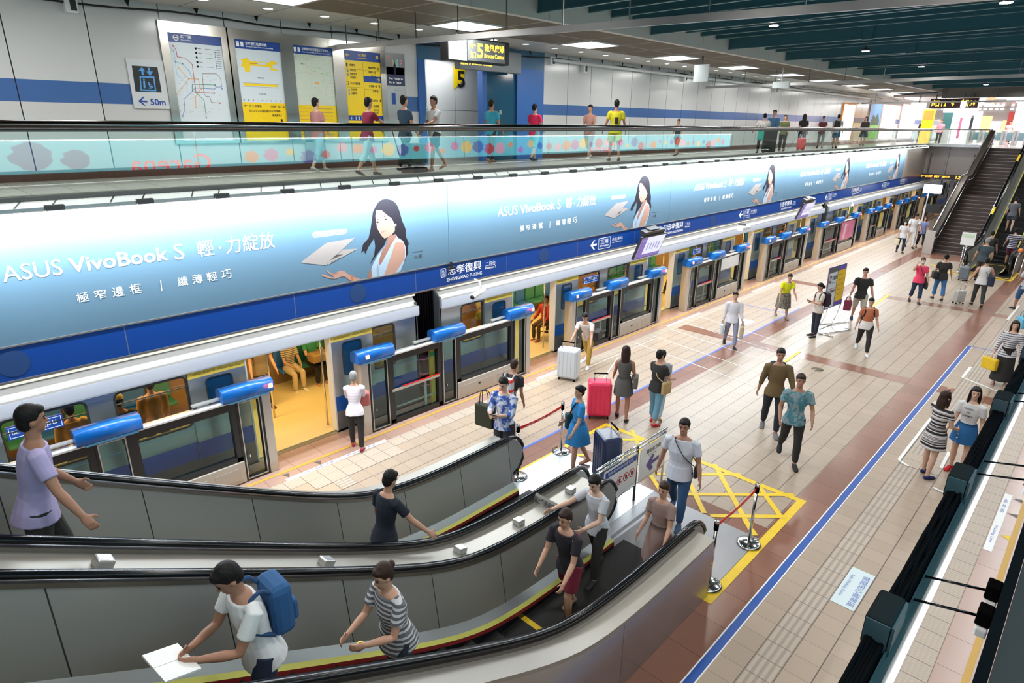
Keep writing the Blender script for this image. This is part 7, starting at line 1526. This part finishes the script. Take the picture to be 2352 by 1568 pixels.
backpack(p, 'red backpack at the right photo edge', (0.35, 0.02, 0.02))
p = person('person in blue shirt bending at the right photo edge, sky blue handbag', 21.2, 1.0, 0, 200, 1.55, ('shirt', (0.04, 0.13, 0.36)), ('pants', (0.015, 0.05, 0.12)), hair='short', skin=2, legs=(14, 8, -12, 10), arms=((20, 10, 30), (20, 10, 20)), q=1, sleeve=0.9, shoes=WHT, fat=1.15)
handbag((20.9, 1.28, 0.98), 30, 'sky blue handbag of the person in blue at the right photo edge', (0.12, 0.42, 0.6), 0.34, 0.28, 0.14, 0.16)
# --- gallery walkers
G = 4.7
p = person('woman in dark red top pushing forward behind the glass, nearest on the gallery', 7.5, 11.35, G, 0, 1.55, ('tee', (0.22, 0.015, 0.05)), ('pants', (0.35, 0.42, 0.42), 0.75), hair='short', skin=1, female=True, legs=(22, 12, -20, 14), arms=((50, 6, 10), (54, 6, 10)), q=1, lean=8)
e = empty('push_cart', (8.5, 11.3, G), label='small dark folding cart pushed along the gallery', cat='cart'); m = MB(); m.tube([(-0.35, -0.15, 1.0), (-0.1, -0.15, 0.2), (0.3, -0.15, 0.18)], 0.014, DARK, 6).tube([(-0.35, 0.15, 1.0), (-0.1, 0.15, 0.2), (0.3, 0.15, 0.18)], 0.014, DARK, 6); m.build('frame', e); MB().box(-0.1, 0.35, -0.18, 0.18, 0.22, 0.62, cloth((0.04, 0.06, 0.05)), 0.04).build('basket', e)
for a in (-0.05, 0.28): MB().tube([(a, -0.17, 0.07), (a, 0.17, 0.07)], 0.07, MATTE, 12).build('wheel', e)
person('man in dark blue shirt walking past the city poster', 8.75, 11.75, G, 0, 1.62, ('tee', (0.03, 0.07, 0.12)), ('pants', BLK), skin=1, legs=(16, 8, -16, 12), q=1)
person('person in pale grey shirt and dark shorts before the exit corridor', 9.45, 11.6, G, 180, 1.64, ('tee', (0.52, 0.56, 0.58)), ('shorts', (0.03, 0.03, 0.04), 0.45), skin=2, legs=(20, 12, -22, 14), arms=((44, 8, 30), (10, 8, 30)), q=1, shoes=(0.35, 0.18, 0.12))
person('person in dusty pink top walking before the street map', 7.4, 13.1, G, 10, 1.56, ('tee', (0.45, 0.22, 0.22)), ('pants', (0.25, 0.35, 0.38), 0.8), skin=0, female=True, legs=(18, 8, -18, 12), q=1, shoes=(0.5, 0.5, 0.5))
person('person in turquoise top before the blue portal', 12.7, 13.1, G, 10, 1.70, ('tee', (0.03, 0.30, 0.42)), ('pants', BLK), skin=2, legs=(18, 8, -18, 12), q=1, shoes=(0.3, 0.15, 0.1))
person('person in red t-shirt walking past the blue portal column', 14.3, 12.95, G, 10, 1.62, ('tee', (0.66, 0.02, 0.10)), ('shorts', (0.10, 0.35, 0.42), 0.6), skin=1, legs=(18, 8, -18, 12), arms=((14, 10, 50), (10, 10, 50)), q=1, shoes=(0.02, 0.02, 0.02))
person('person in pale salmon top holding a white bag on the gallery', 16.6, 12.7, G, 190, 1.66, ('tee', (0.45, 0.24, 0.2)), ('shorts', (0.45, 0.3, 0.28), 0.6), hair='short', skin=1, female=True, legs=(18, 8, -18, 12), arms=((14, 10, 60), (10, 10, 60)), q=1, shoes=WHT)
p = person('person in yellow football shirt with black number seen from behind', 16.3, 11.5, G, 45, 1.76, ('shirt', (0.62, 0.56, 0.02)), ('shorts', (0.5, 0.45, 0.02), 0.45), skin=2, legs=(14, 8, -14, 10), arms=((10, 16, 20), (8, 16, 20)), q=1)
m = MB(); m.text('1', (-0.135, 0.05, 1.05), (0, -1, 0), AV, 0.1, 0.2, INK, 0.04, off=0.01); m.text('MESSENGER'[:7], (-0.135, 0.12, 1.30), (0, -1, 0), AV, 0.24, 0.04, INK, 0.02, off=0.01) if False else None; m.build('shirt_number', p['e'])
person('child in dark top near the gallery wall stripe', 21.5, 12.4, G, 180, 1.30, ('tee', (0.03, 0.05, 0.05)), ('pants', (0.25, 0.18, 0.1), 0.8), skin=1, q=0)
p = person('short haired person in white t-shirt beside a dark trolley on the gallery', 26.3, 11.3, G, 30, 1.58, ('tee', (0.66, 0.64, 0.62)), ('pants', BLK), hair='short', skin=1, q=1, arms=((10, 30, 40), (8, 10, 20)), fat=1.2)
handbag((25.2, 10.9, G+0.95), 30, 'turquoise patterned tote bag on the trolley behind the glass', (0.03, 0.42, 0.33), 0.42, 0.42, 0.2, 0.14, 'tote_bag', (0.02, 0.25, 0.2))
suitcase(26.1, 10.9, G, 30, 'tall black trolley case behind the glass next to the turquoise tote', (0.015, 0.02, 0.02), h=0.85, w=0.5, d=0.4, hh=0.1, rough=0.6)
person('man in blue shirt and dark trousers striding on the gallery', 27.7, 11.5, G, 180, 1.76, ('shirt', (0.07, 0.17, 0.32)), ('pants', BLK), hair='short', skin=1, q=1, legs=(22, 6, -22, 16), sleeve=0.9)
person('person in olive top behind the blue shirt man', 29.9, 11.9, G, 200, 1.58, ('tee', (0.10, 0.12, 0.04)), ('pants', BLK), hair='short', skin=1, q=0)
person('person in dark top holding something pale at chest height', 31.0, 12.3, G, 200, 1.50, ('tee', (0.05, 0.03, 0.03)), ('pants', (0.2, 0.2, 0.2)), hair='short', skin=1, q=0, arms=((30, 6, 90), (30, 6, 90)))
person('long haired woman in black top and blue trousers on the gallery', 31.9, 11.8, G, 20, 1.66, ('tee', BLK), ('pants', (0.02, 0.08, 0.14)), hair='long', hcol='brown', skin=1, female=True, q=1)
suitcase(30.6, 11.3, G, 20, 'coral red case standing on the gallery behind the glass', (0.75, 0.10, 0.12), h=0.5, w=0.36, d=0.3, hh=0.2)
person('woman in dark red floral top with short hair on the gallery', 35.9, 12.3, G, 200, 1.62, ('tee', (0.10, 0.02, 0.04)), ('pants', (0.25, 0.28, 0.28), 0.8), hair='short', skin=1, female=True, q=1, arms=((20, 10, 50), (20, 10, 40)))
p = person('person in grey t-shirt and blue denim shorts with black backpack', 36.3, 11.7, G, 10, 1.72, ('tee', (0.36, 0.38, 0.42)), ('shorts', (0.04, 0.14, 0.25), 0.45), hair='short', skin=1, q=1)
backpack(p, 'black backpack on the gallery walker in denim shorts', BLK)
person('long haired woman in brown black coat before the glowing white poster', 44.0, 12.6, G, 190, 1.72, ('tunic', (0.03, 0.02, 0.02)), ('skirt', (0.03, 0.04, 0.05), 0.3), hair='long', hcol='brown', skin=1, female=True, q=0, fat=1.2, sleeve=0.9)
person('long haired person in dark coat before the pinkish poster', 57.0, 12.4, G, 190, 1.68, ('tunic', (0.03, 0.01, 0.02)), ('pants', (0.02, 0.05, 0.07)), hair='long', hcol='brown', skin=1, female=True, q=0, sleeve=0.9)
person('person in pink checked shirt near the yellow hall pillar', 55.5, 10.9, G, 190, 1.68, ('tee', (0.6, 0.3, 0.4)), ('pants', (0.02, 0.02, 0.03)), hair='short', skin=1, q=0)
hall = [(59.5, 7.4, (0.45, 0.46, 0.5), 'person in grey behind the booth counter, left one'), (61.5, 6.3, (0.6, 0.6, 0.62), 'person in white behind the booth counter, right one'),
    (50.5, 4.4, (0.03, 0.04, 0.05), 'man in dark shirt at the top of the stair handrail'), (60, 3.4, (0.35, 0.12, 0.15), 'person in wine coloured top in the hall crowd'), (57, 2.9, (0.08, 0.08, 0.09), 'person with dark backpack in the hall crowd'),
    (63, 2.6, (0.6, 0.45, 0.5), 'person in pale pink top in the hall crowd'), (55, 2.2, (0.03, 0.03, 0.03), 'person in black top and red trousers in the hall'), (62, 1.6, (0.3, 0.28, 0.2), 'person in khaki top in the hall at the right edge'), (58, 1.2, (0.5, 0.5, 0.5), 'person in light grey top at the right end of the hall crowd')]
for i, (x, y, c, l) in enumerate(hall): person(l, x, y, G, (200, 20, 30, 190, 10, 200, 30, 180, 10)[i], 1.62+0.03*(i % 4), ('tee', c), ('pants', (0.35, 0.02, 0.03) if i in (6,) else BLK), hair='long' if i in (3,) else 'short', q=0)
# --- passengers
ST = dict(seat=True, legs=(84, 86, 80, 84))
person('seated passenger in striped top and cream trousers inside the first train door', 6.0, 12.78, 0.0, 270, 1.60, ('tee', (0.5, 0.42, 0.3), ('stripe', (0.12, 0.1, 0.08), 0.04)), ('pants', (0.62, 0.50, 0.32)), hair='long', skin=1, female=True, q=1, arms=((24, 6, 50), (24, 6, 50)), shoes=(0.7, 0.65, 0.5), **ST)
person('seated passenger in dark trousers reading inside the first train door', 6.55, 12.78, 0.0, 270, 1.68, ('tee', (0.04, 0.25, 0.12)), ('pants', BLK), skin=1, q=1, arms=((30, 6, 60), (30, 6, 60)), shoes=(0.5, 0.25, 0.08), **ST)
handbag((6.5, 12.35, 0.82), 0, 'tan bag on the lap of the reading passenger', (0.32, 0.20, 0.08), 0.44, 0.2, 0.3, 0.06)
person('standing passenger in brown trousers inside the first train door', 5.05, 12.1, 0.0, 265, 1.72, ('tee', (0.2, 0.15, 0.1)), ('pants', (0.05, 0.035, 0.02)), skin=1, q=1, legs=(2, 0, -3, 0), shoes=(0.10, 0.02, 0.02))
person('seated passenger with dark canvas shoes beside the first train door', 6.55, 10.62, 0.0, 90, 1.66, ('tee', (0.2, 0.18, 0.16)), ('pants', (0.05, 0.05, 0.05)), skin=1, q=1, shoes=(0.03, 0.03, 0.035), **ST)
person('standing passenger in tan coat behind the nearest train window', 1.55, 11.0, 0.0, 90, 1.66, ('shirt', (0.42, 0.28, 0.12)), ('pants', (0.2, 0.15, 0.08)), skin=1, q=1, sleeve=0.9)
person('passenger in tan jacket behind the second window from the left', 2.75, 11.2, 0.0, 90, 1.66, ('shirt', (0.35, 0.22, 0.10)), ('pants', (0.1, 0.08, 0.05)), skin=1, q=1, sleeve=0.9)
person('passenger with a yellow cap behind the second window from the left', 2.2, 10.9, 0.0, 80, 1.62, ('tee', (0.04, 0.04, 0.05)), ('pants', (0.05, 0.05, 0.05)), skin=2, q=1, cap=(0.6, 0.45, 0.05))
person('seated passenger in green inside the second train door', 11.9, 12.78, 0.0, 270, 1.62, ('tee', (0.35, 0.35, 0.15)), ('pants', (0.16, 0.2, 0.08)), hair='bob', skin=1, female=True, q=1, arms=((24, 6, 50), (24, 6, 50)), **ST)
person('seated passenger in pale top inside the second train door', 12.5, 12.78, 0.0, 270, 1.62, ('tee', (0.5, 0.45, 0.35)), ('pants', (0.05, 0.05, 0.05)), hair='short', skin=1, q=1, arms=((24, 6, 50), (24, 6, 50)), shoes=(0.05, 0.03, 0.02), **ST)
person('seated passenger with red sleeve and boots beside the second train door', 12.75, 11.0, 0.0, 180, 1.62, ('tee', (0.4, 0.03, 0.03)), ('pants', (0.07, 0.04, 0.02)), hair='short', skin=1, q=1, arms=((24, 6, 30), (24, 6, 30)), shoes=(0.3, 0.03, 0.03), sleeve=0.9, **ST)
person('passenger in dark clothes inside the third train door', 17.5, 11.2, 0.0, 270, 1.64, ('tee', (0.3, 0.12, 0.04)), ('pants', BLK), hair='short', skin=1, q=1)
person('woman passenger with orange lit face inside the fourth train door', 23.5, 10.9, 0.0, 250, 1.56, ('tee', (0.6, 0.45, 0.25)), ('pants', (0.1, 0.08, 0.06)), hair='long', skin=1, female=True, q=1)
person('woman passenger inside the fifth train door, orange top', 29.0, 10.9, 0.0, 250, 1.60, ('tee', (0.6, 0.2, 0.05)), ('pants', BLK), hair='long', skin=1, female=True, q=1)
for i, (x, c, l) in enumerate(((9.15, (0.35, 0.16, 0.06), 'passenger in brown behind the first window of the second car'), (13.2, (0.4, 0.28, 0.12), 'passenger in tan behind the window before the third screen'), (15.2, (0.12, 0.10, 0.10), 'passenger in black behind the window after the second door'), (19.6, (0.45, 0.10, 0.05), 'passenger in red brown behind a window of the second car'), (21.3, (0.42, 0.36, 0.2), 'passenger in khaki behind a window of the second car'))):
    person(l, x, 11.0, 0.0, 90, 1.64, ('shirt', c), ('pants', BLK), hair='short', skin=1, q=0)
# notice board on its steel easel
e = empty('notice_board', (0, 0, 0), label='leaning double notice board on a steel easel, white and yellow halves', cat='notice board')
m = MB(); u = (1.06, -0.10, 0); a0 = Vector((19.3, 5.72, 0.62)); U_ = Vector((1.05, -0.1, 0)).normalized(); V_ = Vector((0.06, 0.05, 1)).normalized(); N_ = U_.cross(V_)
def brd(x0, x1, z0, z1, mt, off=0.0): m.flat([(x0, z0), (x1, z0), (x1, z1), (x0, z1)], a0, U_, V_, mt, off)
bp_ = [a0+U_*a+V_*b_+N_*o_ for a in (-0.03, 1.15) for b_ in (-0.03, 1.22) for o_ in (-0.03, 0.0)]
m.add(bp_, [(0, 1, 3, 2), (4, 6, 7, 5), (0, 4, 5, 1), (2, 3, 7, 6), (0, 2, 6, 4), (1, 5, 7, 3)], mat('board_frame', (0.12, 0.10, 0.22), 0.4))
brd(0.0, 0.54, 0.0, 1.05, MAPW, 0.003); brd(0.0, 0.54, 1.05, 1.19, mat('board_grey', (0.10, 0.11, 0.12), 0.4), 0.003); brd(0.58, 1.12, 0.12, 1.06, mat('board_yellow', (0.85, 0.55, 0.03), 0.4), 0.003); brd(0.58, 1.12, 1.06, 1.19, mat('board_violet', (0.12, 0.09, 0.45), 0.4), 0.003); brd(0.58, 1.12, 0.0, 0.12, mat('board_violet', ()), 0.003)
brd(0.05, 0.17, 0.75, 0.97, mat('line_brown_dark', (0.2, 0.05, 0.03), 0.5), 0.005); brd(0.04, 0.5, 0.56, 0.58, LC['r'], 0.005); brd(0.04, 0.12, 0.45, 0.52, LC['g'], 0.005)
m.text('BR', a0+U_*0.06+V_*0.82, U_, V_, 0.1, 0.08, WINK, 0.02, off=0.008); m.text('文湖線', a0+U_*0.2+V_*0.82, U_, V_, 0.3, 0.13, INK, 0.02, off=0.006); m.text('Transfer to Line', a0+U_*0.2+V_*0.72, U_, V_, 0.28, 0.04, INK, 0, off=0.006)
m.text('轉乘資訊', a0+U_*0.16+V_*0.44, U_, V_, 0.33, 0.09, INK, 0.02, off=0.006)
for k in range(5): m.text('出口 %d' % (k+1), a0+U_*0.66+V_*(0.9-0.15*k), U_, V_, 0.36, 0.06, mat('board_ink', (0.25, 0.14, 0.02), 0.5), 0, off=0.006)
m.build('board', e); m = MB()
m.tube(spl([(19.5, 5.7, 0.62), (19.25, 5.7, 0.3), (18.85, 5.75, 0.03), (18.7, 5.2, 0.02)], 5), 0.016, CHROME, 8); m.tube(spl([(20.35, 5.6, 0.62), (20.1, 5.6, 0.3), (19.9, 5.6, 0.03), (19.8, 5.1, 0.02)], 5), 0.016, CHROME, 8)
m.tube([(18.62, 5.55, 0.02), (19.75, 5.05, 0.02), (20.6, 5.3, 0.02), (19.6, 5.95, 0.02)], 0.014, CHROME, 8, closed=True); m.tube([(18.85, 5.75, 0.02), (20.0, 5.62, 0.02)], 0.014, CHROME, 8); m.build('easel', e)
m = MB(); m.add([(18.75, 5.56, 0.012), (19.25, 5.34, 0.012), (19.7, 5.62, 0.012), (19.2, 5.84, 0.012)], [(0, 1, 2, 3)], mat('easel_plate', (0.55, 0.58, 0.6), 0.15, 0.6)).add([(19.3, 5.32, 0.012), (19.75, 5.12, 0.012), (20.4, 5.32, 0.012), (19.8, 5.6, 0.012)], [(0, 1, 2, 3)], mat('easel_plate', ())); m.build('base_plate', e)
